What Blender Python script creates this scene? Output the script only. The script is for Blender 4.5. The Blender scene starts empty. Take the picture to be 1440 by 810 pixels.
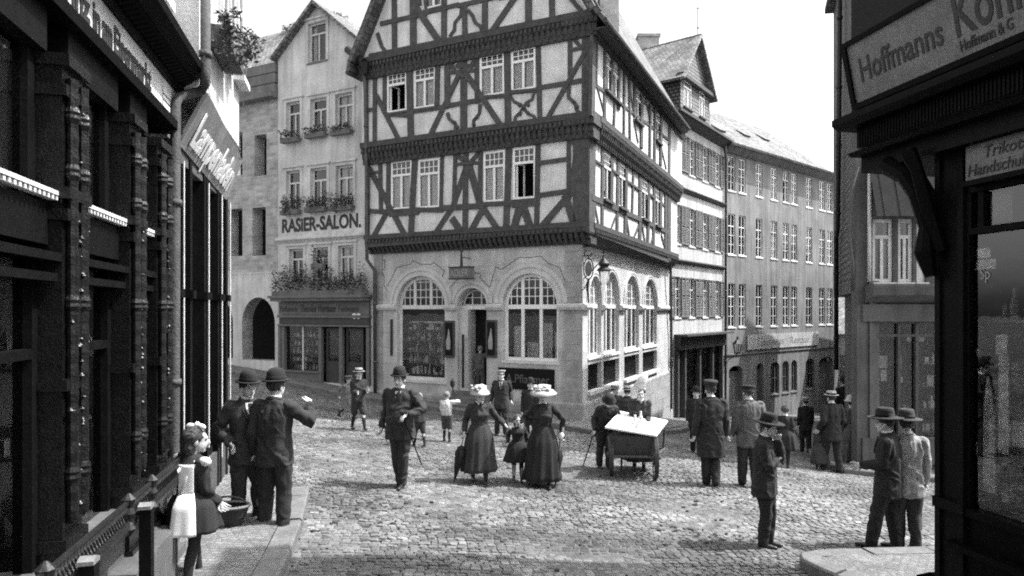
import bpy, bmesh, math, random
import numpy as np
from mathutils import Vector, Matrix, noise, geometry

# ------------------------------------------------------------------ camera, sky, sun, exposure
F, CX, HY, CH = 930.0, 720.0, 438.0, 2.9
scn = bpy.context.scene
COL = scn.collection
cam_d = bpy.data.cameras.new('camera')
cam_d.sensor_width = 36.0
cam_d.lens = F / 1440.0 * 36.0
cam_d.shift_y = (HY - 405.0) / 1440.0
cam_d.clip_start = 0.05
cam_d.clip_end = 2000
cam = bpy.data.objects.new('camera', cam_d)
COL.objects.link(cam)
cam.location = (0, 0, CH)
cam.rotation_euler = (math.radians(90), 0, 0)
scn.camera = cam

SUN_EL = math.radians(57)
SUN_AZ = (0.992, 0.125)
sv = Vector((SUN_AZ[0] * math.cos(SUN_EL), SUN_AZ[1] * math.cos(SUN_EL), math.sin(SUN_EL))).normalized()
world = bpy.data.worlds.new("World")
scn.world = world
world.use_nodes = True
wn, wl = world.node_tree.nodes, world.node_tree.links
wn.clear()
sky = wn.new('ShaderNodeTexSky')
sky.sky_type = 'NISHITA'
sky.sun_disc = False
sky.sun_elevation = SUN_EL
sky.sun_rotation = math.atan2(sv.x, sv.y)
sky.dust_density = 4.0
bw = wn.new('ShaderNodeRGBToBW')
bgn = wn.new('ShaderNodeBackground')
bgn.inputs['Strength'].default_value = 0.15
wo = wn.new('ShaderNodeOutputWorld')
wl.new(sky.outputs[0], bw.inputs[0]); wl.new(bw.outputs[0], bgn.inputs[0]); wl.new(bgn.outputs[0], wo.inputs[0])
sun_d = bpy.data.lights.new('sun', 'SUN')
sun_d.energy = 2.25
sun_d.angle = math.radians(0.53)
sun_d.color = (1.0, 1.0, 1.0)
sun_o = bpy.data.objects.new('sun', sun_d)
sun_o.rotation_euler = sv.to_track_quat('Z', 'Y').to_euler()
sun_o.location = (30, 5, 40)
COL.objects.link(sun_o)
scn.view_settings.view_transform = 'Standard'
scn.view_settings.look = 'None'
scn.view_settings.gamma = 1.0
scn.view_settings.exposure = 1.8
scn.view_settings.use_curve_mapping = False
scn.cycles.pixel_filter_type = 'BLACKMAN_HARRIS'; scn.cycles.filter_width = 1.9
scn.cycles.use_denoising = False
scn.cycles.max_bounces = 6
scn.cycles.transparent_max_bounces = 12

random.seed(7)
rng = np.random.default_rng(7)

# ------------------------------------------------------------------ materials (all neutral grey: the place in a black and white photograph)
MATS = {}
def mat(name, val, var=0.12, scale=3.0, rough=0.85, bump=0.25, bscale=30.0, kind=None, size=(0.5, 0.25), mortar=0.01,
        streak=0.0, metal=0.0, spec=0.5, mval=None, coord='uv', attr=False, bdist=0.01, contrast=1.0):
    if name in MATS: return MATS[name]
    m = bpy.data.materials.new(name); m.use_nodes = True
    n, l = m.node_tree.nodes, m.node_tree.links
    p = n['Principled BSDF']
    p.inputs['Roughness'].default_value = rough
    p.inputs['Metallic'].default_value = metal
    p.inputs['Specular IOR Level'].default_value = spec
    tc = n.new('ShaderNodeTexCoord')
    gen = tc.outputs['Object']
    nz = n.new('ShaderNodeTexNoise'); nz.inputs['Scale'].default_value = scale; nz.inputs['Detail'].default_value = 6; nz.inputs['Roughness'].default_value = 0.65
    l.new(gen, nz.inputs['Vector'])
    mr = n.new('ShaderNodeMapRange'); mr.inputs['From Min'].default_value = 0.28; mr.inputs['From Max'].default_value = 0.72
    mr.inputs['To Min'].default_value = 1 - var * 1.6; mr.inputs['To Max'].default_value = 1 + var
    l.new(nz.outputs[0], mr.inputs['Value'])
    cur = mr.outputs[0]
    def mul(a, b):
        x = n.new('ShaderNodeMath'); x.operation = 'MULTIPLY'
        l.new(a, x.inputs[0])
        if isinstance(b, float): x.inputs[1].default_value = b
        else: l.new(b, x.inputs[1])
        return x.outputs[0]
    def add(a, b):
        x = n.new('ShaderNodeMath'); x.operation = 'ADD'
        l.new(a, x.inputs[0]); l.new(b, x.inputs[1]); return x.outputs[0]
    # small soot / grain mottling
    nf = n.new('ShaderNodeTexNoise'); nf.inputs['Scale'].default_value = bscale; nf.inputs['Detail'].default_value = 4
    l.new(gen, nf.inputs['Vector'])
    mf = n.new('ShaderNodeMapRange'); mf.inputs['From Min'].default_value = 0.3; mf.inputs['From Max'].default_value = 0.7
    mf.inputs['To Min'].default_value = 1 - var * .8; mf.inputs['To Max'].default_value = 1 + var * .8
    l.new(nf.outputs[0], mf.inputs['Value'])
    cur = mul(cur, mf.outputs[0])
    if streak:
        mp = n.new('ShaderNodeMapping'); mp.inputs['Scale'].default_value = (5, 5, 0.35)
        l.new(gen, mp.inputs['Vector'])
        ns = n.new('ShaderNodeTexNoise'); ns.inputs['Scale'].default_value = 1.0; ns.inputs['Detail'].default_value = 5
        l.new(mp.outputs[0], ns.inputs['Vector'])
        ms = n.new('ShaderNodeMapRange'); ms.inputs['From Min'].default_value = 0.35; ms.inputs['From Max'].default_value = 0.6
        ms.inputs['To Min'].default_value = 1 - streak; ms.inputs['To Max'].default_value = 1
        l.new(ns.outputs[0], ms.inputs['Value']); cur = mul(cur, ms.outputs[0])
    height = nf.outputs[0]
    if attr:
        at = n.new('ShaderNodeAttribute'); at.attribute_name = 'tone'
        cur = mul(cur, at.outputs['Fac'])
    if kind:
        bt = n.new('ShaderNodeTexBrick')
        bt.inputs['Scale'].default_value = 1.0
        bt.inputs['Brick Width'].default_value = size[0]; bt.inputs['Row Height'].default_value = size[1]
        bt.inputs['Mortar Size'].default_value = mortar; bt.inputs['Mortar Smooth'].default_value = 0.3
        bt.inputs['Bias'].default_value = 0.0
        lo, hi = (0.72, 1.15) if kind != 'ashlar' else (0.9, 1.06)
        if kind == 'tile': lo, hi = 0.6, 1.25
        bt.inputs['Color1'].default_value = (lo,) * 3 + (1,); bt.inputs['Color2'].default_value = (hi,) * 3 + (1,)
        mo = mval if mval is not None else (0.8 if kind == 'ashlar' else 1.25 if kind == 'brick' else 0.35)
        bt.inputs['Mortar'].default_value = (mo,) * 3 + (1,)
        if kind in ('tile', 'shingle'): bt.offset = 0.5
        # distort lookup a little so rows are not ruler-straight
        nd = n.new('ShaderNodeTexNoise'); nd.inputs['Scale'].default_value = 1.3; nd.inputs['Detail'].default_value = 3
        l.new(tc.outputs['UV'], nd.inputs['Vector'])
        vm = n.new('ShaderNodeVectorMath'); vm.operation = 'MULTIPLY_ADD'
        l.new(nd.outputs['Color'], vm.inputs[0]); vm.inputs[1].default_value = (size[1] * .5,) * 3
        l.new(tc.outputs['UV'], vm.inputs[2])
        l.new(vm.outputs[0], bt.inputs['Vector'])
        b2 = n.new('ShaderNodeRGBToBW'); l.new(bt.outputs['Color'], b2.inputs[0])
        cur = mul(cur, b2.outputs[0])
        inv = n.new('ShaderNodeMath'); inv.operation = 'MULTIPLY_ADD'; inv.inputs[1].default_value = -2.2; inv.inputs[2].default_value = 2.2
        l.new(bt.outputs['Fac'], inv.inputs[0])
        height = add(inv.outputs[0], nf.outputs[0])
        if kind in ('tile', 'shingle'):
            # sawtooth: every row laps over the next
            sx = n.new('ShaderNodeSeparateXYZ'); l.new(vm.outputs[0], sx.inputs[0])
            dv = n.new('ShaderNodeMath'); dv.operation = 'DIVIDE'; dv.inputs[1].default_value = size[1]; l.new(sx.outputs[1], dv.inputs[0])
            fr = n.new('ShaderNodeMath'); fr.operation = 'FRACT'; l.new(dv.outputs[0], fr.inputs[0])
            iv = n.new('ShaderNodeMath'); iv.operation = 'MULTIPLY'; iv.inputs[1].default_value = -2.5; l.new(fr.outputs[0], iv.inputs[0])
            height = add(height, iv.outputs[0])
            nb = n.new('ShaderNodeMath'); nb.operation = 'MULTIPLY'; nb.inputs[1].default_value = 1.5
            l.new(b2.outputs[0], nb.inputs[0]); height = add(height, nb.outputs[0])
    cur = mul(cur, float(val))
    cb = n.new('ShaderNodeCombineColor')
    for i in range(3): l.new(cur, cb.inputs[i])
    l.new(cb.outputs[0], p.inputs['Base Color'])
    if bump:
        bp = n.new('ShaderNodeBump'); bp.inputs['Strength'].default_value = bump; bp.inputs['Distance'].default_value = bdist
        l.new(height, bp.inputs['Height']); l.new(bp.outputs[0], p.inputs['Normal'])
    MATS[name] = m
    return m

def glass_mat(name, refl=0.12, tint=0.9, rough=0.02):
    m = bpy.data.materials.new(name); m.use_nodes = True
    n, l = m.node_tree.nodes, m.node_tree.links
    n.clear()
    o = n.new('ShaderNodeOutputMaterial'); mx = n.new('ShaderNodeMixShader')
    tr = n.new('ShaderNodeBsdfTransparent'); tr.inputs[0].default_value = (tint, tint, tint, 1)
    gl = n.new('ShaderNodeBsdfGlossy'); gl.inputs['Roughness'].default_value = rough; gl.inputs['Color'].default_value = (.95, .95, .95, 1)
    lw = n.new('ShaderNodeFresnel'); lw.inputs['IOR'].default_value = 1.5
    tc = n.new('ShaderNodeTexCoord'); nz = n.new('ShaderNodeTexNoise'); nz.inputs['Scale'].default_value = 2.5
    l.new(tc.outputs['Object'], nz.inputs['Vector'])
    bp = n.new('ShaderNodeBump'); bp.inputs['Strength'].default_value = 0.06; bp.inputs['Distance'].default_value = 0.02
    l.new(nz.outputs[0], bp.inputs['Height']); l.new(bp.outputs[0], gl.inputs['Normal'])
    ad = n.new('ShaderNodeMath'); ad.operation = 'MULTIPLY_ADD'; ad.inputs[1].default_value = 1.1; ad.inputs[2].default_value = refl * .3; ad.use_clamp = True
    l.new(lw.outputs[0], ad.inputs[0]); l.new(ad.outputs[0], mx.inputs[0])
    l.new(tr.outputs[0], mx.inputs[1]); l.new(gl.outputs[0], mx.inputs[2]); l.new(mx.outputs[0], o.inputs[0])
    MATS[name] = m
    return m

M = dict(
    timber=mat('old_timber', 0.068, .3, 6, .8, .5, 25),
    timber_dark=mat('carved_timber', 0.058, .3, 6, .8, .9, 35),
    infill=mat('lime_infill', 0.72, .17, 1.6, .95, .4, 30, streak=.16),
    infill_lit=mat('sunlit_lime_infill', 0.62, .1, 2.0, .95, .2, 40, streak=.14),  # sun and shade put into two infill tones; this one for the sunlit side
    stone=mat('sandstone', 0.54, .17, 1.5, .9, .5, 45, kind='ashlar', size=(1.1, .48), mortar=.006, streak=.2),
    stone_trim=mat('dressed_sandstone', 0.58, .14, 3, .9, .3, 45, streak=.1),
    stone_plinth=mat('plinth_stone', 0.36, .2, 3, .9, .6, 30, kind='ashlar', size=(.9, .42), mortar=.012, streak=.1),
    plaster=mat('grey_plaster', 0.25, .24, .7, .95, .45, 30, streak=.36),
    plaster_white=mat('white_plaster', 0.5, .14, 1.2, .95, .35, 30, streak=.25),
    plaster_warm=mat('stained_plaster', 0.68, .18, 1.1, .95, .45, 40, streak=.22),
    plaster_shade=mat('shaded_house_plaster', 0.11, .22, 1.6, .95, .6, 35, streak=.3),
    boardgrey=mat('grey_board', .26, .2, 4, .6, .1, 40, streak=.2),
    letterfaint=mat('letter_faint', .1, .2, 5, .6, 0),
    plaster_dim=mat('sooty_plaster', 0.2, .22, 1.6, .95, .5, 35, streak=.25),
    brick=mat('rough_brick', 0.44, .2, 2, .95, .8, 40, kind='brick', size=(.32, .12), mortar=.012),
    interior=mat('dark_room', 0.008, .1, 2, 1, 0),  # near-black, puts the darkness of unlit rooms into the colour
    tile=mat('roof_tile', 0.2, .3, 1.2, .9, 1.0, 25, kind='tile', size=(.2, .17), mortar=.012, bdist=.02),
    slate=mat('slate_tile', 0.12, .3, 1.5, .75, 1.0, 25, kind='tile', size=(.24, .18), mortar=.012, bdist=.02),
    shingle=mat('hung_shingle', 0.13, .25, 2, .7, 1.0, 25, kind='shingle', size=(.2, .16), mortar=.028, bdist=.03, mval=.1),
    white=mat('white_paint', 0.86, .08, 5, .5, .1, 40),
    cream=mat('worn_white_paint', 0.66, .16, 5, .6, .15, 40),
    shutter=mat('shutter_paint', 0.14, .2, 5, .7, .2, 40),
    curtain=mat('lace_curtain', 0.7, .25, 12, 1, .4, 60),
    blackwood=mat('black_wood', 0.003, .3, 6, .5, .3, 30, spec=.07),
    carved=mat('polished_carving', 0.007, .4, 14, .28, .5, 60, spec=.4),
    blackwood_soft=mat('dark_shop_wood', 0.005, .3, 6, .55, .3, 30, spec=.1),
    iron=mat('iron', 0.02, .3, 9, .5, .4, 40, metal=.3),
    zinc=mat('zinc_pipe', 0.09, .3, 5, .5, .2, 30, metal=.4),
    ledge=mat('worn_ledge_paint', .12, .35, 7, .7, .4, 40),
    signface=mat('sign_board', .62, .14, 4, .7, .15, 40, streak=.15),
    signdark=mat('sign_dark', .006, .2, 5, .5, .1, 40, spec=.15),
    signmid=mat('sign_mid', .13, .2, 4, .6, .1, 40),
    letterdark=mat('letter_dark', .02, .2, 5, .6, 0),
    letterlight=mat('letter_light', .75, .1, 5, .6, 0),
    lettermid=mat('letter_mid', .3, .1, 5, .6, 0),
    kerb=mat('kerb_stone', .14, .25, 4, .85, .6, 35),
    paving=mat('pavement_setts', .18, .25, 2.5, .9, 1.0, 40, kind='brick', size=(.1, .07), mortar=.008, mval=.75, bdist=.015),
    cobble=mat('cobble', .125, .25, 5, .58, .3, 60, attr=True),
    road=mat('road_bed', .11, .3, 3, .95, .8, 35),
    leaf=mat('leaf', .06, .4, 12, .6, 0), leaf2=mat('pale_leaf', .1, .4, 12, .6, 0), flower=mat('flower', .3, .2, 12, .8, 0),
    cartwood=mat('cart_wood', .045, .3, 5, .6, .3, 30),
    awning=mat('awning_cloth', .045, .2, 4, .9, .2, 30),
    goods=mat('goods', .6, .4, 9, .7, .1, 30), goods2=mat('goods_grey', .16, .4, 9, .7, .1, 30),
)
M['glass'] = glass_mat('window_glass', .1)
M['glass_shop'] = glass_mat('shop_glass', .1, .85)

# ------------------------------------------------------------------ mesh builder
class MB:
    def __init__(s): s.v = []; s.f = []; s.m = []; s.cm = 0
    def face(s, pts):
        b = len(s.v); s.v += [tuple(p) for p in pts]; s.f.append(tuple(range(b, b + len(pts)))); s.m.append(s.cm)
    def add(s, verts, faces):
        b = len(s.v); s.v += [tuple(p) for p in verts]
        for f in faces: s.f.append(tuple(i + b for i in f)); s.m.append(s.cm)
    def hexa(s, p):
        s.add(p, [(0, 3, 2, 1), (4, 5, 6, 7), (0, 1, 5, 4), (1, 2, 6, 5), (2, 3, 7, 6), (3, 0, 4, 7)])
    def box(s, a, b):
        (x0, y0, z0), (x1, y1, z1) = a, b
        s.hexa([(x0, y0, z0), (x1, y0, z0), (x1, y1, z0), (x0, y1, z0), (x0, y0, z1), (x1, y0, z1), (x1, y1, z1), (x0, y1, z1)])
    def prism(s, poly, z0, z1):
        n = len(poly)
        s.add([(x, y, z0) for x, y in poly] + [(x, y, z1) for x, y in poly],
              [tuple(reversed(range(n))), tuple(range(n, 2 * n))] + [(i, (i + 1) % n, n + (i + 1) % n, n + i) for i in range(n)])
    def tube(s, pts, rad, seg=8, closed=False, flat=1.0):
        pts = [Vector(p) for p in pts]; n = len(pts)
        rad = rad if isinstance(rad, (list, tuple)) else [rad] * n
        vs = []; up = None
        for i in range(n):
            if closed: t = pts[(i + 1) % n] - pts[i - 1]
            else: t = pts[min(i + 1, n - 1)] - pts[max(i - 1, 0)]
            if t.length < 1e-9: t = Vector((0, 0, 1))
            t.normalize()
            if up is None: up = Vector((0, 0, 1)) if abs(t.z) < .9 else Vector((0, 1, 0))
            a = t.cross(up)
            if a.length < 1e-6: a = t.cross(Vector((1, 0, 0)))
            a.normalize(); b = a.cross(t).normalized(); up = b
            for k in range(seg):
                th = 2 * math.pi * k / seg
                vs.append(pts[i] + (a * math.cos(th) + b * math.sin(th) * flat) * rad[i])
        fs = []
        for i in range(n if closed else n - 1):
            j = (i + 1) % n
            for k in range(seg):
                fs.append((i * seg + k, i * seg + (k + 1) % seg, j * seg + (k + 1) % seg, j * seg + k))
        if not closed:
            fs.append(tuple(reversed(range(seg)))); fs.append(tuple(range((n - 1) * seg, n * seg)))
        s.add(vs, fs)
    def lathe(s, prof, c=(0, 0, 0), seg=20, sx=1, sy=1, mtx=None, wob=None):
        vs = []
        for r, z in prof:
            for k in range(seg):
                th = 2 * math.pi * k / seg
                rr = r * (wob(th, z) if wob else 1)
                p = Vector((c[0] + rr * math.cos(th) * sx, c[1] + rr * math.sin(th) * sy, c[2] + z))
                vs.append(mtx @ p if mtx else p)
        n = len(prof); fs = []
        for i in range(n - 1):
            for k in range(seg):
                fs.append((i * seg + k, i * seg + (k + 1) % seg, (i + 1) * seg + (k + 1) % seg, (i + 1) * seg + k))
        fs.append(tuple(reversed(range(seg)))); fs.append(tuple(range((n - 1) * seg, n * seg)))
        s.add(vs, fs)
    def build(s, name, mats, parent=None, smooth=False, loc=None, uv=True, recalc=True):
        mats = mats if isinstance(mats, (list, tuple)) else [mats]
        off = Vector(parent.matrix_world.translation) if parent else Vector(loc or (0, 0, 0))
        if parent: off = world_loc(parent)
        me = bpy.data.meshes.new(name)
        me.from_pydata([(a - off.x, b - off.y, c - off.z) for a, b, c in s.v], [], s.f)
        for mt in mats: me.materials.append(mt)
        if len(mats) > 1: me.polygons.foreach_set('material_index', s.m)
        if recalc:
            bm = bmesh.new(); bm.from_mesh(me); bmesh.ops.recalc_face_normals(bm, faces=bm.faces); bm.to_mesh(me); bm.free()
        if smooth: me.polygons.foreach_set('use_smooth', [True] * len(me.polygons))
        me.update()
        if uv: box_uv(me)
        o = bpy.data.objects.new(name, me); COL.objects.link(o)
        o.parent = parent
        if not parent: o.location = off
        return o

def world_loc(o):
    v = Vector((0, 0, 0))
    while o: v += o.location; o = o.parent
    return v

def box_uv(me):
    n = len(me.polygons)
    if not n: return
    nl = len(me.loops)
    lv = np.empty(nl, np.int32); me.loops.foreach_get('vertex_index', lv)
    co = np.empty(len(me.vertices) * 3, np.float32); me.vertices.foreach_get('co', co); co = co.reshape(-1, 3)
    nr = np.empty(n * 3, np.float32); me.polygons.foreach_get('normal', nr); nr = nr.reshape(-1, 3)
    lt = np.empty(n, np.int32); me.polygons.foreach_get('loop_total', lt)
    pn = np.repeat(nr, lt, axis=0)
    t = np.stack([-pn[:, 1], pn[:, 0], np.zeros(nl)], 1)
    ln = np.linalg.norm(t, axis=1); bad = ln < 0.05
    t[bad] = (1, 0, 0); ln[bad] = 1; t /= ln[:, None]
    b = np.cross(pn, t)
    p = co[lv]
    uv = np.stack([(p * t).sum(1), (p * b).sum(1)], 1).astype(np.float32)
    me.uv_layers.new(name='UVMap').data.foreach_set('uv', uv.ravel())

def tag(o, label=None, cat=None, group=None, kind=None):
    if label: o['label'] = label
    if cat: o['category'] = cat
    if group: o['group'] = group
    if kind: o['kind'] = kind
    return o
def thing(name, label, cat, loc, group=None):
    o = bpy.data.objects.new(name, None); COL.objects.link(o); o.location = loc
    o.empty_display_size = .2
    return tag(o, label, cat, group)

# ------------------------------------------------------------------ ground height
GP = np.array([(-2.9, 7.4, .33), (-2.3, 5, .36), (3, 4, .02), (0, 5, .22), (-1.7, 10, .27), (.5, 11.1, .06), (3.4, 11.2, -.08), (7.1, 14.7, -.64),
               (4.7, 8.3, -.14), (8.5, 19, -1.1), (1.84, 17.5, -.1), (-4.25, 20.5, .25), (-7.3, 17.5, .6), (-7.9, 22.3, .68), (-10.7, 23.7, .95),
               (6.5, 27.2, -1.6), (10.4, 32.4, -2.4), (19.7, 40.3, -3.3), (12, 26, -1.9), (-6, 12, .55), (8, 8, -.2), (-10, 10, .7), (12, 14, -.8),
               (-8, 3, .45), (8, 0, 0), (-8, -5, .45), (-14, 26, 1.2), (20, 30, -2.9), (4, 20, -.55), (-1, 14, .12), (5, 14, -.3), (2, 14, -.05)])
def _tps():
    P = GP[:, :2]; n = len(P)
    d = np.linalg.norm(P[:, None] - P[None], axis=2)
    K = np.where(d > 0, d * d * np.log(np.maximum(d, 1e-9)), 0) + np.eye(n) * 1.5
    Q = np.hstack([np.ones((n, 1)), P])
    A = np.block([[K, Q], [Q.T, np.zeros((3, 3))]])
    return np.linalg.solve(A, np.concatenate([GP[:, 2], np.zeros(3)]))
TW = _tps()
def garr(x, y):
    x = np.clip(np.asarray(x, float), -14, 22); y = np.clip(np.asarray(y, float), -4, 42)
    d2 = (x[..., None] - GP[:, 0]) ** 2 + (y[..., None] - GP[:, 1]) ** 2
    k = np.where(d2 > 0, .5 * d2 * np.log(np.maximum(d2, 1e-18)), 0)
    return np.clip(k @ TW[:len(GP)] + TW[-3] + TW[-2] * x + TW[-1] * y, -4, 2)
def g(x, y): return float(garr(np.array([x]), np.array([y]))[0])

def ground_hit(u, v, extra=0.0):
    lo, hi = 2.0, 80.0
    y = 3.0
    f = lambda Y: (CH - (v - HY) * Y / F) - (g((u - CX) / F * Y, Y) + extra)
    y = 3.0
    while f(y) > 0 and y < 80: y += .25
    a, b = y - .25, y
    for _ in range(30):
        m = (a + b) / 2
        if f(m) > 0: a = m
        else: b = m
    Y = (a + b) / 2
    return Vector(((u - CX) / F * Y, Y, g((u - CX) / F * Y, Y) + extra))

# ------------------------------------------------------------------ wall frames
class Wall:
    def __init__(s, x, y, rx, ry):
        L = math.hypot(rx, ry); s.r = Vector((rx / L, ry / L, 0)); s.n = Vector((s.r.y, -s.r.x, 0)); s.o = Vector((x, y, 0))
    def p(s, a, z, o=0.0): q = s.o + s.r * a + s.n * o; return Vector((q.x, q.y, z))
    def pix(s, u, v, o=0.0):
        D = Vector(((u - CX) / F, 1, (HY - v) / F)); O = s.o + s.n * o; C = Vector((0, 0, CH))
        D2 = Vector((D.x, D.y, 0))
        t = (O.dot(s.n)) / D2.dot(s.n)
        P = C + D * t
        return (P - O).dot(s.r), P.z
    def s_(s, u, o=0.0): return s.pix(u, HY, o)[0]
    def box(s, mb, a0, a1, z0, z1, o0, o1):
        mb.hexa([s.p(a0, z0, o1), s.p(a1, z0, o1), s.p(a1, z0, o0), s.p(a0, z0, o0), s.p(a0, z1, o1), s.p(a1, z1, o1), s.p(a1, z1, o0), s.p(a0, z1, o0)])
    def poly(s, mb, pts, o0, o1):
        """prism of a polygon (s,z) between offsets"""
        n = len(pts)
        mb.add([s.p(a, z, o0) for a, z in pts] + [s.p(a, z, o1) for a, z in pts],
               [tuple(range(n)), tuple(reversed(range(n, 2 * n)))] + [(i, (i + 1) % n, n + (i + 1) % n, n + i) for i in range(n)])
    def mat4(s, a, z, o):
        q = s.p(a, z, o)
        return Matrix(((s.r.x, 0, s.n.x, q.x), (s.r.y, 0, s.n.y, q.y), (0, 1, 0, q.z), (0, 0, 0, 1)))
    def profile(s, mb, prof, a0, a1):
        """extrude (o,z) outline along s"""
        n = len(prof)
        mb.add([s.p(a0, z, o) for o, z in prof] + [s.p(a1, z, o) for o, z in prof],
               [tuple(range(n)), tuple(reversed(range(n, 2 * n)))] + [(i, (i + 1) % n, n + (i + 1) % n, n + i) for i in range(n)])

def rect(a0, a1, z0, z1): return [(a0, z0), (a1, z0), (a1, z1), (a0, z1)]
def arch(a0, a1, z0, zs, zt, n=16):
    pts = [(a0, z0), (a1, z0)]
    c, r = (a0 + a1) / 2, (a1 - a0) / 2
    for k in range(n + 1):
        th = math.pi * k / n
        pts.append((c + r * math.cos(th), zs + (zt - zs) * math.sin(th)))
    return pts
def facade(W, outer, holes, name, mt, parent, o=0.0, depth=.22, mats=None):
    loops = [[Vector((a, z, 0)) for a, z in outer]] + [[Vector((a, z, 0)) for a, z in h] for h in holes]
    tris = geometry.tessellate_polygon(loops)
    flat = [p for lp in loops for p in lp]
    mb = MB()
    mb.add([W.p(p.x, p.y, o) for p in flat], [tuple(t) for t in tris])
    for h in [outer] + holes:
        n = len(h)
        mb.add([W.p(a, z, o) for a, z in h] + [W.p(a, z, o - depth) for a, z in h],
               [(i, (i + 1) % n, n + (i + 1) % n, n + i) for i in range(n)])
    b = len(flat)
    mb.add([W.p(p.x, p.y, o - depth) for p in flat], [tuple(t) for t in tris])
    ob = mb.build(name, mt, parent, recalc=False)
    me = ob.data
    bm = bmesh.new(); bm.from_mesh(me); bmesh.ops.remove_doubles(bm, verts=bm.verts, dist=.0005)
    bmesh.ops.recalc_face_normals(bm, faces=bm.faces); bm.to_mesh(me); bm.free(); me.update()
    me.uv_layers.remove(me.uv_layers[0]); box_uv(me)
    return ob

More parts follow.
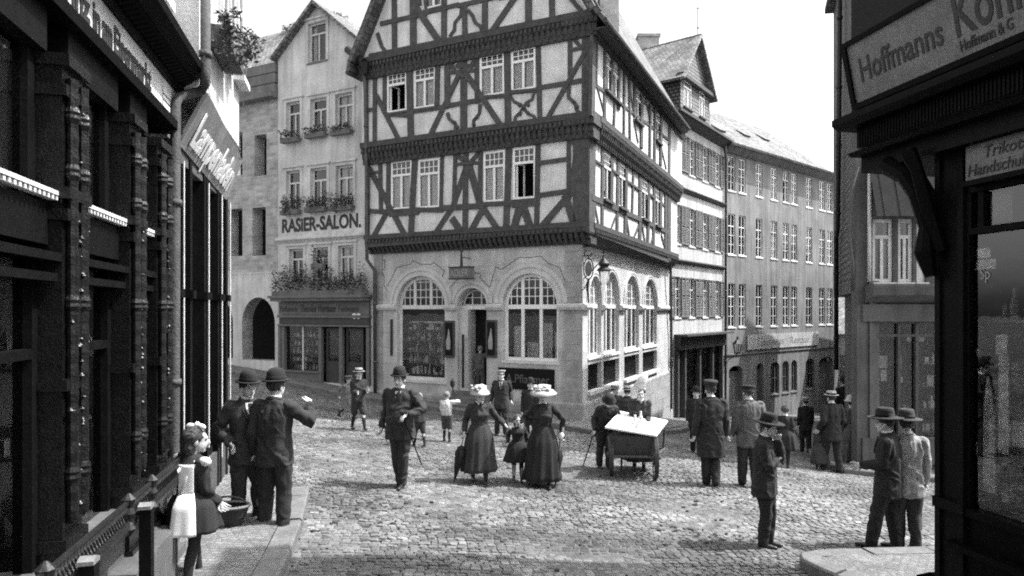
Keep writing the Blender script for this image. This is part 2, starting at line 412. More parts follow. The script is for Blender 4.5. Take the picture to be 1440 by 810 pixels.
def window(W, a0, a1, z0, z1, parent, o=0.0, style='plain', fm='white', curtain=0, fw=.055, sill=True, open_lo=False, arched=None, frame_out=0.0,
           sillm=None, glass='glass', vb=1, hb=3, top=.3, cdepth=.16):
    """frame (with its bars), a pane, a curtain and a sill; o is the outer face of the frame"""
    fr = MB(); B = lambda p, q, r, s_, d0=-.05, d1=0.0: W.box(fr, p, q, r, s_, o + d0, o + d1)
    zt = arched[1] if arched else z1; zs = arched[0] if arched else z1
    c, r = (a0 + a1) / 2, (a1 - a0) / 2
    def ztop(a):
        if not arched: return z1
        k = max(0, 1 - ((a - c) / r) ** 2); return zs + (zt - zs) * math.sqrt(k)
    B(a0, a1, z0, z0 + fw); B(a0, a0 + fw, z0 + fw, zs - (0 if arched else fw)); B(a1 - fw, a1, z0 + fw, zs - (0 if arched else fw))
    if not arched: B(a0, a1, z1 - fw, z1)
    else:
        N = 14
        for k in range(N):
            t0, t1 = math.pi * k / N, math.pi * (k + 1) / N
            q = [(c + (r - d) * math.cos(t), zs + (zt - zs - d) * math.sin(t)) for t, d in ((t0, 0), (t1, 0), (t1, fw), (t0, fw))]
            W.poly(fr, q, o, o - .05)
    tz = zs if arched else z1 - (z1 - z0) * top
    thin = .022
    if style == 'transom':     # small panes above, casements below
        B(a0 + fw, a1 - fw, tz - fw * .6, tz + fw * .6, -.045, .012)
        m = (a1 - a0 - 2 * fw)
        for k in range(1, 4): x = a0 + fw + m * k / 4; B(x - thin / 2, x + thin / 2, tz + fw * .6, z1 - fw, -.035, -.008)
        y = (tz + z1 - fw) / 2 + .01; B(a0 + fw, a1 - fw, y - thin / 2, y + thin / 2, -.036, -.01)
        if not open_lo: B(c - fw * .55, c + fw * .55, z0 + fw, tz - fw * .6, -.04, .006)
    elif style == 'cross':
        B(a0 + fw, a1 - fw, tz - fw * .5, tz + fw * .5, -.045, .006)
        B(c - fw * .4, c + fw * .4, z0 + fw, (tz - fw * .5), -.04, .003)
    elif style == 'bars':
        B(a0 + fw, a1 - fw, tz - fw * .45, tz + fw * .45, -.045, .006)
        B(c - fw * .4, c + fw * .4, z0 + fw, tz - fw * .45, -.04, .003)
        B(c - thin / 2, c + thin / 2, tz + fw * .45, z1 - fw, -.04, .003)
        for k in range(1, hb): y = z0 + fw + (tz - z0 - fw) * k / hb; B(a0 + fw, a1 - fw, y - thin / 2, y + thin / 2, -.036, -.004)
    elif style == 'archshop':  # thick mullions, fan of small panes above the transom
        B(a0 + fw, a1 - fw, zs - .07, zs + .05, -.06, .02)
        for k in (1, 2):
            x = a0 + (a1 - a0) * k / 3; B(x - .045, x + .045, z0 + fw if vb else zs, ztop(x) - fw * .5, -.055, .01)
        for k in range(1, 9):
            if k % 3 == 0: continue
            x = a0 + (a1 - a0) * k / 9; B(x - thin / 2, x + thin / 2, zs + .05, ztop(x) - fw * .5, -.036, -.01)
        for k in range(1, 3 if (zt - zs) < .9 else 4):
            y = zs + .05 + .23 * k; kk = 1 - ((y - zs) / (zt - zs)) ** 2
            if kk > 0: w = r * math.sqrt(kk) - fw * .5; B(c - w, c + w, y - thin / 2, y + thin / 2, -.034, -.012)
    elif style == 'fan':
        for k in (1, 2): x = a0 + (a1 - a0) * k / 3; B(x - thin, x + thin, z0 + fw, ztop(x) - fw * .5, -.036, -.01)
        y = z0 + (zt - z0) * .5; B(a0 + fw, a1 - fw, y - thin / 2, y + thin / 2, -.034, -.012)
    f = fr.build('window', M[fm], parent)
    gl = MB()
    if open_lo:
        gl.face([W.p(a0 + fw, tz, o - .03), W.p(a1 - fw, tz, o - .03), W.p(a1 - fw, z1 - fw, o - .03), W.p(a0 + fw, z1 - fw, o - .03)])
        # one casement swung inwards
        sw = MB(); w = (a1 - a0 - 2 * fw) / 2
        for (p, q, r0, r1) in ((0, .035, z0 + fw, tz), (w - .035, w, z0 + fw, tz), (.035, w - .035, z0 + fw, z0 + fw + .035), (.035, w - .035, tz - .035, tz)):
            A = W.p(a0 + fw + .02, 0, o - .05); dr = (W.r * .45 - W.n * .89)
            P = [A + dr * p, A + dr * q]; th = W.r * .025
            sw.hexa([(*P[0].xy, r0), (*P[1].xy, r0), (*(P[1] + th).xy, r0), (*(P[0] + th).xy, r0), (*P[0].xy, r1), (*P[1].xy, r1), (*(P[1] + th).xy, r1), (*(P[0] + th).xy, r1)])
        sw.build('casement', M[fm], f)
    elif arched:
        pts = arch(a0 + fw * .5, a1 - fw * .5, z0 + fw * .5, zs, zt - fw * .5)
        gl.face([W.p(a, z, o - .03) for a, z in pts])
    else:
        gl.face([W.p(a0 + fw * .5, z0 + fw * .5, o - .03), W.p(a1 - fw * .5, z0 + fw * .5, o - .03), W.p(a1 - fw * .5, z1 - fw * .5, o - .03), W.p(a0 + fw * .5, z1 - fw * .5, o - .03)])
    gl.build('pane', M[glass], f, recalc=False)
    if curtain:
        cu = MB(); zc1 = tz - .02 if (arched or style in ('transom',)) else z1 - fw
        for side in ((0, .5 * curtain), (1 - .5 * curtain, 1)) if curtain < 1 else ((0, 1),):
            s0 = a0 + fw + (a1 - a0 - 2 * fw) * side[0]; s1 = a0 + fw + (a1 - a0 - 2 * fw) * side[1]
            N = 16
            for k in range(N):
                x0, x1 = s0 + (s1 - s0) * k / N, s0 + (s1 - s0) * (k + 1) / N
                d0, d1 = .018 * math.sin(k * 2.1), .018 * math.sin((k + 1) * 2.1)
                cu.add([W.p(x0, z0 + .04, o - .1 + d0), W.p(x1, z0 + .04, o - .1 + d1), W.p(x1, zc1, o - .1 + d1), W.p(x0, zc1, o - .1 + d0)], [(0, 1, 2, 3)])
        cu.build('curtain', M['curtain'], f, recalc=False)
    if sill:
        sm = MB(); W.box(sm, a0 - .05, a1 + .05, z0 - .07, z0 - .003, o - .04, (o + .1 if not isinstance(sill, float) else o + sill))
        sm.build('sill', M[sillm or fm], f)
    return f

def text(W, s, a, z, h, mt, parent, o=.01, width=None, mtx=None, name='lettering', th=.004, shear=0.0, bold=0.0):
    cu = bpy.data.curves.new(name, 'FONT'); cu.body = s; cu.size = 1; cu.extrude = th; cu.shear = shear; cu.offset = bold; cu.resolution_u = 3
    ob = bpy.data.objects.new(name, cu); COL.objects.link(ob)
    dg = bpy.context.evaluated_depsgraph_get(); dg.update()
    me = bpy.data.meshes.new_from_object(ob.evaluated_get(dg))
    bpy.data.objects.remove(ob); bpy.data.curves.remove(cu)
    co = np.empty(len(me.vertices) * 3); me.vertices.foreach_get('co', co); co = co.reshape(-1, 3)
    mn, mx = co.min(0), co.max(0)
    sy = h / .72; sx = (width / (mx[0] - mn[0])) if width else sy
    co[:, 0] = (co[:, 0] - mn[0]) * sx; co[:, 1] *= sy
    me.vertices.foreach_set('co', co.ravel())
    T = mtx if mtx is not None else W.mat4(a, z, o)
    me.transform(T); off = world_loc(parent) if parent else Vector((0, 0, 0))
    me.transform(Matrix.Translation(-off)); me.update()
    me.materials.clear(); me.materials.append(mt)
    r = bpy.data.objects.new(name, me); COL.objects.link(r); r.parent = parent
    return r

def foliage(mb, c, rad, n, leaf=.05, seed=0, droop=0):
    R = random.Random(seed)
    for _ in range(n):
        d = Vector((R.gauss(0, 1), R.gauss(0, 1), R.gauss(0, 1))); d.normalize(); k = R.random() ** .45
        p = Vector(c) + Vector((d.x * rad[0], d.y * rad[1], d.z * rad[2])) * k
        a = Vector((R.gauss(0, 1), R.gauss(0, 1), R.gauss(0, .6))).normalized(); b = a.cross(Vector((R.gauss(0, 1), R.gauss(0, 1), R.gauss(0, 1)))).normalized()
        L = leaf * R.uniform(.6, 1.4); w = L * .5
        mb.cm = R.choice((0, 0, 1, 1, 0, 1, 2 if R.random() < .35 else 0)) if mb.cm >= 0 else 0
        mb.face([p, p + a * L * .5 + b * w * .5, p + a * L, p + a * L * .5 - b * w * .5])
    mb.cm = 0

def roof_slab(mb, quad, th=.1):
    """a slab from four corners (any plane), thickened downwards"""
    q = [Vector(p) for p in quad]; n = (q[1] - q[0]).cross(q[3] - q[0]).normalized()
    if n.z < 0: n = -n
    mb.hexa([p - n * th for p in q] + q)
# ================================================================== GROUND
def grid_mesh(xs, ys, fz, name, mt, kind='structure'):
    X, Y = np.meshgrid(xs, ys); Z = fz(X, Y)
    nx, ny = len(xs), len(ys)
    me = bpy.data.meshes.new(name)
    v = np.stack([X.ravel(), Y.ravel(), Z.ravel()], 1)
    i = np.arange(ny - 1)[:, None] * nx + np.arange(nx - 1)[None]; i = i.ravel()
    f = np.stack([i, i + 1, i + nx + 1, i + nx], 1)
    me.from_pydata(v.tolist(), [], f.tolist()); me.materials.append(mt)
    me.polygons.foreach_set('use_smooth', [True] * len(f)); box_uv(me)
    o = bpy.data.objects.new(name, me); COL.objects.link(o)
    return tag(o, kind=kind)
xs = np.concatenate([[-400, -200, -80, -40, -25], np.arange(-18, 26, .5), [30, 45, 90, 200, 400]])
ys = np.concatenate([[-300, -100, -30, -12], np.arange(-6, 46, .5), [55, 80, 150, 300, 700]])
grid_mesh(xs, ys, lambda X, Y: garr(X, Y) - .010, 'ground', M['road'])

# ---- wall lines
WA = Wall(-3.53, 6.82, -.235, .972)        # left shops
WT = Wall(1.84, 17.5, .895, -.445)         # timber house, gable side (s<0)
WS = Wall(1.84, 17.5, .432, .902)          # timber house, long side
WB = Wall(6.5, 27.2, .5986, .801)          # shuttered house
WG = Wall(10.38, 32.4, .7636, .6456)       # grey terrace
WC = Wall(4.28, 6.66, .2, -.98)            # right corner shop (s>0 towards camera)
WD = Wall(7.8, 15.0, 1, 0)                 # house behind it, front
WD2 = Wall(7.8, 15.0, -.367, -.93)        # its side down the lane (s<0 going away)
wtl = WT.s_(527)                           # left end of timber ground floor
SB = WT.s_(391); SA_ = WT.s_(300) - 3.0
print('timber width', wtl, 'salon', SB)

def inpoly(x, y, P):
    c = np.zeros(x.shape, bool); n = len(P)
    for i in range(n):
        x0, y0 = P[i]; x1, y1 = P[(i + 1) % n]
        k = ((y0 > y) != (y1 > y)) & (x < (x1 - x0) * (y - y0) / ((y1 - y0) or 1e-9) + x0)
        c ^= k
    return c
# pavements: (inner polyline, outer polyline)
def xy(p): return (p.x, p.y)
lp_in = [xy(WA.p(t, 0, -.05)) for t in (-7, -4, -2, 0, 1.4, 2.9)]
lp_out = [(-1.5, .5), (-1.85, 4.0), (-2.08, 5.6), (-2.25, 6.6), (-2.5, 7.9), (-2.82, 9.2)]
tr_in = [xy(WT.p(s, 0, -.05)) for s in (SA_, SB - 2, SB, wtl, wtl / 2, -.05)] + [xy(WS.p(s, 0, -.05)) for s in (.05, 2, 5, 8, 10.8)] + [xy(WB.p(s, 0, -.05)) for s in (2.0, 6.4)] + [xy(WG.p(s, 0, -.05)) for s in (.1, 12.2)]
tr_out = [xy(WT.p(s, 0, 1.1)) for s in (SA_, SB - 2, SB, wtl, wtl / 2)] + [(1.55, 16.2)] + [(2.0, 15.9), (3.3, 16.6), (4.7, 18.6), (5.9, 21.4), (7.4, 25.6)] + [xy(WB.p(s, 0, 1.2)) for s in (2.0, 6.4)] + [xy(WG.p(s, 0, 1.2)) for s in (.3, 12.2)]
rp_ring = [(5.9, 8.35), (4.6, 8.12), (3.75, 7.98), (3.38, 7.78), (3.28, 7.5), (3.38, 7.2), (3.62, 6.85), (3.85, 6.4), (4.2, 5.2), (4.9, 2.0)]
rp_in = [(9.5, 8.6), (6.5, 7.6), (5.2, 7.4), (4.6, 7.3), (4.4, 7.2), (4.35, 7.1), (4.35, 6.9), (4.4, 6.5), (4.7, 5.2), (5.4, 2.0)]
dp_in = [(13.6, 30.0), (12.0, 26.0), (9.8, 20), (7.85, 15.1), (7.85, 15.05), (9.5, 15.05), (13, 15.05)]
dp_out = [(12.9, 30.2), (11.1, 26.0), (8.9, 20), (7.0, 15.4), (7.1, 14.3), (9.0, 13.6), (13, 13.4)]
def resample(P, n):
    P = np.array(P, float); d = np.concatenate([[0], np.cumsum(np.linalg.norm(np.diff(P, axis=0), axis=1))])
    t = np.linspace(0, d[-1], n); return np.stack([np.interp(t, d, P[:, 0]), np.interp(t, d, P[:, 1])], 1)
PAVE = []
def pavement(inn, out, name, h=.12, n=40, kerb_w=.24, m='paving'):
    a = resample(inn, n) if len(inn) != len(out) else None
    if a is None:   # matched polylines: subdivide each leg alike
        A, B_ = [], []
        for i in range(len(inn) - 1):
            for k in range(6):
                t = k / 6; A.append([inn[i][j] * (1 - t) + inn[i + 1][j] * t for j in (0, 1)]); B_.append([out[i][j] * (1 - t) + out[i + 1][j] * t for j in (0, 1)])
        A.append(inn[-1]); B_.append(out[-1]); A = np.array(A, float); B_ = np.array(B_, float)
    else: A = a; B_ = resample(out, n)
    n = len(A); PAVE.append([tuple(p) for p in A] + [tuple(p) for p in B_[::-1]])
    # inner line of kerb
    T = np.gradient(B_, axis=0); T /= np.linalg.norm(T, axis=1)[:, None] + 1e-9
    D = A - B_; Nn = np.stack([-T[:, 1], T[:, 0]], 1); sg = np.sign((D * Nn).sum(1)); Nn *= sg[:, None]
    K = B_ + Nn * kerb_w
    mb = MB(); C_ = 5
    pts = [[Vector((*(A[i] * (1 - c / C_) + K[i] * (c / C_)), 0)) for c in range(C_ + 1)] for i in range(n)]
    for row in pts:
        for p in row: p.z = g(p.x, p.y) + h
    for i in range(n - 1):
        for c in range(C_): mb.face([pts[i][c], pts[i][c + 1], pts[i + 1][c + 1], pts[i + 1][c]])
    o = mb.build(name, M[m]); bm = bmesh.new(); bm.from_mesh(o.data); bmesh.ops.remove_doubles(bm, verts=bm.verts, dist=.001); bmesh.ops.recalc_face_normals(bm, faces=bm.faces); bm.to_mesh(o.data); bm.free()
    if o.data.polygons[0].normal.z < 0: o.data.flip_normals()
    tag(o, kind='structure')
    kb = MB(); R = random.Random(3)
    d = np.concatenate([[0], np.cumsum(np.linalg.norm(np.diff(B_, axis=0), axis=1))])
    pos = 0.0
    while pos < d[-1] - .1:
        L = R.uniform(.7, 1.15); e = min(pos + L, d[-1]); gap = .012
        segs = np.linspace(pos + gap, e - gap, 4)
        bx = [np.interp(segs, d, B_[:, j]) for j in (0, 1)]; kx = [np.interp(segs, d, K[:, j]) for j in (0, 1)]
        dz = R.uniform(-.008, .012); bev = .02
        for q in range(3):
            P = []
            for (i, line) in ((q, bx), (q + 1, bx)):
                x, y = line[0][i], line[1][i]; xi, yi = kx[0][i], kx[1][i]; zz = g(x, y)
                w = math.hypot(xi - x, yi - y); ux, uy = (xi - x) / w, (yi - y) / w
                P.append([(x, y, zz - .12), (x, y, zz + h - bev + dz), (x + ux * bev, y + uy * bev, zz + h + dz + .004), (xi - ux * .004, yi - uy * .004, zz + h + dz + .004), (xi, yi, zz + h - .1)])
            for c in range(4): kb.add([P[0][c], P[1][c], P[1][c + 1], P[0][c + 1]], [(0, 1, 2, 3)])
            if q == 0: kb.add(P[0], [(0, 1, 2, 3, 4)])
            if q == 2: kb.add(P[1], [(0, 1, 2, 3, 4)])
        pos = e
    tag(kb.build('kerb', M['kerb']), kind='structure')
pavement(lp_in, lp_out, 'pavement', h=.13)
pavement(tr_in, tr_out, 'pavement', h=.13)
pavement(rp_in, rp_ring, 'pavement', h=.13)
pavement(dp_in, dp_out, 'pavement', h=.12)

# ---- cobbles as real stones
def cobbles():
    rows = []
    pitch = .078
    V0, V1 = 4.6, 21.0
    A = []
    nrow = int((V1 + 8 - V0 + 8) / pitch)
    for r_ in range(nrow):
        q = V0 - 8 + r_ * pitch
        # course line bends slowly across the square
        x = np.arange(-13, 14.5, .11) + rng.uniform(0, .11); x = x + rng.normal(0, .012, x.shape)
        x0, x1 = x[:-1], x[1:]; xc = (x0 + x1) / 2
        y = q + .18 * xc - .35 * np.sin(xc * .33 + .6) + .018 * np.sin(xc * 3.1 + r_ * .9)
        A.append(np.stack([xc, y, (x1 - x0) * .5 - .003, np.full_like(xc, pitch * .5 - .002)], 1))
    A = np.concatenate(A)
    Y = A[:, 1]; X = A[:, 0]
    k = (Y > V0) & (Y < V1) & (np.abs(X) < .80 * Y + .4)
    for P in PAVE: k &= ~inpoly(X, Y, P)
    bl = [xy(WT.p(-7.2, 0, 0)), xy(WT.o), xy(WS.p(10.8, 0, 0)), (0, 32)]
    k &= ~inpoly(X, Y, bl)
    A = A[k]; n = len(A); print('cobbles', n)
    cx, cy, hx, hy = A.T
    hx = hx * rng.uniform(.88, 1.02, n); hy = hy * rng.uniform(.88, 1.02, n)
    z0 = garr(cx, cy) + rng.normal(0, .003, n) + .01 * np.sin(cx * 1.7) * np.cos(cy * 1.3)
    tx = rng.normal(0, .045, n); ty = rng.normal(0, .055, n)
    dzx = (garr(cx + .1, cy) - garr(cx - .1, cy)) / .2 + tx; dzy = (garr(cx, cy + .1) - garr(cx, cy - .1)) / .2 + ty
    ang = rng.normal(0, .06, n) + .18 - .1155 * np.cos(cx * .33 + .6)
    ca, sa = np.cos(ang), np.sin(ang)
    rings = [(1.0, -.03), (.985, -.004), (.88, .001)]
    octo = [(-1, -.68), (-.76, -1), (.76, -1), (1, -.68), (1, .68), (.76, 1), (-.76, 1), (-1, .68)]
    vs = []
    for sc, dz in rings:
        for (ox, oy) in octo:
            lx, ly = ox * sc * hx * rng.uniform(.93, 1.03, n), oy * sc * hy * rng.uniform(.93, 1.03, n)
            gx, gy = lx * ca - ly * sa, lx * sa + ly * ca
            vs.append(np.stack([cx + gx, cy + gy, z0 + dz + gx * dzx + gy * dzy], 1))
    vs.append(np.stack([cx, cy, z0 + .002], 1))
    V = np.stack(vs, 1).reshape(-1, 3)      # n,25,3
    base = np.arange(n)[:, None] * 25
    q = []
    for r_ in (0, 1):
        for i in range(8): j = (i + 1) % 8; q.append((r_ * 8 + i, r_ * 8 + j, (r_ + 1) * 8 + j, (r_ + 1) * 8 + i))
    q = np.array(q); t = np.array([(16 + i, 16 + (i + 1) % 8, 24) for i in range(8)])
    Q = (base[:, :, None] + q[None]).reshape(n, -1); T = (base[:, :, None] + t[None]).reshape(n, -1)
    me = bpy.data.meshes.new('cobblestones')
    nv = len(V); me.vertices.add(nv); me.vertices.foreach_set('co', V.astype(np.float32).ravel())
    L = np.concatenate([Q.ravel(), T.ravel()]).astype(np.int32)
    nq, nt = n * 16, n * 8
    me.loops.add(len(L)); me.loops.foreach_set('vertex_index', L)
    me.polygons.add(nq + nt)
    ls = np.concatenate([np.arange(nq) * 4, nq * 4 + np.arange(nt) * 3]).astype(np.int32)
    me.polygons.foreach_set('loop_start', ls)
    me.polygons.foreach_set('use_smooth', [False] * (nq + nt))
    me.update(calc_edges=True); me.validate()
    at = me.attributes.new('tone', 'FLOAT', 'POINT')
    tone = np.clip(rng.normal(1, .24, n), .45, 1.6)
    pat = np.array([noise.noise(Vector((a * .55, b * .8, 0))) + .6 * noise.noise(Vector((a * 1.7, b * 2.4, 5))) for a, b in zip(cx, cy)])
    tone = tone * (1 + .75 * pat)
    at.data.foreach_set('value', np.repeat(tone, 25).astype(np.float32))
    me.materials.append(M['cobble'])
    o = bpy.data.objects.new('cobblestones', me); COL.objects.link(o)
    tag(o, 'small worn grey setts paving the sunlit square in curved rows', 'cobbles', kind='stuff')
cobbles()

# ================================================================== TIMBER-FRAMED CORNER HOUSE
TH = thing('timber_framed_house', 'tall half-timbered corner house with carved dark beams above an arched stone ground floor', 'house', (1.84, 17.5, 0))
WL = -wtl                                # width of gable side
SL = 10.8                                # length of long side
zg1 = 4.72                               # top of stone storey
J = [0.0, .30, .48, .62]                 # jetties
zf = [4.95, 7.95, 10.78]                 # storey floors (bottom of beams)
def pz(W, u, v, o): return W.pix(u, v, o)
# ---- stone ground floor, gable side
string_z = pz(WT, 670, 436, 0)[1]
def sx(u, o=0): return WT.s_(u, o)
aL = (sx(558.5), sx(626.5)); aR = (sx(707.7), sx(785)); aD = (sx(643.5), sx(684.5))
zL0 = pz(WT, 592, 535, 0)[1]; zR0 = pz(WT, 745, 508, 0)[1]; zD0 = pz(WT, 668, 549, 0)[1] - .02
zs = string_z + .1
ztL, ztR, ztD = pz(WT, 592, 388, 0)[1], pz(WT, 745, 384.5, 0)[1], pz(WT, 664, 405, 0)[1]
print('stone', string_z, zL0, zR0, zD0, ztL, ztR, ztD, aL, aR, aD)
bot = -.4
panR = (sx(701.5), sx(780), pz(WT, 740, 548, 0)[1], pz(WT, 740, 517, 0)[1])
facade(WT, rect(wtl, 0, bot, zg1), [arch(aL[0], aL[1], zL0, zs, ztL), arch(aD[0], aD[1], zD0, zs, ztD), arch(aR[0], aR[1], zR0, zs, ztR)], 'stone_wall', M['stone'], TH, depth=.3)
sgn = lambda s: s
# long side arches
sides = []
for (u0, u1, vt) in ((827, 845.5, 388), (849, 870.5, 380), (878, 898.5, 386), (904, 923.6, 391)):
    a0, a1 = WS.s_(u0), WS.s_(u1); zt = WS.pix((u0 + u1) / 2, vt)[1]
    sides.append((a0, a1, zt))
zS0 = WS.pix(857, 497)[1]
print('side arches', sides, zS0)
ps0 = WS.pix(900, 505)[1]
zps, zpe = zS0 - .95, zS0 - .2
facade(WS, rect(0, SL, -2.3, zg1), [arch(a0, a1, zS0, zs, min(zt, zs + 1.05)) for a0, a1, zt in sides] + [rect(a0 - .02, a1 + .02, zps, zpe) for a0, a1, _ in sides], 'stone_wall', M['stone'], TH, depth=.3)
# trims: string course, arch rings, plinth, pilasters
tm = MB()
def strip(W, mb, a0, a1, z0, z1, o): W.box(mb, a0, a1, z0, z1, .002, o)
segsT = [(wtl, aL[0]), (aL[1], aD[0]), (aD[1], aR[0]), (aR[1], .06)]
for a0, a1 in segsT:
    WT.profile(tm, [(.002, zs - .1), (.09, zs - .1), (.13, zs - .03), (.13, zs + .03), (.07, zs + .06), (.002, zs + .09)], a0, a1)
prev = 0.0
for a0, a1, _ in sides + [(SL, SL, 0)]:
    WS.profile(tm, [(.002, zs - .1), (.09, zs - .1), (.13, zs - .03), (.13, zs + .03), (.07, zs + .06), (.002, zs + .09)], prev if prev else .001, a0); prev = a1
def ring(W, mb, a0, a1, zs, zt, w, o, n=20):
    c, r = (a0 + a1) / 2, (a1 - a0) / 2
    for (w0, w1, oo) in ((.0, w * .35, o), (w * .35, w * .6, o * .45), (w * .6, w, o * 1.25)):
        for k in range(n):
            t0, t1 = math.pi * k / n, math.pi * (k + 1) / n
            W.poly(mb, [(c + (r + d) * math.cos(t), zs + (zt - zs + d) * math.sin(t)) for t, d in ((t0, w0), (t1, w0), (t1, w1), (t0, w1))], oo, -.002)
for a, zt, w in ((aL, ztL, .26), (aR, ztR, .28), (aD, ztD, .2)): ring(WT, tm, a[0], a[1], zs + .09, zt, w, .035)
for a0, a1, zt in sides: ring(WS, tm, a0, a1, zs + .09, min(zt, zs + 1.05), .13, .035)
tm.build('arch_moulding', M['stone_trim'], TH)
pl = MB()
zpl = .42
WT.profile(pl, [(.002, bot), (.07, bot), (.07, zpl), (.03, zpl + .07), (.002, zpl + .07)], wtl, aD[0] - .1)
WT.profile(pl, [(.002, bot), (.07, bot), (.07, zpl), (.03, zpl + .07), (.002, zpl + .07)], aD[1] + .1, .07)
WS.profile(pl, [(.002, -2.3), (.07, -2.3), (.07, zpl), (.03, zpl + .07), (.002, zpl + .07)], .004, SL)
# pilaster strips at the corner and ends
for W, a0, a1 in ((WT, -.46, .035), (WT, wtl, wtl + .3)):
    W.box(pl, a0, a1, zpl + .07, zs - .1, .003, .035)
    W.box(pl, a0, a1, zs + .09, zg1 - .02, .003, .035)
pl.build('plinth', M['stone_plinth'], TH)
# incised keystone-like outlines on the stone (raised thin fillets)
ol = MB()
def outline(pts, w=.018):
    P = [pz(WT, *p, .004) for p in pts]
    for (a, z), (b, y) in zip(P[:-1], P[1:]):
        d = Vector((b - a, y - z)); d.normalize(); nn = Vector((-d.y, d.x)) * w * .5
        WT.poly(ol, [(a + nn.x, z + nn.y), (b + nn.x, y + nn.y), (b - nn.x, y - nn.y), (a - nn.x, z - nn.y)], .006, .001)
outline([(537, 366), (541, 366), (541, 377), (537, 381), (540, 388), (540, 402), (545, 409)])
outline([(545, 402), (558, 376), (578, 371), (580, 366), (592, 372), (606, 372), (610, 369), (625, 381), (622, 388), (632, 405), (655, 381), (676, 385), (675, 391), (689, 404)])
outline([(689, 404), (697, 375), (705, 379), (730, 362), (745, 362), (760, 360), (772, 371), (787, 376), (797, 402), (796, 420)])
ol.build('carved_outline', M['zinc'], TH)
# corner joint line / windows in arches
window(WT, aL[0], aL[1], zL0, 0, TH, o=-.12, style='archshop', arched=(zs, ztL), fm='cream', fw=.1, vb=0, glass='glass_shop', sill=.16, sillm='stone_trim')
window(WT, aR[0], aR[1], zR0, 0, TH, o=-.12, style='archshop', arched=(zs, ztR), fm='white', fw=.09, vb=1, glass='glass_shop', curtain=0, sill=.14, sillm='cream')
window(WT, aD[0] + .03, aD[1] - .03, zs + .02, 0, TH, o=-.28, style='fan', arched=(zs + .08, ztD - .03), fm='cream', sill=False, fw=.05)
lint = MB(); WT.box(lint, aD[0], aD[1], zs - .08, zs + .02, -.34, -.22); lint.build('door_lintel', M['white'], TH)
# doorway reveals narrower than niche, steps and door
dj = MB(); WT.box(dj, aD[0], sx(655.5), zD0, zs - .08, -.75, -.1); WT.box(dj, aD[1] - .06, aD[1], zD0, zs - .08, -.75, -.1)
dj.build('door_jamb', M['stone_trim'], TH)
dd = MB(); WT.box(dd, sx(655.5) + .01, aD[1] - .07, zD0, zs - .1, -1.6, -1.55); d_ = dd.build('door', M['blackwood'], TH)
st = MB()
for k in range(3): WT.box(st, aD[0] - .15, aD[1] + .15, g(-1, 18) - .2, zD0 - .005 - k * .16, -.1 if k == 0 else .003, .1 + .28 * k)
st.build('doorstep', M['kerb'], TH)
# posters beside the door
for (u0, u1, v0, v1, nm) in ((624, 638.5, 451, 503, 'Cacao'), (683, 698, 450, 503, 'Thee')):
    s0, z1 = pz(WT, u0, v0, .05); s1, z0 = pz(WT, u1, v1, .05)
    fr = MB(); WT.box(fr, s0, s1, z0, z1, .005, .05); f = fr.build('show_case', M['cartwood'], TH)
    pn = MB(); WT.box(pn, s0 + .05, s1 - .05, z0 + .06, z1 - .06, .051, .054); pn.build('poster', M['signdark'], f)
    bt = MB(); c = (s0 + s1) / 2
    bt.lathe([(.02, 0), (.07, .02), (.08, .25), (.04, .4), (.025, .5), (.012, .6)], c=WT.p(c, z0 + .22, .06), seg=12, sx=1, sy=.3, mtx=None)
    bt.build('poster_figure', M['lettermid'], f)
slot = MB(); WT.box(slot, sx(549.5), sx(552.5), pz(WT, 550, 500, 0)[1], pz(WT, 550, 449, 0)[1], .003, .03); slot.build('shutter_rail', M['iron'], TH)
slot = MB(); WT.box(slot, sx(650), sx(653), pz(WT, 650, 545, 0)[1], pz(WT, 650, 470, 0)[1], .003, .03)
slot.build('shutter_rail', M['iron'], TH)
# sign panel under right window
pr = MB(); WT.box(pr, panR[0], panR[1], panR[2], panR[3] - .02, .004, .035); spn = pr.build('sign_panel', M['signdark'], TH)
pw_ = panR[1] - panR[0]; ph_ = panR[3] - panR[2]
text(WT, 'A.Pflaumer', panR[0] + pw_ * .14, panR[2] + ph_ * .3, ph_ * .4, M['letterfaint'], spn, o=.036, width=pw_ * .78)
# goods behind the shop windows
def goods(W, a0, a1, z0, z1, o, n, parent, seed=1, name='shop_goods', shelves=3, big=.2):
    R = random.Random(seed); mb = MB()
    for k in range(shelves):
        z = z0 + (z1 - z0) * k / shelves
        mb.cm = 1; W.box(mb, a0, a1, z - .02, z, o - .18, o + .05)
        x = a0 + .04
        while x < a1 - .08:
            w = R.uniform(.05, .16); h = R.uniform(.07, min(.3, (z1 - z0) / shelves * .8)); mb.cm = R.choice((0, 0, 1, 2))
            q = R.random()
            if q < .4: W.box(mb, x, min(x + w, a1), z + .002, z + h, o - .12, o + R.uniform(-.04, .03))
            elif q < .75: mb.lathe([(w * .35, 0), (w * .5, h * .4), (w * .2, h * .75), (w * .22, h)], c=W.p(x + w / 2, z + .002, o - .05), seg=8)
            else: mb.lathe([(w * .1, 0), (w * .5, h * .3), (w * .45, h * .6), (w * .05, h * .9)], c=W.p(x + w / 2, z + .002, o - .05), seg=8)
            x += w + R.uniform(.01, .08)
    return mb.build(name, [M['goods'], M['goods2'], M['letterlight']], parent)
goods(WT, aL[0] + .15, aL[1] - .12, zL0 + .16, zs - .35, -.32, 0, TH, 3, shelves=5)
bl = MB()
for k in range(4):
    x0 = aR[0] + .15 + k * .42; hgt = (.95, .5, 1.05, .8)[k]
    WT.box(bl, x0, x0 + .34, zR0 + .05, zR0 + hgt, -.42, -.38)
bl.build('window_blind', M['curtain'], TH)
for k in range(3):                       # muntins of the show window
    pass
sw = MB()
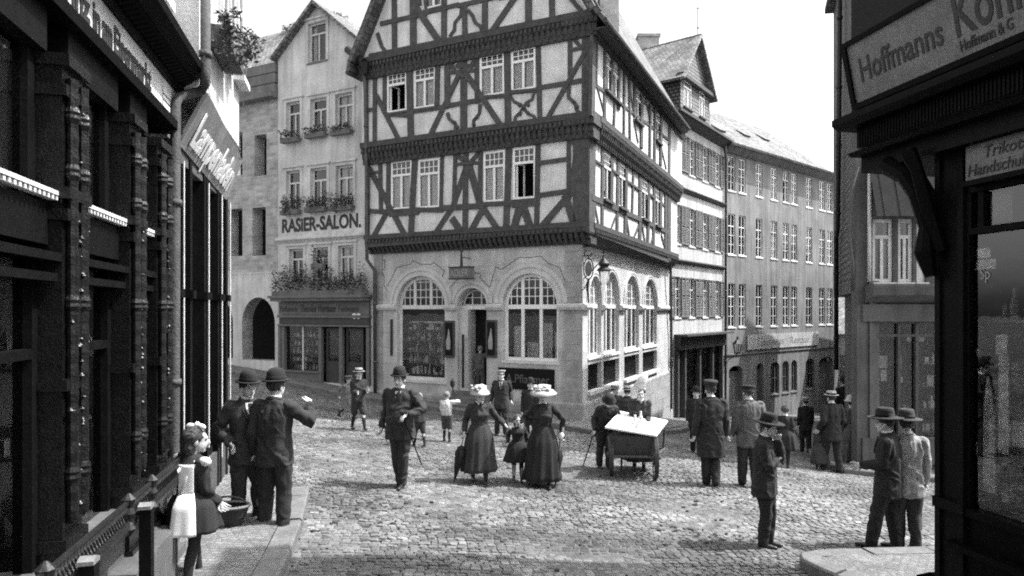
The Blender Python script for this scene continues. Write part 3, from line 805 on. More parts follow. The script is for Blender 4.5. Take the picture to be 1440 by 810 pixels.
for k in (1, 2, 3):
    x = aL[0] + (aL[1] - aL[0]) * k / 4; WT.box(sw, x - .02, x + .02, zL0 + .1, zs - .5, -.52, -.48)
WT.box(sw, aL[0] + .1, aL[1] - .1, zs - .5, zs - .44, -.53, -.47)
for k in range(4):
    c = aL[0] + (aL[1] - aL[0]) * (k + .5) / 4; r = .17
    sw.tube([WT.p(c + r * math.cos(t), zs - .9 + r * math.sin(t), -.5) for t in [math.pi * i / 8 for i in range(9)]], .014, 5)
sw.build('display_rack', M['cream'], TH)
for i, (a0, a1, zt) in enumerate(sides):
    window(WS, a0 + .02, a1 - .02, zS0, 0, TH, o=-.1, style='archshop', arched=(zs + .02, min(zt, zs + 1.05) - .02), fm='cream', fw=.07, vb=1, glass='glass_shop', curtain=1 if i in (0, 1) else 0, sill=.14, sillm='white')
    pp = MB(); WS.box(pp, a0 + .0, a1 - .0, zps + .02, zpe - .02, -.2, -.12); pp.build('window_panel', M['signdark'], TH)
    pp = MB(); WS.box(pp, a0 - .06, a1 + .06, zps - .08, zps + .02, -.1, .1); pp.build('panel_sill', M['stone_trim'], TH)

# ---- timber storeys
def band(W, mb, z0, z1, a0, a1, o, steps=3):
    """stacked mouldings, each a little further out"""
    h = (z1 - z0) / steps
    for k in range(steps): W.box(mb, a0, a1, z0 + h * k + .003, z0 + h * (k + 1) - .003, o - .3, o + (.05, .1, .06, .12)[k % 4] + .002 * k)
def corbels(W, mb, z0, z1, a0, a1, o0, o1, pitch=.42, w=.16):
    n = max(2, int(abs(a1 - a0) / pitch)); st_ = (a1 - a0) / n
    for k in range(n):
        c = a0 + st_ * (k + .5)
        W.profile(mb, [(o0, z0), (o0 + (o1 - o0) * .35, z0), (o0 + (o1 - o0) * .8, z0 + (z1 - z0) * .45), (o1, z1 - .02), (o1, z1), (o0, z1)], c - w / 2, c + w / 2)
def dentils(W, mb, z, h, a0, a1, o, pitch=.11):
    n = int(abs(a1 - a0) / pitch)
    for k in range(n):
        c = a0 + (a1 - a0) * (k + .5) / n; W.box(mb, c - .03, c + .03, z, z + h, o - .02, o + .035)
tb_n = [0]
def beams(W, crop, segs, o, wscale=1.0, zlim=None):
    """trace beam centre lines given in crop pixels, as timbers standing proud of the infill"""
    ox, oy, sc = crop; mb = MB()
    for sg_ in segs:
        pts, w = sg_[:-1], sg_[-1]
        P = [W.pix(ox + x / sc, oy + y / sc, o) for x, y in zip(pts[0::2], pts[1::2])]
        tb_n[0] += 1; oo = o + .028 + (tb_n[0] % 23) * .0012
        # metres per pixel along the wall, at that spot
        a, z = P[0]; q = W.p(a, z, o); mpp = q.y / F
        ww = w / sc * mpp * wscale
        fore = abs(W.r.x * q.y - W.r.y * q.x) / q.y    # foreshortening of the wall
        n = len(P); rows = []
        for i in range(n):
            d = Vector(P[min(i + 1, n - 1)]) - Vector(P[max(i - 1, 0)]); d.normalize()
            nn = Vector((-d.y, d.x))
            hw = ww * .5 / (abs(nn.x) * fore + abs(nn.y) * 1.0)
            e = 0
            if i == 0: e = -.02
            if i == n - 1: e = .02
            c = Vector(P[i]) + d * e
            rows.append((c + nn * hw, c - nn * hw))
        for (l0, r0), (l1, r1) in zip(rows[:-1], rows[1:]):
            W.poly(mb, [tuple(l0), tuple(l1), tuple(r1), tuple(r0)], oo, o - .05)
    return mb
def winrect(W, q, o):
    P = [W.pix(u, v, o) for u, v in q]
    return (min(P[0][0], P[3][0]) * .5 + max(P[0][0], P[3][0]) * .5, (P[1][0] + P[2][0]) / 2, (P[2][1] + P[3][1]) / 2, (P[0][1] + P[1][1]) / 2)
W1f = [(((551, 227), (580, 225), (579, 293), (550, 295.5)), 0), (((590, 224.5), (619, 223), (618, 291.5), (588, 293)), 0),
       (((681, 214.5), (711, 211), (710, 282.5), (680, 285)), 0), (((722.5, 209), (754, 205), (752.5, 279), (721, 280.5)), 1)]
W2f = [(((545, 104.5), (572, 100), (572.5, 155.5), (544.5, 159)), 1), (((582.5, 97), (612.5, 93), (613, 150), (583, 153)), 0),
       (((675, 79), (709, 73), (710, 132.5), (675.5, 136)), 0), (((719, 71), (752.5, 65.5), (754, 124), (720, 129)), 0)]
C1, C2 = (490, 170, 4.0), (490, 0, 4.0)
xl = wtl - .1
z1b = pz(WT, 670, 322, J[1])[1]; z1t = pz(WT, 670, 213, J[1])[1]
z2b = pz(WT, 670, 180, J[2])[1]; z2t = pz(WT, 670, 82, J[2])[1]; z3b = pz(WT, 670, 46, J[3])[1]
zj0 = pz(WT, 670, 350, .1)[1]
print('levels', zj0, z1b, z1t, z2b, z2t, z3b)
for lvl, wins, o, zb, zt in ((1, W1f, J[1], z1b, z1t), (2, W2f, J[2], z2b, z2t)):
    holes = []; rs = []
    for q, op in wins:
        r_ = winrect(WT, q, o); rs.append((r_, op)); holes.append(rect(*r_))
    facade(WT, rect(xl, o, zb - .1, zt + .1), holes, 'infill_wall', M['infill'], TH, o=o, depth=.15)
    for (a0, a1, z0, z1), op in rs:
        window(WT, a0, a1, z0, z1, TH, o=o + .02, style='transom', curtain=0 if op else .85, open_lo=bool(op), sill=.03, sillm='timber')
S1 = [(108, 220, 108, 700, 26), (180, 225, 185, 520, 22), (228, 222, 225, 510, 24), (376, 205, 352, 660, 34), (530, 190, 522, 490, 20), (603, 190, 595, 480, 22), (662, 185, 658, 660, 30), (745, 175, 742, 480, 24),
      (905, 160, 888, 630, 36), (1068, 140, 1060, 600, 28), (1240, 100, 1240, 440, 22), (1310, 60, 1310, 620, 90),
      (120, 508, 240, 512, 26), (235, 520, 395, 508, 40), (385, 500, 530, 503, 28), (520, 492, 760, 478, 32), (755, 470, 930, 462, 26), (925, 468, 1075, 455, 44), (1080, 238, 1240, 215, 24), (1070, 420, 1245, 395, 28), (610, 245, 735, 236, 16), (120, 290, 180, 288, 14),
      (120, 270, 330, 665, 40), (215, 520, 130, 675, 40), (668, 250, 590, 480, 470, 665, 42), (680, 250, 742, 470, 46), (585, 550, 655, 655, 52), (750, 510, 680, 640, 46), (760, 490, 860, 640, 44), (615, 190, 670, 250, 34), (735, 180, 675, 250, 34),
      (965, 480, 925, 640, 52), (985, 480, 1030, 620, 52), (1240, 420, 1085, 600, 52), (1220, 420, 1280, 610, 50), (1300, 140, 1250, 420, 50), (1240, 100, 1310, 170, 30), (110, 700, 1330, 600, 26), (110, 215, 1330, 85, 26)]
S2 = [(100, 400, 105, 810, 22), (152, 410, 150, 790, 20), (207, 410, 207, 640, 20), (345, 380, 355, 800, 34), (505, 350, 500, 590, 26), (558, 350, 560, 600, 30), (650, 330, 650, 760, 38), (722, 310, 725, 580, 26), (893, 270, 900, 720, 36),
      (1068, 240, 1078, 680, 28), (1248, 205, 1248, 460, 26), (1345, 150, 1345, 650, 62),
      (215, 645, 345, 652, 26), (360, 628, 560, 600, 26), (540, 600, 750, 562, 26), (735, 550, 900, 540, 24), (895, 522, 1070, 508, 24), (1075, 495, 1330, 452, 26), (565, 410, 715, 398, 20), (1255, 282, 1325, 270, 20), (105, 622, 155, 614, 20),
      (160, 540, 290, 795, 32), (625, 420, 450, 790, 38), (660, 410, 870, 725, 40), (1330, 300, 1115, 680, 36), (575, 355, 600, 400, 650, 430, 30), (712, 330, 690, 385, 650, 430, 30), (620, 360, 680, 400, 60),
      (560, 640, 570, 670, 605, 700, 605, 730, 635, 755, 24), (742, 590, 738, 640, 705, 680, 708, 720, 690, 745, 24),
      (915, 545, 935, 575, 970, 588, 985, 605, 22), (1045, 520, 1035, 560, 1000, 580, 985, 605, 22), (985, 605, 965, 635, 940, 660, 935, 705, 22), (985, 605, 1010, 640, 1045, 655, 1055, 690, 22),
      (1240, 490, 1240, 550, 1275, 580, 1285, 620, 1312, 645, 26), (1270, 220, 1310, 270, 30), (100, 812, 1350, 660, 22), (100, 400, 1350, 175, 30)]
mb = beams(WT, C1, S1, J[1]); mb.build('beam_frame', M['timber'], TH)
mb = beams(WT, C2, S2, J[2]); mb.build('beam_frame', M['timber'], TH)
# knobbly carving on the curved braces
for (x, y) in ((597, 690), (612, 715), (722, 660), (703, 700), (985, 605), (960, 590), (1010, 590), (965, 640), (1008, 635), (1262, 570), (1285, 600), (640, 380), (610, 370), (675, 370)):
    kn = MB(); a, z = WT.pix(490 + x / 4, y / 4, J[2] + .04); kn.lathe([(.01, -.06), (.05, -.02), (.05, .02), (.01, .06)], c=WT.p(a, z, J[2] + .03), seg=8); kn.build('carved_knob', M['timber'], TH)
# gable wall
zap = 17.6; gl_, gr_ = xl - .05, J[3]
cs = (gl_ + gr_) / 2
z3 = z3b - .15; zk = (zap - z3)
gw = WT.pix(609, 8, J[3])
gwin = (WT.pix(598, 0, J[3])[0], WT.pix(622, 0, J[3])[0], WT.pix(610, 11, J[3])[1], WT.pix(610, 11, J[3])[1] + 1.2)
facade(WT, [(gl_, z3), (gr_, z3), (cs, zap)], [rect(*gwin)], 'gable_wall', M['infill'], TH, o=J[3], depth=.15)
window(WT, *gwin, TH, o=J[3] + .02, style='transom', curtain=.6, sill=.03, sillm='timber')
S3 = [(260, -60, 262, 290, 28), (365, -60, 368, 265, 36), (540, -60, 540, 245, 30), (655, 40, 658, 215, 28), (770, -60, 770, 175, 32), (1015, -120, 1015, 125, 36), (1145, -60, 1148, 95, 32), (185, 135, 440, 78, 24), (440, 72, 620, 28, 22), (620, 35, 850, -20, 24), (850, -10, 1250, -100, 24),
      (380, 40, 520, 245, 46), (945, -20, 815, 170, 44), (1240, -20, 1310, 62, 32), (165, 190, 180, 235, 190, 265, 212, 292, 26), (640, 45, 632, 90, 600, 130, 598, 170, 572, 205, 26), (675, 60, 700, 90, 715, 130, 745, 150, 755, 190, 26), (120, 325, 1370, 75, 44),
      (390, -60, 400, 30, 30), (430, -50, 440, 75, 18)]
mb = beams(WT, C2, S3, J[3])
for (p, q) in (((gl_, z3), (cs, zap)), ((gr_, z3), (cs, zap))):
    d = (Vector(q) - Vector(p)).normalized(); nn = Vector((-d.y, d.x)) * .14
    WT.poly(mb, [tuple(Vector(p) + nn), tuple(Vector(q) + nn), tuple(Vector(q) - nn), tuple(Vector(p) - nn)], J[3] + .06, J[3] - .1)
mb.build('beam_frame', M['timber'], TH)
# jetty bands between storeys (gable side then long side)
for (z0, z1, o, oin) in ((zj0, z1b + .02, J[1], 0.0), (z1t - .02, z2b + .02, J[2], J[1]), (z2t - .02, z3b - .05, J[3], J[2])):
    jb = MB(); h = z1 - z0; q = h / 4
    for W, a0, a1 in ((WT, xl - .04, o), (WS, -o, SL)):
        if W is WS: a0 = -o
        W.box(jb, a0 if W is WT else 0, a1, z0 + .002, z0 + q, oin - .35, oin + .10)
        W.box(jb, a0 if W is WT else 0, a1, z0 + q + .002, z0 + 2 * q, oin - .35, (oin + o) / 2 + .05)
        W.box(jb, a0 if W is WT else 0, a1, z0 + 2 * q + .002, z0 + 3 * q, oin - .35, o + .02)
        W.box(jb, a0 if W is WT else 0, a1, z0 + 3 * q + .002, z1, oin - .35, o + .07)
        corbels(W, jb, z0 + .01, z0 + 2.6 * q, xl if W is WT else .1, a1 - .1, oin + .0, o + (.04 if W is WT else .07), pitch=.16, w=.09)
        dentils(W, jb, z0 + 2 * q + .02, q * .7, xl if W is WT else .05, a1 - .02, o + .05, pitch=.13)
        dentils(W, jb, z0 + .03, q * .6, xl if W is WT else .05, a1 - .02, oin + .10, pitch=.2)
    c = WT.p(0, 0, 0)
    jb.prism([xy(WT.p(-.3, 0, o + .06)), xy(WT.p(o + .05, 0, o + .06)), xy(WT.p(o + .05, 0, -.3)), xy(WT.p(-.3, 0, -.3))], z0 + 2 * q + .004, z1 + .004)
    jb.build('carved_cornice', M['timber_dark'], TH)
# long side storeys
K1, K2 = (820, 170, 3.68), (820, 0, 4.05)
def sidewin(crop, xs_, o):
    ox, oy, sc = crop; out = []
    for x0, x1, y0, y1 in xs_:
        a0, a1 = WS.s_(ox + x0 / sc, o), WS.s_(ox + x1 / sc, o)
        z1 = WS.pix(ox + (x0 + x1) / 2 / sc, oy + y0 / sc, o)[1]; z0 = WS.pix(ox + (x0 + x1) / 2 / sc, oy + y1 / sc, o)[1]
        out.append((a0, a1, z0, z1))
    return out
w1 = sidewin(K1, [(100, 142, 145, 405), (180, 217, 195, 450), (300, 332, 280, 512), (370, 397, 330, 548)], J[1])
w2 = sidewin(K2, [(120, 158, 300, 550), (162, 205, 345, 600), (290, 328, 490, 680), (408, 436, 610, 780)], J[2])
zav = lambda ws, i: sum(w[i] for w in ws) / len(ws)
for ws, o, zb, zt in ((w1, J[1], z1b, z1t), (w2, J[2], z2b, z2t)):
    z0, z1 = zav(ws, 2), zav(ws, 3)
    print('side windows', ws)
    z1 = min(z1, zt - .1)
    facade(WS, rect(-o, SL, zb - .1, zt + .1), [rect(a0, a1, z0, z1) for a0, a1, _, _ in ws], 'infill_wall', M['infill_lit'], TH, o=o, depth=.15)
    for a0, a1, _, _ in ws: window(WS, a0, a1, z0, z1, TH, o=o + .02, style='transom', curtain=.7, sill=.1, sillm='timber', fm='cream')
T1 = [(45, 60, 40, 560, 34), (97, 100, 95, 560, 12), (147, 140, 143, 420, 16), (178, 160, 172, 590, 12), (222, 190, 214, 610, 16), (258, 215, 250, 480, 10), (292, 240, 290, 650, 14), (338, 270, 330, 690, 14), (366, 290, 360, 680, 12), (400, 320, 396, 560, 16), (425, 330, 424, 700, 12), (442, 340, 440, 720, 18),
      (40, 395, 440, 578, 30), (60, 208, 100, 232, 12), (145, 255, 180, 280, 12), (220, 310, 292, 360, 12), (335, 375, 366, 402, 12), (400, 425, 440, 450, 12),
      (52, 400, 80, 555, 14), (168, 490, 135, 575, 12), (222, 500, 238, 610, 14), (288, 535, 250, 630, 14), (305, 550, 322, 660, 12), (362, 585, 338, 675, 12), (402, 590, 432, 690, 12), (25, 565, 440, 725, 26), (50, 75, 440, 345, 14)]
T2 = [(58, 210, 50, 660, 22), (75, 220, 72, 480, 8), (120, 270, 118, 700, 12), (160, 310, 158, 560, 14), (200, 360, 198, 620, 12), (175, 590, 170, 740, 10), (230, 400, 228, 790, 8), (258, 420, 262, 800, 8), (290, 450, 288, 660, 12), (330, 500, 328, 840, 14), (378, 600, 375, 890, 10), (405, 610, 402, 920, 10), (440, 630, 437, 940, 12), (490, 660, 488, 990, 14),
      (50, 470, 490, 800, 20), (78, 500, 130, 690, 10), (262, 470, 280, 620, 8), (285, 680, 310, 810, 10), (430, 780, 470, 960, 10), (352, 560, 385, 720, 8), (328, 570, 405, 640, 8), (440, 650, 490, 700, 10), (60, 215, 490, 660, 14), (50, 640, 490, 1010, 18)]
beams(WS, K1, T1, J[1]).build('beam_frame', M['timber'], TH)
beams(WS, K2, T2, J[2]).build('beam_frame', M['timber'], TH)
# black body behind the facades for the darkness of the rooms, and the roof
bd = MB(); q = .55; dep = 11.2
P0 = WT.p(wtl + .02, 0, -q); P1 = WT.p(-q, 0, -q); P2 = WS.p(SL - .05, 0, -q); P3 = P2 + (P0 - P1)
bd.prism([xy(P0), xy(P1), xy(P2), xy(P3)], -2.5, z3b)
bd.build('room_darkness', M['interior'], TH)
lw = MB(); A = WT.p(wtl, 0, 0); Bk = A + WS.r * SL
lw.hexa([(*p.xy, z) for z in (-1, z3b) for p in (A + Vector((0, 0, 0)), WT.p(wtl + .02, 0, 0), WT.p(wtl + .02, 0, 0) + WS.r * SL, Bk)])
lw.build('party_wall', M['plaster_dim'], TH)
rf = MB()
eo = .36
zeR = z3 - .1
R0 = WT.p(cs, zap + .12, J[3] + .35); R1 = R0 + WS.r * (SL - .05); 
for sd, a in ((1, gr_ + eo), (-1, gl_ - .16)):
    slope = (zap - z3) / (cs - gl_)
    aa = gr_ + .1 if sd > 0 else gl_ - .1
    E0 = WT.p(aa, z3 + .0, J[3] + .35); E1 = E0 + WS.r * (SL - .05)
    roof_slab(rf, [E0, E1, R1, R0], .16)
    G0 = WT.p(a, z3 - .32, J[3] + .35); G1 = G0 + WS.r * (SL - .05)
    roof_slab(rf, [G0, G1, E1 + Vector((0, 0, .03)), E0 + Vector((0, 0, .03))], .1)
rf.build('roof', M['slate'], TH)
ea = MB()
for sd, a in ((1, gr_ + eo - .02), (-1, gl_ - .14)):
    A0 = WT.p(a, z3 - .36, J[3] + .33); ea.tube([A0, A0 + WS.r * (SL + .05)], .07, 8)
    I0 = WT.p((gr_ - .1) if sd > 0 else gl_ + .1, z3 - .42, J[3] + .0)
    B0 = WT.p(a - .06 * sd, z3 - .42, J[3])
    ea.hexa([I0, B0, B0 + WS.r * SL, I0 + WS.r * SL] + [p + Vector((0, 0, .05)) for p in (I0, B0, B0 + WS.r * SL, I0 + WS.r * SL)])
ea.build('gutter', M['timber_dark'], TH)
cp = MB(); c0 = WT.p(gr_ - .05, z3 + .5, -.5); cp.box((c0.x - .25, c0.y - .25, z3 - .3), (c0.x + .25, c0.y + .25, z3 + 1.05)); cp.box((c0.x - .3, c0.y - .3, z3 + 1.05), (c0.x + .3, c0.y + .3, z3 + 1.12))
cp.build('chimney', M['brick'], TH)

# downpipes
def downpipe(pts, r, label, name='drainpipe', m='zinc', clamps=True):
    mb = MB(); mb.tube(pts, r, 10)
    if clamps:
        for a, b in zip(pts[:-1], pts[1:]):
            a, b = Vector(a), Vector(b); L = (b - a).length
            k = 1.0
            while k < L: p = a + (b - a).normalized() * k; mb.tube([p - (b - a).normalized() * .03, p + (b - a).normalized() * .03], r * 1.3, 10); k += 1.8
    o = mb.build(name, M[m], smooth=True, loc=tuple(pts[-1])); tag(o, label, 'drainpipe')
def PP(W, u, v, o): a, z = W.pix(u, v, o); return W.p(a, z, o)
downpipe([PP(WT, 511, 95, .75), PP(WT, 514, 130, .6), PP(WT, 515.5, 260, .45), PP(WT, 516, 365, .3), PP(WT, 527, 381, .12), PP(WT, 527.5, 560, .12)], .055, 'grey downpipe between the shaving salon and the timbered house')
downpipe([PP(WS, 942.5, 152, .25), PP(WS, 943, 375, .2), PP(WB, 944, 470, .12), PP(WB, 944, 575, .12)], .055, 'downpipe at the seam of the timbered house and the shuttered house')
hp = thing('gutter_hopper', 'dark hopper head and gutter end at the eaves left of the timbered gable', 'gutter', tuple(PP(WT, 500, 75, .7)))
h_ = MB(); h_.tube([PP(WT, 489, 70, .5), PP(WT, 512, 88, .8)], .12, 8); h_.tube([PP(WT, 512, 88, .8), PP(WT, 514, 104, .75)], [.16, .07], 8); h_.build('hopper', M['iron'], hp)

# hanging sign over the door
hs = thing('hanging_sign', 'small iron box sign hanging over the stone house doorway', 'sign', tuple(PP(WT, 649, 385, .45)))
a0, z1 = pz(WT, 634.5, 377, .45); a1, z0 = pz(WT, 663.5, 391, .45)
b = MB(); WT.box(b, a0, a1, z0, z1, .33, .57); bx = b.build('sign_box', M['signmid'], hs)
b = MB(); WT.box(b, a0 - .02, a1 + .02, z1, z1 + .03, .31, .59); WT.box(b, a0 - .02, a1 + .02, z0 - .03, z0, .31, .59); b.build('sign_frame', M['iron'], hs)
text(WT, 'ADLER', a0 + .05, z0 + .05, z1 - z0 - .1, M['lettermid'], bx, o=.575, width=a1 - a0 - .1)
b = MB(); c = (a0 + a1) / 2; b.tube([WT.p(c, z1 + .03, .45), WT.p(c, z1 + .5, .45)], [.045, .02], 8); b.lathe([(.05, 0), (.02, .12), (.005, .3)], c=WT.p(c, z1 + .45, .45), seg=8); b.tube([WT.p(c, z1 + .3, 0), WT.p(c, z1 + .3, .45)], .015, 6)
b.build('bracket', M['iron'], hs)
# corner lamp and guild sign on iron brackets
lm = thing('street_lamp', 'glazed lantern hanging from a scrolled iron bracket at the timbered house corner', 'lamp', tuple(WS.p(1.0, 3.2, .6)))
Lp = PP(WS, 849.5, 379, .55)
b = MB(); top = Vector((Lp.x, Lp.y, Lp.z + .3))
arm0 = WS.p(.12, Lp.z + .62, .0); arm0b = WS.p(.12, Lp.z - .25, 0)
b.tube([arm0, WS.p(WS.s_(849, .55), Lp.z + .62, .55) + Vector((0, 0, .02))], .016, 6)
b.tube([arm0b, WS.p(.3, Lp.z + .0, .2), WS.p(.5, Lp.z + .3, .42), WS.p(WS.s_(849, .55), Lp.z + .62, .55)], .014, 6)
for k in range(3):
    c = WS.p(.2 + .12 * k, Lp.z + .45 - .07 * k, .1 + .12 * k); b.tube([c + (WS.n * math.cos(t) + Vector((0, 0, 1)) * math.sin(t)) * (.09 - .02 * k) for t in [i * .7 for i in range(10)]], .009, 5)
b.tube([WS.p(WS.s_(849, .55), Lp.z + .62, .55), top], .012, 6)
b.build('bracket', M['iron'], lm)
b = MB(); b.lathe([(.02, .3), (.05, .26), (.13, .18), (.15, .16), (.15, .12), (.11, .08), (.12, .05), (.19, 0), (.2, -.03), (.17, -.04)][::-1], c=tuple(Lp), seg=16); b.build('lamp_hood', M['iron'], lm, smooth=False)
b = MB(); b.lathe([(.1, -.42), (.13, -.3), (.15, -.05), (.14, -.04)], c=tuple(Lp), seg=12); b.build('lamp_glass', M['glass'], lm)
gs = thing('guild_sign', 'oval iron guild sign with a hanging shears shape at the sunlit corner', 'sign', tuple(WS.p(.4, 3.4, .3)))
c = PP(WS, 827.5, 378, .3)
b = MB(); rr = (.13, .27)
b.tube([c + WT.r * rr[0] * math.cos(t) + Vector((0, 0, rr[1] * math.sin(t))) for t in [2 * math.pi * i / 20 for i in range(20)]], .018, 6, closed=True)
b.tube([c + Vector((0, 0, -.27)), c + Vector((-.03, 0, -.5)), c + Vector((.02, 0, -.95))], [.03, .035, .012], 6)
b.tube([c + Vector((0, 0, -.27)), c + Vector((-.1, 0, -.5)), PP(WT, 819, 408, .02)], .012, 6)
b.tube([c + Vector((0, 0, .27)), c + Vector((0, 0, .36))], .01, 6); b.tube([WT.p(0, c.z + .36, .0) + Vector((0, -.0, 0)), c + Vector((.1, 0, .36)), c + Vector((.45, .1, .38))], .012, 6)
b.build('sign_frame', M['iron'], gs)
b = MB(); b.lathe([(.001, -.02), (1, 0), (.001, .02)], c=(0, 0, 0), seg=16, mtx=Matrix.Translation(c) @ Matrix(((WT.r.x * .1, 0, WT.n.x, 0), (WT.r.y * .1, 0, WT.n.y, 0), (0, .2, 0, 0), (0, 0, 0, 1))))
b.build('emblem', M['signmid'], gs)

# ================================================================== SHAVING SALON HOUSE and ARCADE HOUSE (gable street beyond)
oS = -.02
SH = thing('narrow_gabled_house', 'narrow plastered house with steep gable, flower boxes and a barber shop below', 'house', tuple(WT.p((SB + wtl) / 2, .6, 0)))
e0, e1 = SB, wtl - .02
def wr(W, u0, u1, v0, v1, o=0.0):
    a0, a1 = W.s_(u0, o), W.s_(u1, o); um = (u0 + u1) / 2
    return (a0, a1, W.pix(um, v1, o)[1], W.pix(um, v0, o)[1])
r0 = [wr(WT, 434, 459, 31, 86)]
r1 = [wr(WT, 403, 422.5, 143, 196), wr(WT, 437, 460, 138, 189), wr(WT, 472, 496, 131, 185)]
r2 = [wr(WT, 403, 422.5, 240, 296), wr(WT, 437, 460, 236, 292), wr(WT, 473, 497, 232, 290)]
r3 = [wr(WT, 407, 427, 350, 398), wr(WT, 441, 462, 348, 398), wr(WT, 476, 498, 345, 398)]
zshop = WT.pix(455, 420)[1]; zbase = WT.pix(455, 538)[1]
zE = WT.pix(391, 80)[1]; zpk = WT.pix(445, 6)[1]; pk = WT.s_(446)
e1r = 2 * pk - e0
outl = [(e0, -.2), (e1, -.2), (e1, zE - (e1r - e1) * -0.0 if e1 > e1r else zE), (pk, zpk), (e0, zE)]
# right eave sits where the gable slope meets the right edge
slope = (zpk - zE) / (pk - e0); outl[2] = (e1, zpk - slope * (e1 - pk))
shopdoor = rect(e0 + .25, e1 - .25, zbase, zshop - .35)
facade(WT, outl, [rect(*r) for r in r0 + r1 + r2 + r3] + [shopdoor], 'wall', M['plaster_warm'], SH, depth=.3)
for i, r in enumerate(r0): window(WT, *r, SH, o=-.08, style='cross', fm='cream', fw=.05, top=.28, curtain=.5, sillm='plaster_dim')
for row, rr_ in ((1, r1), (2, r2), (3, r3)):
    for i, r in enumerate(rr_):
        window(WT, *r, SH, o=-.1, style='cross', fm='cream', fw=.06, top=.3, curtain=(0, 0, .9)[i] if row != 2 else (.0, .25, .9)[i], sillm='plaster_warm')
for r in r1 + r2 + r3 + r0:
    tr_ = MB()
    a0, a1, z0, z1 = r
    for (p, q, s_, t_) in ((a0 - .1, a0, z0 - .02, z1 + .1), (a1, a1 + .1, z0 - .02, z1 + .1), (a0, a1, z1, z1 + .1)): WT.box(tr_, p, q, s_, t_, .003, .03)
    WT.box(tr_, a0 - .15, a1 + .15, z1 + .1, z1 + .16, .003, .08)
    tr_.build('window_surround', M['plaster_warm'], SH)
tr_ = MB()
zl = WT.pix(452, 335)[1]
WT.profile(tr_, [(.003, zl - .1), (.08, zl - .04), (.14, zl), (.14, zl + .05), (.003, zl + .14)], e0, e1)
tr_.build('moulding', M['plaster_warm'], SH)
text(WT, 'RASiER-SALON.', WT.s_(397), WT.pix(450, 322)[1] - .02, .44, M['letterdark'], SH, o=.012, width=WT.s_(508) - WT.s_(397), bold=.03)
# roof
rf = MB(); ov = .25
for (a, z) in ((e0 - .15, zE - .15 * slope), (e1 + .1, zpk - slope * (e1 + .1 - pk))):
    A = WT.p(a, z + .02, ov); B = WT.p(pk, zpk + .06, ov); D = -WT.n * 9
    roof_slab(rf, [A, A + D, B + D, B], .1)
rf.build('roof', M['tile'], SH)
b = MB(); P = [WT.p(e0 + .02, 0, -.6), WT.p(e1, 0, -.6)]; D = -WT.n * 8
b.prism([xy(P[0]), xy(P[1]), xy(P[1] + D), xy(P[0] + D)], -.2, zE); b.build('room_darkness', M['interior'], SH)
b = MB(); P = [WT.p(e0 + .002, 0, -.01), WT.p(e0 + .3, 0, -.01)]
b.prism([xy(P[0]), xy(P[1]), xy(P[1] + D), xy(P[0] + D)], -.2, zE - .1); b.build('party_wall', M['plaster_dim'], SH)
# shop front
sf = MB(); a0, a1 = e0 + .1, e1 - .1
WT.box(sf, a0, a1, zshop - .08, zshop + .02, .003, .45); WT.box(sf, a0 - .04, a1 + .04, zshop + .02, zshop + .1, .003, .52)
WT.box(sf, a0, a1, zshop - .62, zshop - .53, .003, .14); WT.box(sf, a0, a1, zshop - .9, zshop - .84, .003, .14)
for x in (a0, a0 + .16, WT.s_(452) - .04, WT.s_(481) - .04, a1 - .14): WT.box(sf, x, x + .12, zbase, zshop - .9, -.02, .1)
WT.box(sf, a0, WT.s_(452), zbase, WT.pix(425, 523)[1], -.02, .09)
WT.box(sf, a0 + .1, WT.s_(452), WT.pix(425, 523)[1], WT.pix(425, 523)[1] + .05, -.02, .16)
shf = sf.build('shop_front', M['shutter'], SH)
b = MB(); WT.box(b, a0 + .03, a1 - .03, zshop - .52, zshop - .1, .003, .1); sb = b.build('sign_board', M['signmid'], SH)
text(WT, 'Parfumerie', a0 + .1, zshop - .42, .2, M['letterdark'], sb, o=.104, width=.78)
text(WT, 'Theodor Hermann', a0 + 1.0, zshop - .43, .24, M['letterdark'], sb, o=.104, width=1.5, bold=.02)
text(WT, 'Feldmann', a0 + 2.62, zshop - .42, .2, M['letterdark'], sb, o=.104, width=.8)
b = MB(); WT.box(b, a0 + .03, a1 - .03, zshop - .83, zshop - .63, .003, .08); sb2 = b.build('sign_board', M['cartwood'], SH)
for u in (498.5, 504.5):
    bb = MB(); a, z = WT.pix(u, 444.5, .1); bb.lathe([(.001, 0), (.09, .0), (.09, .03), (.001, .03)], mtx=Matrix.Translation(WT.p(a, z, .085)) @ Matrix(((WT.r.x, 0, WT.n.x, 0), (WT.r.y, 0, WT.n.y, 0), (0, 1, 0, 0), (0, 0, 0, 1))), seg=14); bb.build('barber_disc', M['white'], sb2)
w0, w1_ = a0 + .3, WT.s_(449)
b = MB(); b.face([WT.p(w0, WT.pix(425, 522)[1], -.03), WT.p(w1_, WT.pix(425, 522)[1], -.03), WT.p(w1_, zshop - .9, -.03), WT.p(w0, zshop - .9, -.03)]); b.build('pane', M['glass_shop'], SH, recalc=False)
b = MB(); x = (w0 + w1_) / 2; WT.box(b, x - .025, x + .025, WT.pix(425, 522)[1], zshop - .9, -.05, .0); b.build('mullion', M['cream'], SH)
goods(WT, w0 + .02, w1_ - .02, WT.pix(425, 520)[1], zshop - 1.0, -.25, 0, SH, 12, shelves=5)
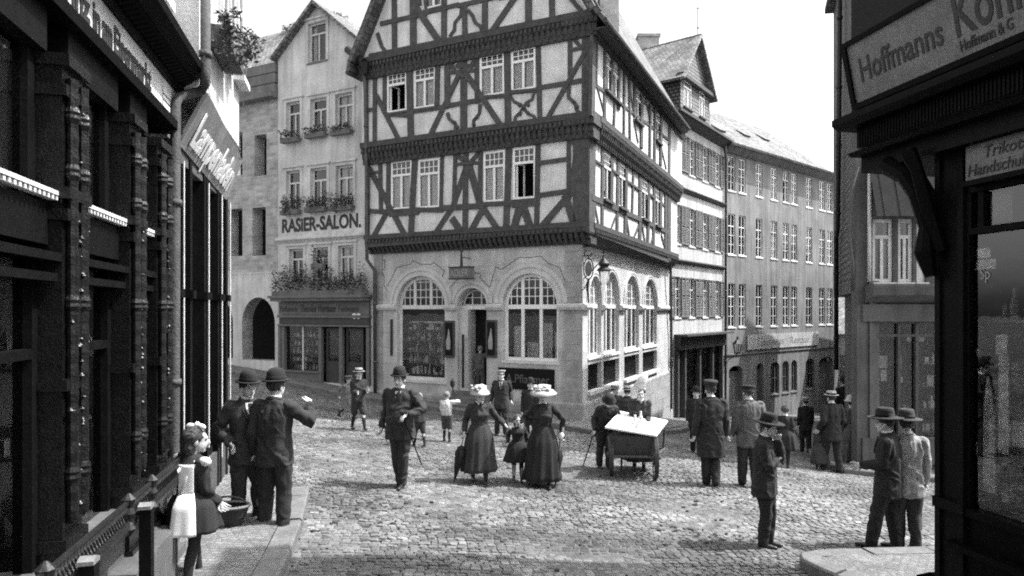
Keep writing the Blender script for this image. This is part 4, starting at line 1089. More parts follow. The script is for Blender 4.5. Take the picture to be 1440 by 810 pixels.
for k, (u0, u1) in enumerate(((457, 478), (485, 509))):
    b = MB(); q0, q1 = WT.s_(u0), WT.s_(u1); zt_ = zshop - .95
    WT.box(b, q0, q0 + .09, zbase, zt_, -.12, -.06); WT.box(b, q1 - .09, q1, zbase, zt_, -.12, -.06); WT.box(b, q0, q1, zbase, zbase + .7, -.118, -.063); WT.box(b, q0, q1, zt_ - .1, zt_, -.118, -.063)
    dr = b.build('door', M['cartwood'], SH); b = MB(); b.face([WT.p(q0 + .09, zbase + .7, -.09), WT.p(q1 - .09, zbase + .7, -.09), WT.p(q1 - .09, zt_ - .1, -.09), WT.p(q0 + .09, zt_ - .1, -.09)]); b.build('pane', M['glass_shop'], dr, recalc=False)
# flower boxes: things of their own
def flowerbox(W, a0, a1, z, o, label, group, n=260, h=.22, seed=1, dense=1.0, hang=0.0):
    t = thing('flower_box', label, 'flower box', tuple(W.p((a0 + a1) / 2, z, o)), group)
    b = MB(); W.box(b, a0, a1, z, z + .15, o, o + .18); b.build('planter', M['shutter'], t)
    b = MB(); c = W.p((a0 + a1) / 2, z + .15 + h * .45 - hang, o + .1)
    R = random.Random(seed); L = a1 - a0
    for k in range(max(3, int(L / .16))):
        p = W.p(a0 + L * (k + .5) / max(3, int(L / .16)), z + .15 + h * R.uniform(.2, .7) - hang, o + R.uniform(.05, .2))
        foliage(b, p, (.13, .12, h * R.uniform(.5, .9)), int(.6 * n * dense / max(3, int(L / .16))), .08, seed * 31 + k)
    b.build('foliage', [M['leaf'], M['leaf2'], M['flower']], t, recalc=False, uv=False)
    return t
gfb = 'flower boxes on the salon house windows'
for i, r in enumerate(r1): flowerbox(WT, r[0] - .06, r[1] + .06, r[2] - .14, .06, ('lefthand flower box of the top window row on the narrow gabled house', 'middle flower box of the top window row on the narrow gabled house', 'righthand flower box of the top window row on the narrow gabled house')[i], gfb, 420, .2, 5 + i)
for i, r in enumerate(r2): flowerbox(WT, r[0] - .08, r[1] + .08, r[2] - .16, .06, ('drooping flowers under the left window just above the shaving salon lettering', 'drooping flowers under the middle window above the shaving salon lettering', 'drooping flowers under the right window above the shaving salon lettering')[i], gfb, 900, .42, 15 + i, hang=.06)
flowerbox(WT, a0 - .02, a1 + .02, zshop + .1, .18, 'long row of potted plants in bloom on top of the barber shop front', gfb, 5200, .62, 33)
t = flowerbox(WT, WT.s_(445), WT.s_(460), WT.pix(452, 378)[1], .08, 'wreath-like hanging plant between the windows above the barber shop', gfb, 300, .55, 44)

# arcade house
AH = thing('brick_arcade_house', 'unfinished rough brick house with slit windows and two dark ground floor arches', 'house', tuple(WT.p(SB - 1.6, .8, 0)))
ztopA = WT.pix(350, 140)[1]; oA = -.12
zsp = WT.pix(360, 455)[1]; ztp = WT.pix(360, 418)[1]; zb0 = WT.pix(360, 507)[1]
ahol = [arch(WT.s_(337), WT.s_(383.5), zb0, zsp, ztp), arch(WT.s_(337) - (WT.s_(383.5) - WT.s_(337)) - .45, WT.s_(337) - .45, zb0, zsp, ztp)]
slits = [wr(WT, 354, 371, 188, 246), wr(WT, 351, 370, 291, 359), wr(WT, 317, 337, 293, 360), wr(WT, 320, 337, 186, 246), wr(WT, 285, 300, 293, 360)]
facade(WT, rect(SA_, SB - .03, 0, ztopA), ahol + [rect(*r) for r in slits], 'wall', M['brick'], AH, o=oA, depth=.45)
b = MB(); zb_ = WT.pix(350, 384)[1]
WT.box(b, SA_, SB - .04, zb_ - .03, zb_ + .03, oA + .002, oA + .03)
b.build('string_course', M['plaster_warm'], AH)
# smooth plastered arcade storey: a thin render coat in front of the brick
facade(WT, rect(SA_, SB - .035, 0, zb_ - .03), ahol, 'arcade_wall', M['plaster_warm'], AH, o=oA + .02, depth=.018)
b = MB(); P = [WT.p(SA_, 0, -2.2), WT.p(SB, 0, -2.2)]; b.prism([xy(P[0]), xy(P[1]), xy(P[1] - WT.n * 5), xy(P[0] - WT.n * 5)], 0, ztopA); b.build('room_darkness', M['interior'], AH)
b = MB()
for k in range(3): WT.box(b, SA_, SB - .06, ztopA + .02 + k * .36, ztopA + .34 + k * .36, -.1 - .02 * k, .12 - .02 * k)
WT.box(b, SA_, SB - .06, ztopA - .12, ztopA + .02, -.5, .25)
b.tube([WT.p(WT.s_(350), ztopA - .3, .22), WT.p(WT.s_(353), ztopA + 1.15, .2)], .03, 6)
b.build('board_parapet', M['plaster_dim'], AH)
rf = MB(); zr = ztopA + 1.0
A = WT.p(SA_, zr - .3, -.4); B = WT.p(SB + .1, zr - .3, -.4); up = -WT.n * 3.0 + Vector((0, 0, 3.3))
roof_slab(rf, [A, B, B + up, A + up], .12); rf.build('roof', M['tile'], AH)
b = MB()
for k in range(14): foliage(b, WT.p(SB - .2 - k * .22, zr + 3.0 + .04 * (k % 3), -3.3), (.14, .14, .1 + .05 * (k % 2)), 90, .07, 60 + k)
b.build('roof_greenery', [M['leaf'], M['leaf2'], M['leaf2']], AH, recalc=False, uv=False)
# ================================================================== SHUTTERED HOUSE
BH = thing('shuttered_house', 'white plastered house with louvred shutters, tiled dormer and dark shop below', 'house', (8.4, 29.8, -2))
LB = 6.48
zB_top = 11.15
def wrB(W, u0, u1, v0, v1, o=0.0): return wr(W, u0, u1, v0, v1, o)
rowsB = [(185, 232, [(951, 957), (966, 972.5), (983, 990.5), (1001, 1007)]), (293, 335, [(951, 957), (965, 972), (981, 990), (1000, 1007)]), (394, 446, [(951, 957), (966, 973), (984, 992), (1000, 1006)])]
zc = [(WB.pix(980, 250)[1], WB.pix(980, 200)[1]), (WB.pix(980, 348)[1], WB.pix(980, 296)[1]), (WB.pix(980, 446)[1], WB.pix(980, 392)[1])]
cs4 = [.75, 2.35, 3.95, 5.55]
holes = []; wl_ = []
for z0, z1 in zc:
    for c in cs4: wl_.append((c - .33, c + .33, z0, z1)); holes.append(rect(c - .33, c + .33, z0, z1))
zshB = WB.pix(980, 470)[1]
shopB = rect(.7, 5.9, -3, zshB - .5)
facade(WB, rect(0, LB, -3.2, zB_top), holes + [shopB], 'wall', M['plaster_white'], BH, depth=.2)
for k, (a0, a1, z0, z1) in enumerate(wl_):
    window(WB, a0, a1, z0, z1, BH, o=-.06, style='bars', fm='cream', fw=.05, top=.3, curtain=.6 if k % 3 else 0, open_lo=(k in (6, 10)))
    for s_ in (-1, 1):
        b = MB(); x0 = (a0 - .02 - .46) if s_ < 0 else a1 + .02; x1 = x0 + .44
        for (p, q, y0, y1) in ((x0, x0 + .05, z0, z1), (x1 - .05, x1, z0, z1), (x0 + .05, x1 - .05, z0, z0 + .06), (x0 + .05, x1 - .05, z1 - .06, z1), (x0 + .05, x1 - .05, (z0 + z1) / 2 - .03, (z0 + z1) / 2 + .03)): WB.box(b, p, q, y0, y1, .02, .06)
        zz = z0 + .08
        while zz < z1 - .1:
            if abs(zz - (z0 + z1) / 2) > .07: WB.profile(b, [(.025, zz), (.055, zz - .02), (.055, zz - .008), (.025, zz + .03)], x0 + .05, x1 - .05)
            zz += .07
        b.build('shutter', M['shutter'], BH)
for v, h in ((274, .12), (371, .1)):
    b = MB(); z = WB.pix(980, v)[1]; WB.profile(b, [(.003, z - h), (.06, z - h), (.16, z), (.16, z + .04), (.003, z + .1)], 0, LB); b.build('cornice', M['timber'], BH)
b = MB()
WB.profile(b, [(.003, zB_top - .3), (.1, zB_top - .25), (.4, zB_top - .08), (.4, zB_top), (.003, zB_top)], 0, LB)
b.build('cornice', M['timber'], BH)
b = MB(); WB.box(b, .4, 6.2, zshB - .02, zshB + .06, .003, .6); WB.box(b, .5, 6.1, zshB - .6, zshB - .02, .003, .25)
for x in (.45, 1.2, 2.9, 4.5, 5.8): WB.box(b, x, x + .16, -3, zshB - .6, -.05, .16)
WB.box(b, .5, 6.0, -3, -1.7, -.02, .1)
b.build('shop_front', M['timber_dark'], BH)
for x0, x1 in ((1.36, 2.9), (3.06, 4.5), (4.66, 5.8)):
    q = MB(); q.face([WB.p(x0, -1.7, 0), WB.p(x1, -1.7, 0), WB.p(x1, zshB - .6, 0), WB.p(x0, zshB - .6, 0)]); q.build('pane', M['glass_shop'], BH, recalc=False)
goods(WB, 1.4, 4.4, -1.6, .3, -.2, 0, BH, 71, shelves=3)
b = MB(); P = [WB.p(0.02, 0, -.5), WB.p(LB, 0, -.5)]; D = -WB.n * 7
b.prism([xy(P[0]), xy(P[1]), xy(P[1] + D), xy(P[0] + D)], -3.2, zB_top - .05); b.build('room_darkness', M['interior'], BH)
rf = MB(); E = .45
A, B = WB.p(-.1, zB_top + .02, E), WB.p(LB + .1, zB_top + .02, E); up1 = -WB.n * 1.0 + Vector((0, 0, .6)); up2 = -WB.n * 3.6 + Vector((0, 0, 3.6))
roof_slab(rf, [A, B, B + up1, A + up1], .1)
A2, B2 = A + up1, B + up1
roof_slab(rf, [A2, B2, B2 + up2, A2 + up2], .1)
A3, B3 = A2 + up2, B2 + up2; dn = -WB.n * 4 + Vector((0, 0, -4)); roof_slab(rf, [A3, B3, B3 + dn, A3 + dn], .1)
rf.build('roof', M['tile'], BH)
b = MB(); WB.box(b, -.05, LB, zB_top - .06, zB_top + .04, .36, .5); b.build('gutter', M['timber_dark'], BH)
# dormer house on the roof
d0, d1 = WB.s_(957, -.35), WB.s_(998, -.35)
zd0, zd1 = zB_top + .1, WB.pix(965, 108, -.35)[1]; zdp = WB.pix(985, 58, -.35)[1]
od = -.35; cd = (d0 + d1) / 2
dw = [wr(WB, 961.5, 973, 113, 152, od), wr(WB, 983.5, 991.5, 121, 157, od)]
dw = [(a, b_, dw[0][2], dw[0][3] - .05) for a, b_, _, _ in dw]
dm = facade(WB, [(d0, zd0), (d1, zd0), (d1, zd1), (cd, zdp), (d0, zd1)], [rect(*r) for r in dw], 'dormer', M['shingle'], BH, o=od, depth=.15)
for r in dw:
    f = window(WB, *r, BH, o=od - .02, style='cross', fm='white', fw=.06, top=.0 + .25, curtain=.95, sillm='timber')
b = MB()
for s_ in (d0, d1 - .12):
    P = WB.p(s_, 0, od - .15); Q = WB.p(s_ + .12, 0, od - .15); b.prism([xy(P), xy(Q), xy(Q - WB.n * 3.6), xy(P - WB.n * 3.6)], zd0, zd1)
b.build('dormer_cheek', M['shingle'], BH)
b = MB(); P = WB.p(d0 + .13, 0, od - .6); Q = WB.p(d1 - .13, 0, od - .6); b.prism([xy(P), xy(Q), xy(Q - WB.n * 2.6), xy(P - WB.n * 2.6)], zd0 + .05, zd1 - .05); b.build('room_darkness', M['interior'], BH)
rf = MB(); sl = (zdp - zd1) / (cd - d0)
for s_, e in ((d0 - .35, -1), (d1 + .35, 1)):
    A = WB.p(s_, zd1 - .35 * sl + .12, od + .3); B = WB.p(cd, zdp + .12, od + .3); D = -WB.n * 6.5; roof_slab(rf, [A, A + D, B + D, B], .12)
rf.build('dormer_roof', M['tile'], BH)
b = MB(); WB.box(b, d0 - .2, d1 + .2, zd1 - .2, zd1 - .04, od - .1, od + .22); b.build('dormer_cornice', M['timber'], BH)
b = MB(); c = PP(WB, 910, 60, -3.0); b.box((c.x - .5, c.y - .45, zd1 - 1), (c.x + .5, c.y + .45, c.z + .12)); b.box((c.x - .56, c.y - .51, c.z + .12), (c.x + .56, c.y + .51, c.z + .25)); b.build('chimney', M['brick'], BH)
b = MB(); c = WB.p(cd, zdp + .1, od + .1); b.tube([c, c + Vector((0, 0, 1.25))], .022, 6); b.tube([c + Vector((-.3, 0, 1.2)), c + Vector((.3, 0, 1.2))], .015, 5); b.lathe([(.01, 0), (.06, .05), (.01, .1)], c=tuple(c + Vector((0, 0, .25))), seg=8); b.build('weather_vane', M['iron'], BH)

# ================================================================== GREY TERRACE
GH = thing('long_grey_building', 'long grey plastered three storey building with paired windows and a tiled roof', 'building', (15, 36, -3))
LG = 12.6; zGt = WG.pix(1098, 225)[1] - .1
print('grey top', zGt)
cols = [(1024, 1034), (1039, 1048.5), (1063, 1072), (1084, 1093), (1101, 1109.5), (1113, 1121), (1133.5, 1142), (1152, 1160), (1163, 1171)]
zr_ = [(WG.pix(1098, 288)[1], WG.pix(1098, 236)[1]), (WG.pix(1098, 366)[1] + .05, WG.pix(1098, 314)[1] + .05), (WG.pix(1098, 458)[1], WG.pix(1098, 402)[1])]
zr_[0] = (WG.pix(1098, 283)[1], WG.pix(1098, 239)[1])
holes = []; gw_ = []
for z0, z1 in zr_:
    for u0, u1 in cols:
        a0, a1 = WG.s_(u0), WG.s_(u1); gw_.append((a0, a1, z0, z1)); holes.append(rect(a0, a1, z0, z1))
gsz = WG.pix(1098, 553)[1]; gst = WG.pix(1098, 508)[1]; gsp = gst - .3
sh = []
for u0, u1, z0 in ((1064, 1074, -3.3), (1083.5, 1096, gsz), (1100, 1109.5, gsz), (1112.5, 1121, gsz), (1133, 1145, gsz), (1025, 1044, -3.6), (1152, 1171, -3.8)):
    sh.append((WG.s_(u0), WG.s_(u1), z0))
facade(WG, rect(0, LG, -4.2, zGt), holes + [arch(a, b_, z, gsp, gst) for a, b_, z in sh], 'wall', M['plaster'], GH, depth=.22)
for k, r in enumerate(gw_): window(WG, *r, GH, o=-.05, style='bars', fm='white' if k % 4 else 'cream', fw=.05, top=.3, curtain=(.5, 0, .8, .3, 0, .6, .4, .95, 0, .2, .7)[(k * 7) % 11], open_lo=(k in (4, 12, 19)), sill=.08)
for i, (a, b_, z) in enumerate(sh):
    if i < 5 and i: window(WG, a + .01, b_ - .01, z, 0, GH, o=-.08, style='fan', arched=(gsp, gst - .01), fm='shutter', sill=.12, sillm='plaster_dim', fw=.06)
    elif i == 0 or i >= 5:
        q = MB(); WG.box(q, a, b_, z, gsp, -.3, -.22)
        for kk in range(1, 4): x = a + (b_ - a) * kk / 4; WG.box(q, x - .01, x + .01, z, gsp, -.22, -.21)
        q.build('door', M['shutter'] if i == 0 else M['plaster_dim'], GH)
b = MB(); a0, a1 = WG.s_(1050), WG.s_(1150); z1, z0 = WG.pix(1100, 469)[1], WG.pix(1100, 488.5)[1]
WG.box(b, a0, a1, z0, z1, .003, .06); gsb = b.build('sign_board', M['plaster_white'], GH)
text(WG, 'Gasthaus', a0 + 1.0, z0 + .2, .42, M['lettermid'], gsb, o=.064, width=2.7)
text(WG, 'Restaur.', a0 + 4.4, z0 + .2, .42, M['lettermid'], gsb, o=.064, width=2.4)
b = MB(); WG.profile(b, [(.003, zGt - .35), (.12, zGt - .3), (.45, zGt - .1), (.5, zGt + .02), (.003, zGt + .02)], -.05, LG + .3)
b.build('cornice', M['plaster_dim'], GH); b = MB(); WG.box(b, .0, LG, WG.pix(1098, 494)[1], WG.pix(1098, 494)[1] + .06, .003, .05)
b.build('cornice', M['plaster_dim'], GH)
b = MB(); P = [WG.p(0.02, 0, -.5), WG.p(LG, 0, -.5)]; D = -WG.n * 8
b.prism([xy(P[0]), xy(P[1]), xy(P[1] + D), xy(P[0] + D)], -4.2, zGt - .05); b.build('room_darkness', M['interior'], GH)
rf = MB(); A, B = WG.p(-.2, zGt + .03, .6), WG.p(LG + .4, zGt + .03, .6); up1 = -WG.n * 1.2 + Vector((0, 0, .5)); up2 = -WG.n * 3.6 + Vector((0, 0, 3.1))
roof_slab(rf, [A, B, B + up1, A + up1], .12); A2, B2 = A + up1 + Vector((0, 0, .06)), B + up1 + Vector((0, 0, .06)); roof_slab(rf, [A2, B2, B2 + up2 - WG.r * 2.0, A2 + up2], .12)
A3, B3 = A2 + up2, B2 + up2 - WG.r * 2.0; dn = -WG.n * 4 + Vector((0, 0, -3.5)); roof_slab(rf, [A3, B3, B3 + dn, A3 + dn], .12)
rf.build('roof', M['tile'], GH)
for (s_, k) in ((2.0, .9), (5.2, 1.4), (8.0, 1.8)):
    b = MB(); c = A2 + WG.r * s_ + up2 * (.25 * k); q = up2.normalized(); n_ = Vector((WG.n.x * .65, WG.n.y * .65, .75))
    b.hexa([c + n_ * .02, c + WG.r * .6 + n_ * .02, c + WG.r * .6 + q * .7 + n_ * .02, c + q * .7 + n_ * .02, c + n_ * .12, c + WG.r * .6 + n_ * .12, c + WG.r * .6 + q * .7 + n_ * .05, c + q * .7 + n_ * .05]); b.build('roof_hatch', M['zinc'], GH)
downpipe([PP(WG, 1020, 205, .35), PP(WG, 1021, 225, .12), PP(WG, 1020, 580, .12)], .055, 'downpipe on the left end of the long grey building')
wlp = thing('wall_lamp', 'small glazed lantern on the grey building wall left of its sign board', 'lamp', tuple(PP(WG, 1037, 487, .5)))
c = PP(WG, 1037, 487, .5)
b = MB(); b.lathe([(.14, -.32), (.22, .12), (.2, .14)], c=tuple(c), seg=6); b.build('lamp_glass', M['glass'], wlp)
b = MB(); b.lathe([(.26, .12), (.1, .3), (.05, .34), (.07, .4), (.02, .5)], c=tuple(c), seg=6); b.lathe([(.16, -.36), (.16, -.3)], c=tuple(c), seg=6)
for k in range(6): t = math.pi * k / 3; b.tube([c + Vector((.14 * math.cos(t), .14 * math.sin(t), -.32)), c + Vector((.22 * math.cos(t), .22 * math.sin(t), .12))], .014, 5)
b.tube([c + Vector((0, 0, -.36)), c - WG.n * .5 + Vector((0, 0, -.7))], .02, 6); b.build('lamp_frame', M['iron'], wlp)

# ================================================================== LEFT SHOPS
# --- carved dark shop
LA = thing('carved_shop_front', 'ornate black carved shop front with pilasters beaded for glints and a long painted name board', 'shop', tuple(WA.p(-2, .45, 0)))
zA_s0, zA_s1, zA_c = 4.81, 5.16, 5.39
T0, T1_ = -6.9, -.03
b = MB(); WA.box(b, T0, T1_, .3, zA_s0, -3.0, -.75); b.build('room_darkness', M['interior'], LA)
S1_ = lambda u: WA.s_(u, .14)
pilas = [(-5.6, -5.2), (S1_(90), S1_(118)), (S1_(184), S1_(200)), (S1_(222), S1_(237))]
wnd = [(pilas[i][1], pilas[i + 1][0]) for i in range(3)]
print('pilasters', pilas)
b = MB()
for a0, a1 in pilas:
    WA.box(b, a0, a1, .95, zA_s0 - .35, -.1, .13)
    WA.box(b, a0 + .06, a1 - .06, 1.6, 2.3, .13, .165)
    WA.box(b, a0 + .06, a1 - .06, 2.7, 3.3, .13, .165)
    for z, e in ((.95, .05), (1.45, .05), (2.42, .06), (3.45, .07), (3.58, .1), (4.2, .05), (4.38, .09)): WA.box(b, a0 - .02, a1 + .02, z, z + .07, -.05, .14 + e * .4)
    # twisted half column with knops
    c = (a0 + a1) / 2
    for xx in (a0 + .07, a1 - .07):
        prof = []
        z = 1.62
        while z < 4.3: prof += [(.03, z), (.034, z + .06)]; z += .12
        b.lathe([(r, z_) for r, z_ in prof], c=tuple(WA.p(xx, 0, .16)), seg=10)
        for z in (1.9, 2.95, 3.75, 4.1): b.lathe([(.034, -.05), (.046, -.02), (.04, 0), (.046, .02), (.034, .05)], c=tuple(WA.p(xx, z, .16)), seg=10)
    R = random.Random(int(a0 * 100))
    for _ in range(60):
        z = R.uniform(1.55, 4.2); x = a1 - abs(R.gauss(0, .09)) - .02; rr = R.uniform(.008, .022); b.lathe([(.003, -rr), (rr, 0), (.003, rr)], c=tuple(WA.p(x, z, .168)), seg=7)  # small glossy beads added along one edge to imitate its glints
b.build('carved_pilaster', M['carved'], LA, smooth=False)
b = MB()
for a0, a1 in wnd + [(-6.9, -5.6)]:
    WA.box(b, a0, a1, 3.3, 3.55, -.1, .06)
    WA.box(b, a0, a1, zA_s0 - .35, zA_s0, -.1, .05)
    WA.box(b, a0, a0 + .07, 1.35, 3.3, -.1, .0); WA.box(b, a1 - .07, a1, 1.35, 3.3, -.1, .0); WA.box(b, a0 + .07, a1 - .07, 2.62, 2.68, -.08, .0)
    WA.box(b, a0, a0 + .1, 3.55, zA_s0 - .35, -.1, -.01); WA.box(b, a1 - .1, a1, 3.55, zA_s0 - .35, -.1, -.01)
    for z in (3.08, 3.2): WA.box(b, a0, a1, z, z + .05, -.05, .09 + (z - 3) * .2)
b.build('window_surround', M['blackwood_soft'], LA)
for a0, a1 in wnd + [(-6.9, -5.6)]:
    b = MB(); b.face([WA.p(a0, 1.35, -.05), WA.p(a1, 1.35, -.05), WA.p(a1, 3.3, -.05), WA.p(a0, 3.3, -.05)]); b.face([WA.p(a0, 3.55, -.05), WA.p(a1, 3.55, -.05), WA.p(a1, zA_s0 - .35, -.05), WA.p(a0, zA_s0 - .35, -.05)])
    b.build('pane', M['glass_shop'], LA, recalc=False)
    # dentil ledge, painted light
    b = MB(); WA.box(b, a0 - .02, a1 + .02, 3.595, 3.62, .0, .12)
    b2_ = MB(); WA.box(b2_, a0, a1, 1.3, zA_s0 - .36, -.6, -.58); b2_.build('glass_backing', M['boardgrey'], LA)  # grey sheet added behind the glass, in place of its mid-grey reflections
    n = max(3, int((a1 - a0) / .055))
    for k in range(n): c = a0 + (a1 - a0) * (k + .5) / n; WA.box(b, c - .012, c + .012, 3.565, 3.594, .06, .115)
    b.build('dentil_ledge', M['stone_trim'], LA)
# a bright card and a draped cloth in the shop windows
b = MB(); wc_ = (wnd[1][0] + wnd[1][1]) / 2; WA.box(b, wc_ - .1, wc_ + .16, 2.75, 3.05, -.11, -.1); WA.poly(b, [(wc_ - .22, 1.42), (wc_ + .14, 1.42), (wc_ + .05, 2.15), (wc_ - .1, 2.2)], -.1, -.115); b.build('window_display', M['goods'], LA)
b = MB()
for a0, a1 in wnd: WA.box(b, a0 + .12, a1 - .12, 3.6, 4.4, -.11, -.1)
b.build('window_blind', M['goods2'], LA)
b = MB(); WA.box(b, T0, T1_, zA_s0, zA_s1, -.3, .06); nb = b.build('name_board', M['signface'], LA)
b = MB(); WA.box(b, T0, T1_, zA_s0 - .09, zA_s0 - .002, -.3, .13); WA.profile(b, [(-.3, zA_s1 + .002), (.1, zA_s1 + .002), (.13, zA_s1 + .06), (.2, zA_s1 + .1), (.33, zA_c - .02), (.34, zA_c + .05), (-.3, zA_c + .12)], T0 - .1, T1_ + .12)
# rolled scrolls under the cornice
k = T0
while k < T1_ - .1: b.tube([WA.p(k, zA_s1 + .055, .13), WA.p(k + .02, zA_s1 + .1, .24)], .03, 8); k += .085
b.build('cornice', M['blackwood'], LA)
for w_, u0, u1 in (('Erbprinz', 36, 126), ('in', 130, 140), ('am', 143, 157), ('Eisenmarkt', 160, 212)):
    a_ = WA.s_(u0, .06); text(WA, w_, a_, zA_s0 + .08, .2, M['letterdark'], nb, o=.063, width=WA.s_(u1, .06) - a_, bold=.03)
for z in (.24, .18): pass
b = MB(); WA.box(b, -.5, -.16, zA_s0 + .13, zA_s0 + .14, .06, .063); WA.box(b, -.5, -.16, zA_s0 + .19, zA_s0 + .2, .06, .063); WA.box(b, -.5, -.49, zA_s0 + .08, zA_s0 + .26, .06, .063); b.build('lettering', M['letterdark'], nb)
# upper storey of the carved shop house
UA = MB(); WA.box(UA, T0, T1_ + .0, zA_c + .1, 13.5, -3.0, -.04)
UA.build('upper_wall', M['infill'], LA)
b = MB()
for a0, a1, z0, z1 in ((-.9, -.3, 6.0, 7.9), (-2.4, -1.7, 6.0, 7.9)):
    WA.box(b, a0 - .1, a0, z0, z1, -.04, .04); WA.box(b, a1, a1 + .1, z0, z1, -.04, .04); WA.box(b, a0 - .1, a1 + .1, z0 - .1, z0 - .002, -.04, .1)
b.build('window_frame', M['white'], LA)
b = MB(); WA.box(b, -.9, -.3, 6, 7.9, -.035, -.01); WA.box(b, -2.4, -1.7, 6, 7.9, -.035, -.01); b.build('window_pane', M['signdark'], LA)
# plinth with projecting basement hatch, iron railing
b = MB(); WA.box(b, T0, T1_, .2, 1.3, -.1, .1); WA.box(b, T0, T1_, 1.3, 1.36, -.1, .24); WA.box(b, T0, -.95, .2, .98, .1, .3); WA.box(b, T0, -.2, .2, .58, .1, .2)
b.build('stone_plinth', M['letterfaint'], LA)
for (a0, a1), sd_ in zip(wnd, (91, 92, 93)):
  if a1 - a0 > .3: goods(WA, a0, a1, 1.4, 3.1, -.3, 0, LA, sd_, shelves=3)
for u_, v_ in ((206, 706), (125, 781)):
    a, z = WA.pix(u_, v_, .38)
    b = MB(); WA.box(b, a - .04, a + .04, .2, z - .045, .34, .42); b.build('stone_post', M['blackwood_soft'], LA)
    b = MB(); WA.poly(b, [(a - .05, z - .044), (a + .05, z - .044), (a + .05, z - .02), (a, z), (a - .05, z - .02)], .42, .335); b.build('post_cap', M['plaster_dim'], LA)

rl = MB(); o_ = .3; r0_, r1_ = -5.2, -1.35
for z in (1.36, 1.56): WA.box(rl, r0_, r1_ + .6, z - .012, z + .012, o_ - .012, o_ + .012)
x = r0_
while x < r1_ + .6: rl.tube([WA.p(x, 1.36, o_), WA.p(x + .02, 1.44, o_ + .01), WA.p(x - .01, 1.5, o_), WA.p(x + .01, 1.56, o_)], .008, 4); x += .045
for x in (r0_, -3.6, -2.3, -1.75, r1_ + .6): rl.lathe([(.015, 0), (.05, .05), (.02, .1), (.045, .16), (.03, .2), (.05, .26), (.01, .3)], c=tuple(WA.p(x, 1.32, o_)), seg=8)
ro = rl.build('window_railing', M['iron'], LA)

# --- second left shop
LB_ = thing('oversailing_white_shop', 'white oversailing house with a tilted painted shop board above slim shop windows', 'shop', tuple(WA.p(1.6, .45, 0)))
b = MB(); WA.box(b, .02, 2.9, .3, 4.7, -3.2, -.35); b.build('room_darkness', M['interior'], LB_)
b = MB(); WA.box(b, 0.0, WA.s_(336, .28), 5.22, 13.5, -3.0, .28); WA.box(b, 0.0, WA.s_(336, .28), 4.7, 5.22, -3.0, -.02); WA.box(b, 2.86, 2.91, .3, 4.6, -3.0, -.002)
b.build('wall', M['plaster_white'], LB_)
b = MB()
for x, w in ((.06, .12), (.62, .1), (1.35, .1), (1.5, .1), (2.2, .1), (2.38, .1), (2.8, .14)):
    WA.box(b, x, x + w, .4, 4.6, -.12, .06)
    WA.box(b, x - .02, x + w + .02, 3.05, 3.14, -.1, .1); WA.box(b, x - .02, x + w + .02, 1.1, 1.2, -.1, .1)
b.build('slim_pilaster', M['blackwood_soft'], LB_)
b = MB()
for x in (.2, 1.46, 2.32, 2.95): b.tube([WA.p(x, .9, .09), WA.p(x, 4.5, .09)], .009, 6)
b.build('light_beading', M['cream'], LB_)
b = MB()
for x0, x1 in ((.72, 1.35), (1.6, 2.2), (2.48, 2.8), (.18, .62)): b.face([WA.p(x0, 1.0, -.08), WA.p(x1, 1.0, -.08), WA.p(x1, 4.6, -.08), WA.p(x0, 4.6, -.08)])
b.build('pane', M['glass_shop'], LB_, recalc=False)
b = MB(); WA.box(b, .05, 2.9, 4.5, 4.7, -.35, .04); b.build('shop_lintel', M['timber_dark'], LB_)
b = MB(); WA.box(b, .05, 2.9, .3, 1.0, -.3, .05); b.build('stall_riser', M['timber_dark'], LB_)
b = MB(); WA.box(b, 1.65, 1.95, 2.1, 2.4, -.14, -.12); WA.box(b, 1.68, 1.9, 3.3, 3.7, -.14, -.12); WA.box(b, 1.7, 2.0, 2.8, 3.05, -.14, -.12); WA.box(b, 1.66, 1.9, 1.2, 1.9, -.14, -.12); b.build('window_display', M['goods'], LB_)
# tilted board
c0, c1, c2, c3 = WA.p(.12, 4.67, .03), WA.p(2.86, 4.53, .02), WA.p(2.86, 5.12, .24), WA.p(.12, 5.23, .31)
X = (c1 - c0).normalized(); Yv = (c3 - c0); H_ = Yv.length; Yv.normalize(); Z = X.cross(Yv).normalized()
tb = MB(); tb.hexa([c0, c1, c2, c3] + [p + Z * .04 for p in (c0, c1, c2, c3)])
tbo = tb.build('tilted_sign', M['boardgrey'], LB_)
mt_ = Matrix(((X.x, Yv.x, Z.x, 0), (X.y, Yv.y, Z.y, 0), (X.z, Yv.z, Z.z, 0), (0, 0, 0, 1)))
if Z.dot(WA.n) < 0: mt_ = mt_
def on_board(s, x, y, h, w, m): 
    q = c0 + X * x + Yv * y + Z * .05; T = mt_.copy(); T.translation = q
    return text(None, s, 0, 0, h, m, tbo, width=w, mtx=T, bold=.03)
on_board('Lampenladen', .22, .1, .38, 2.2, M['letterlight'])
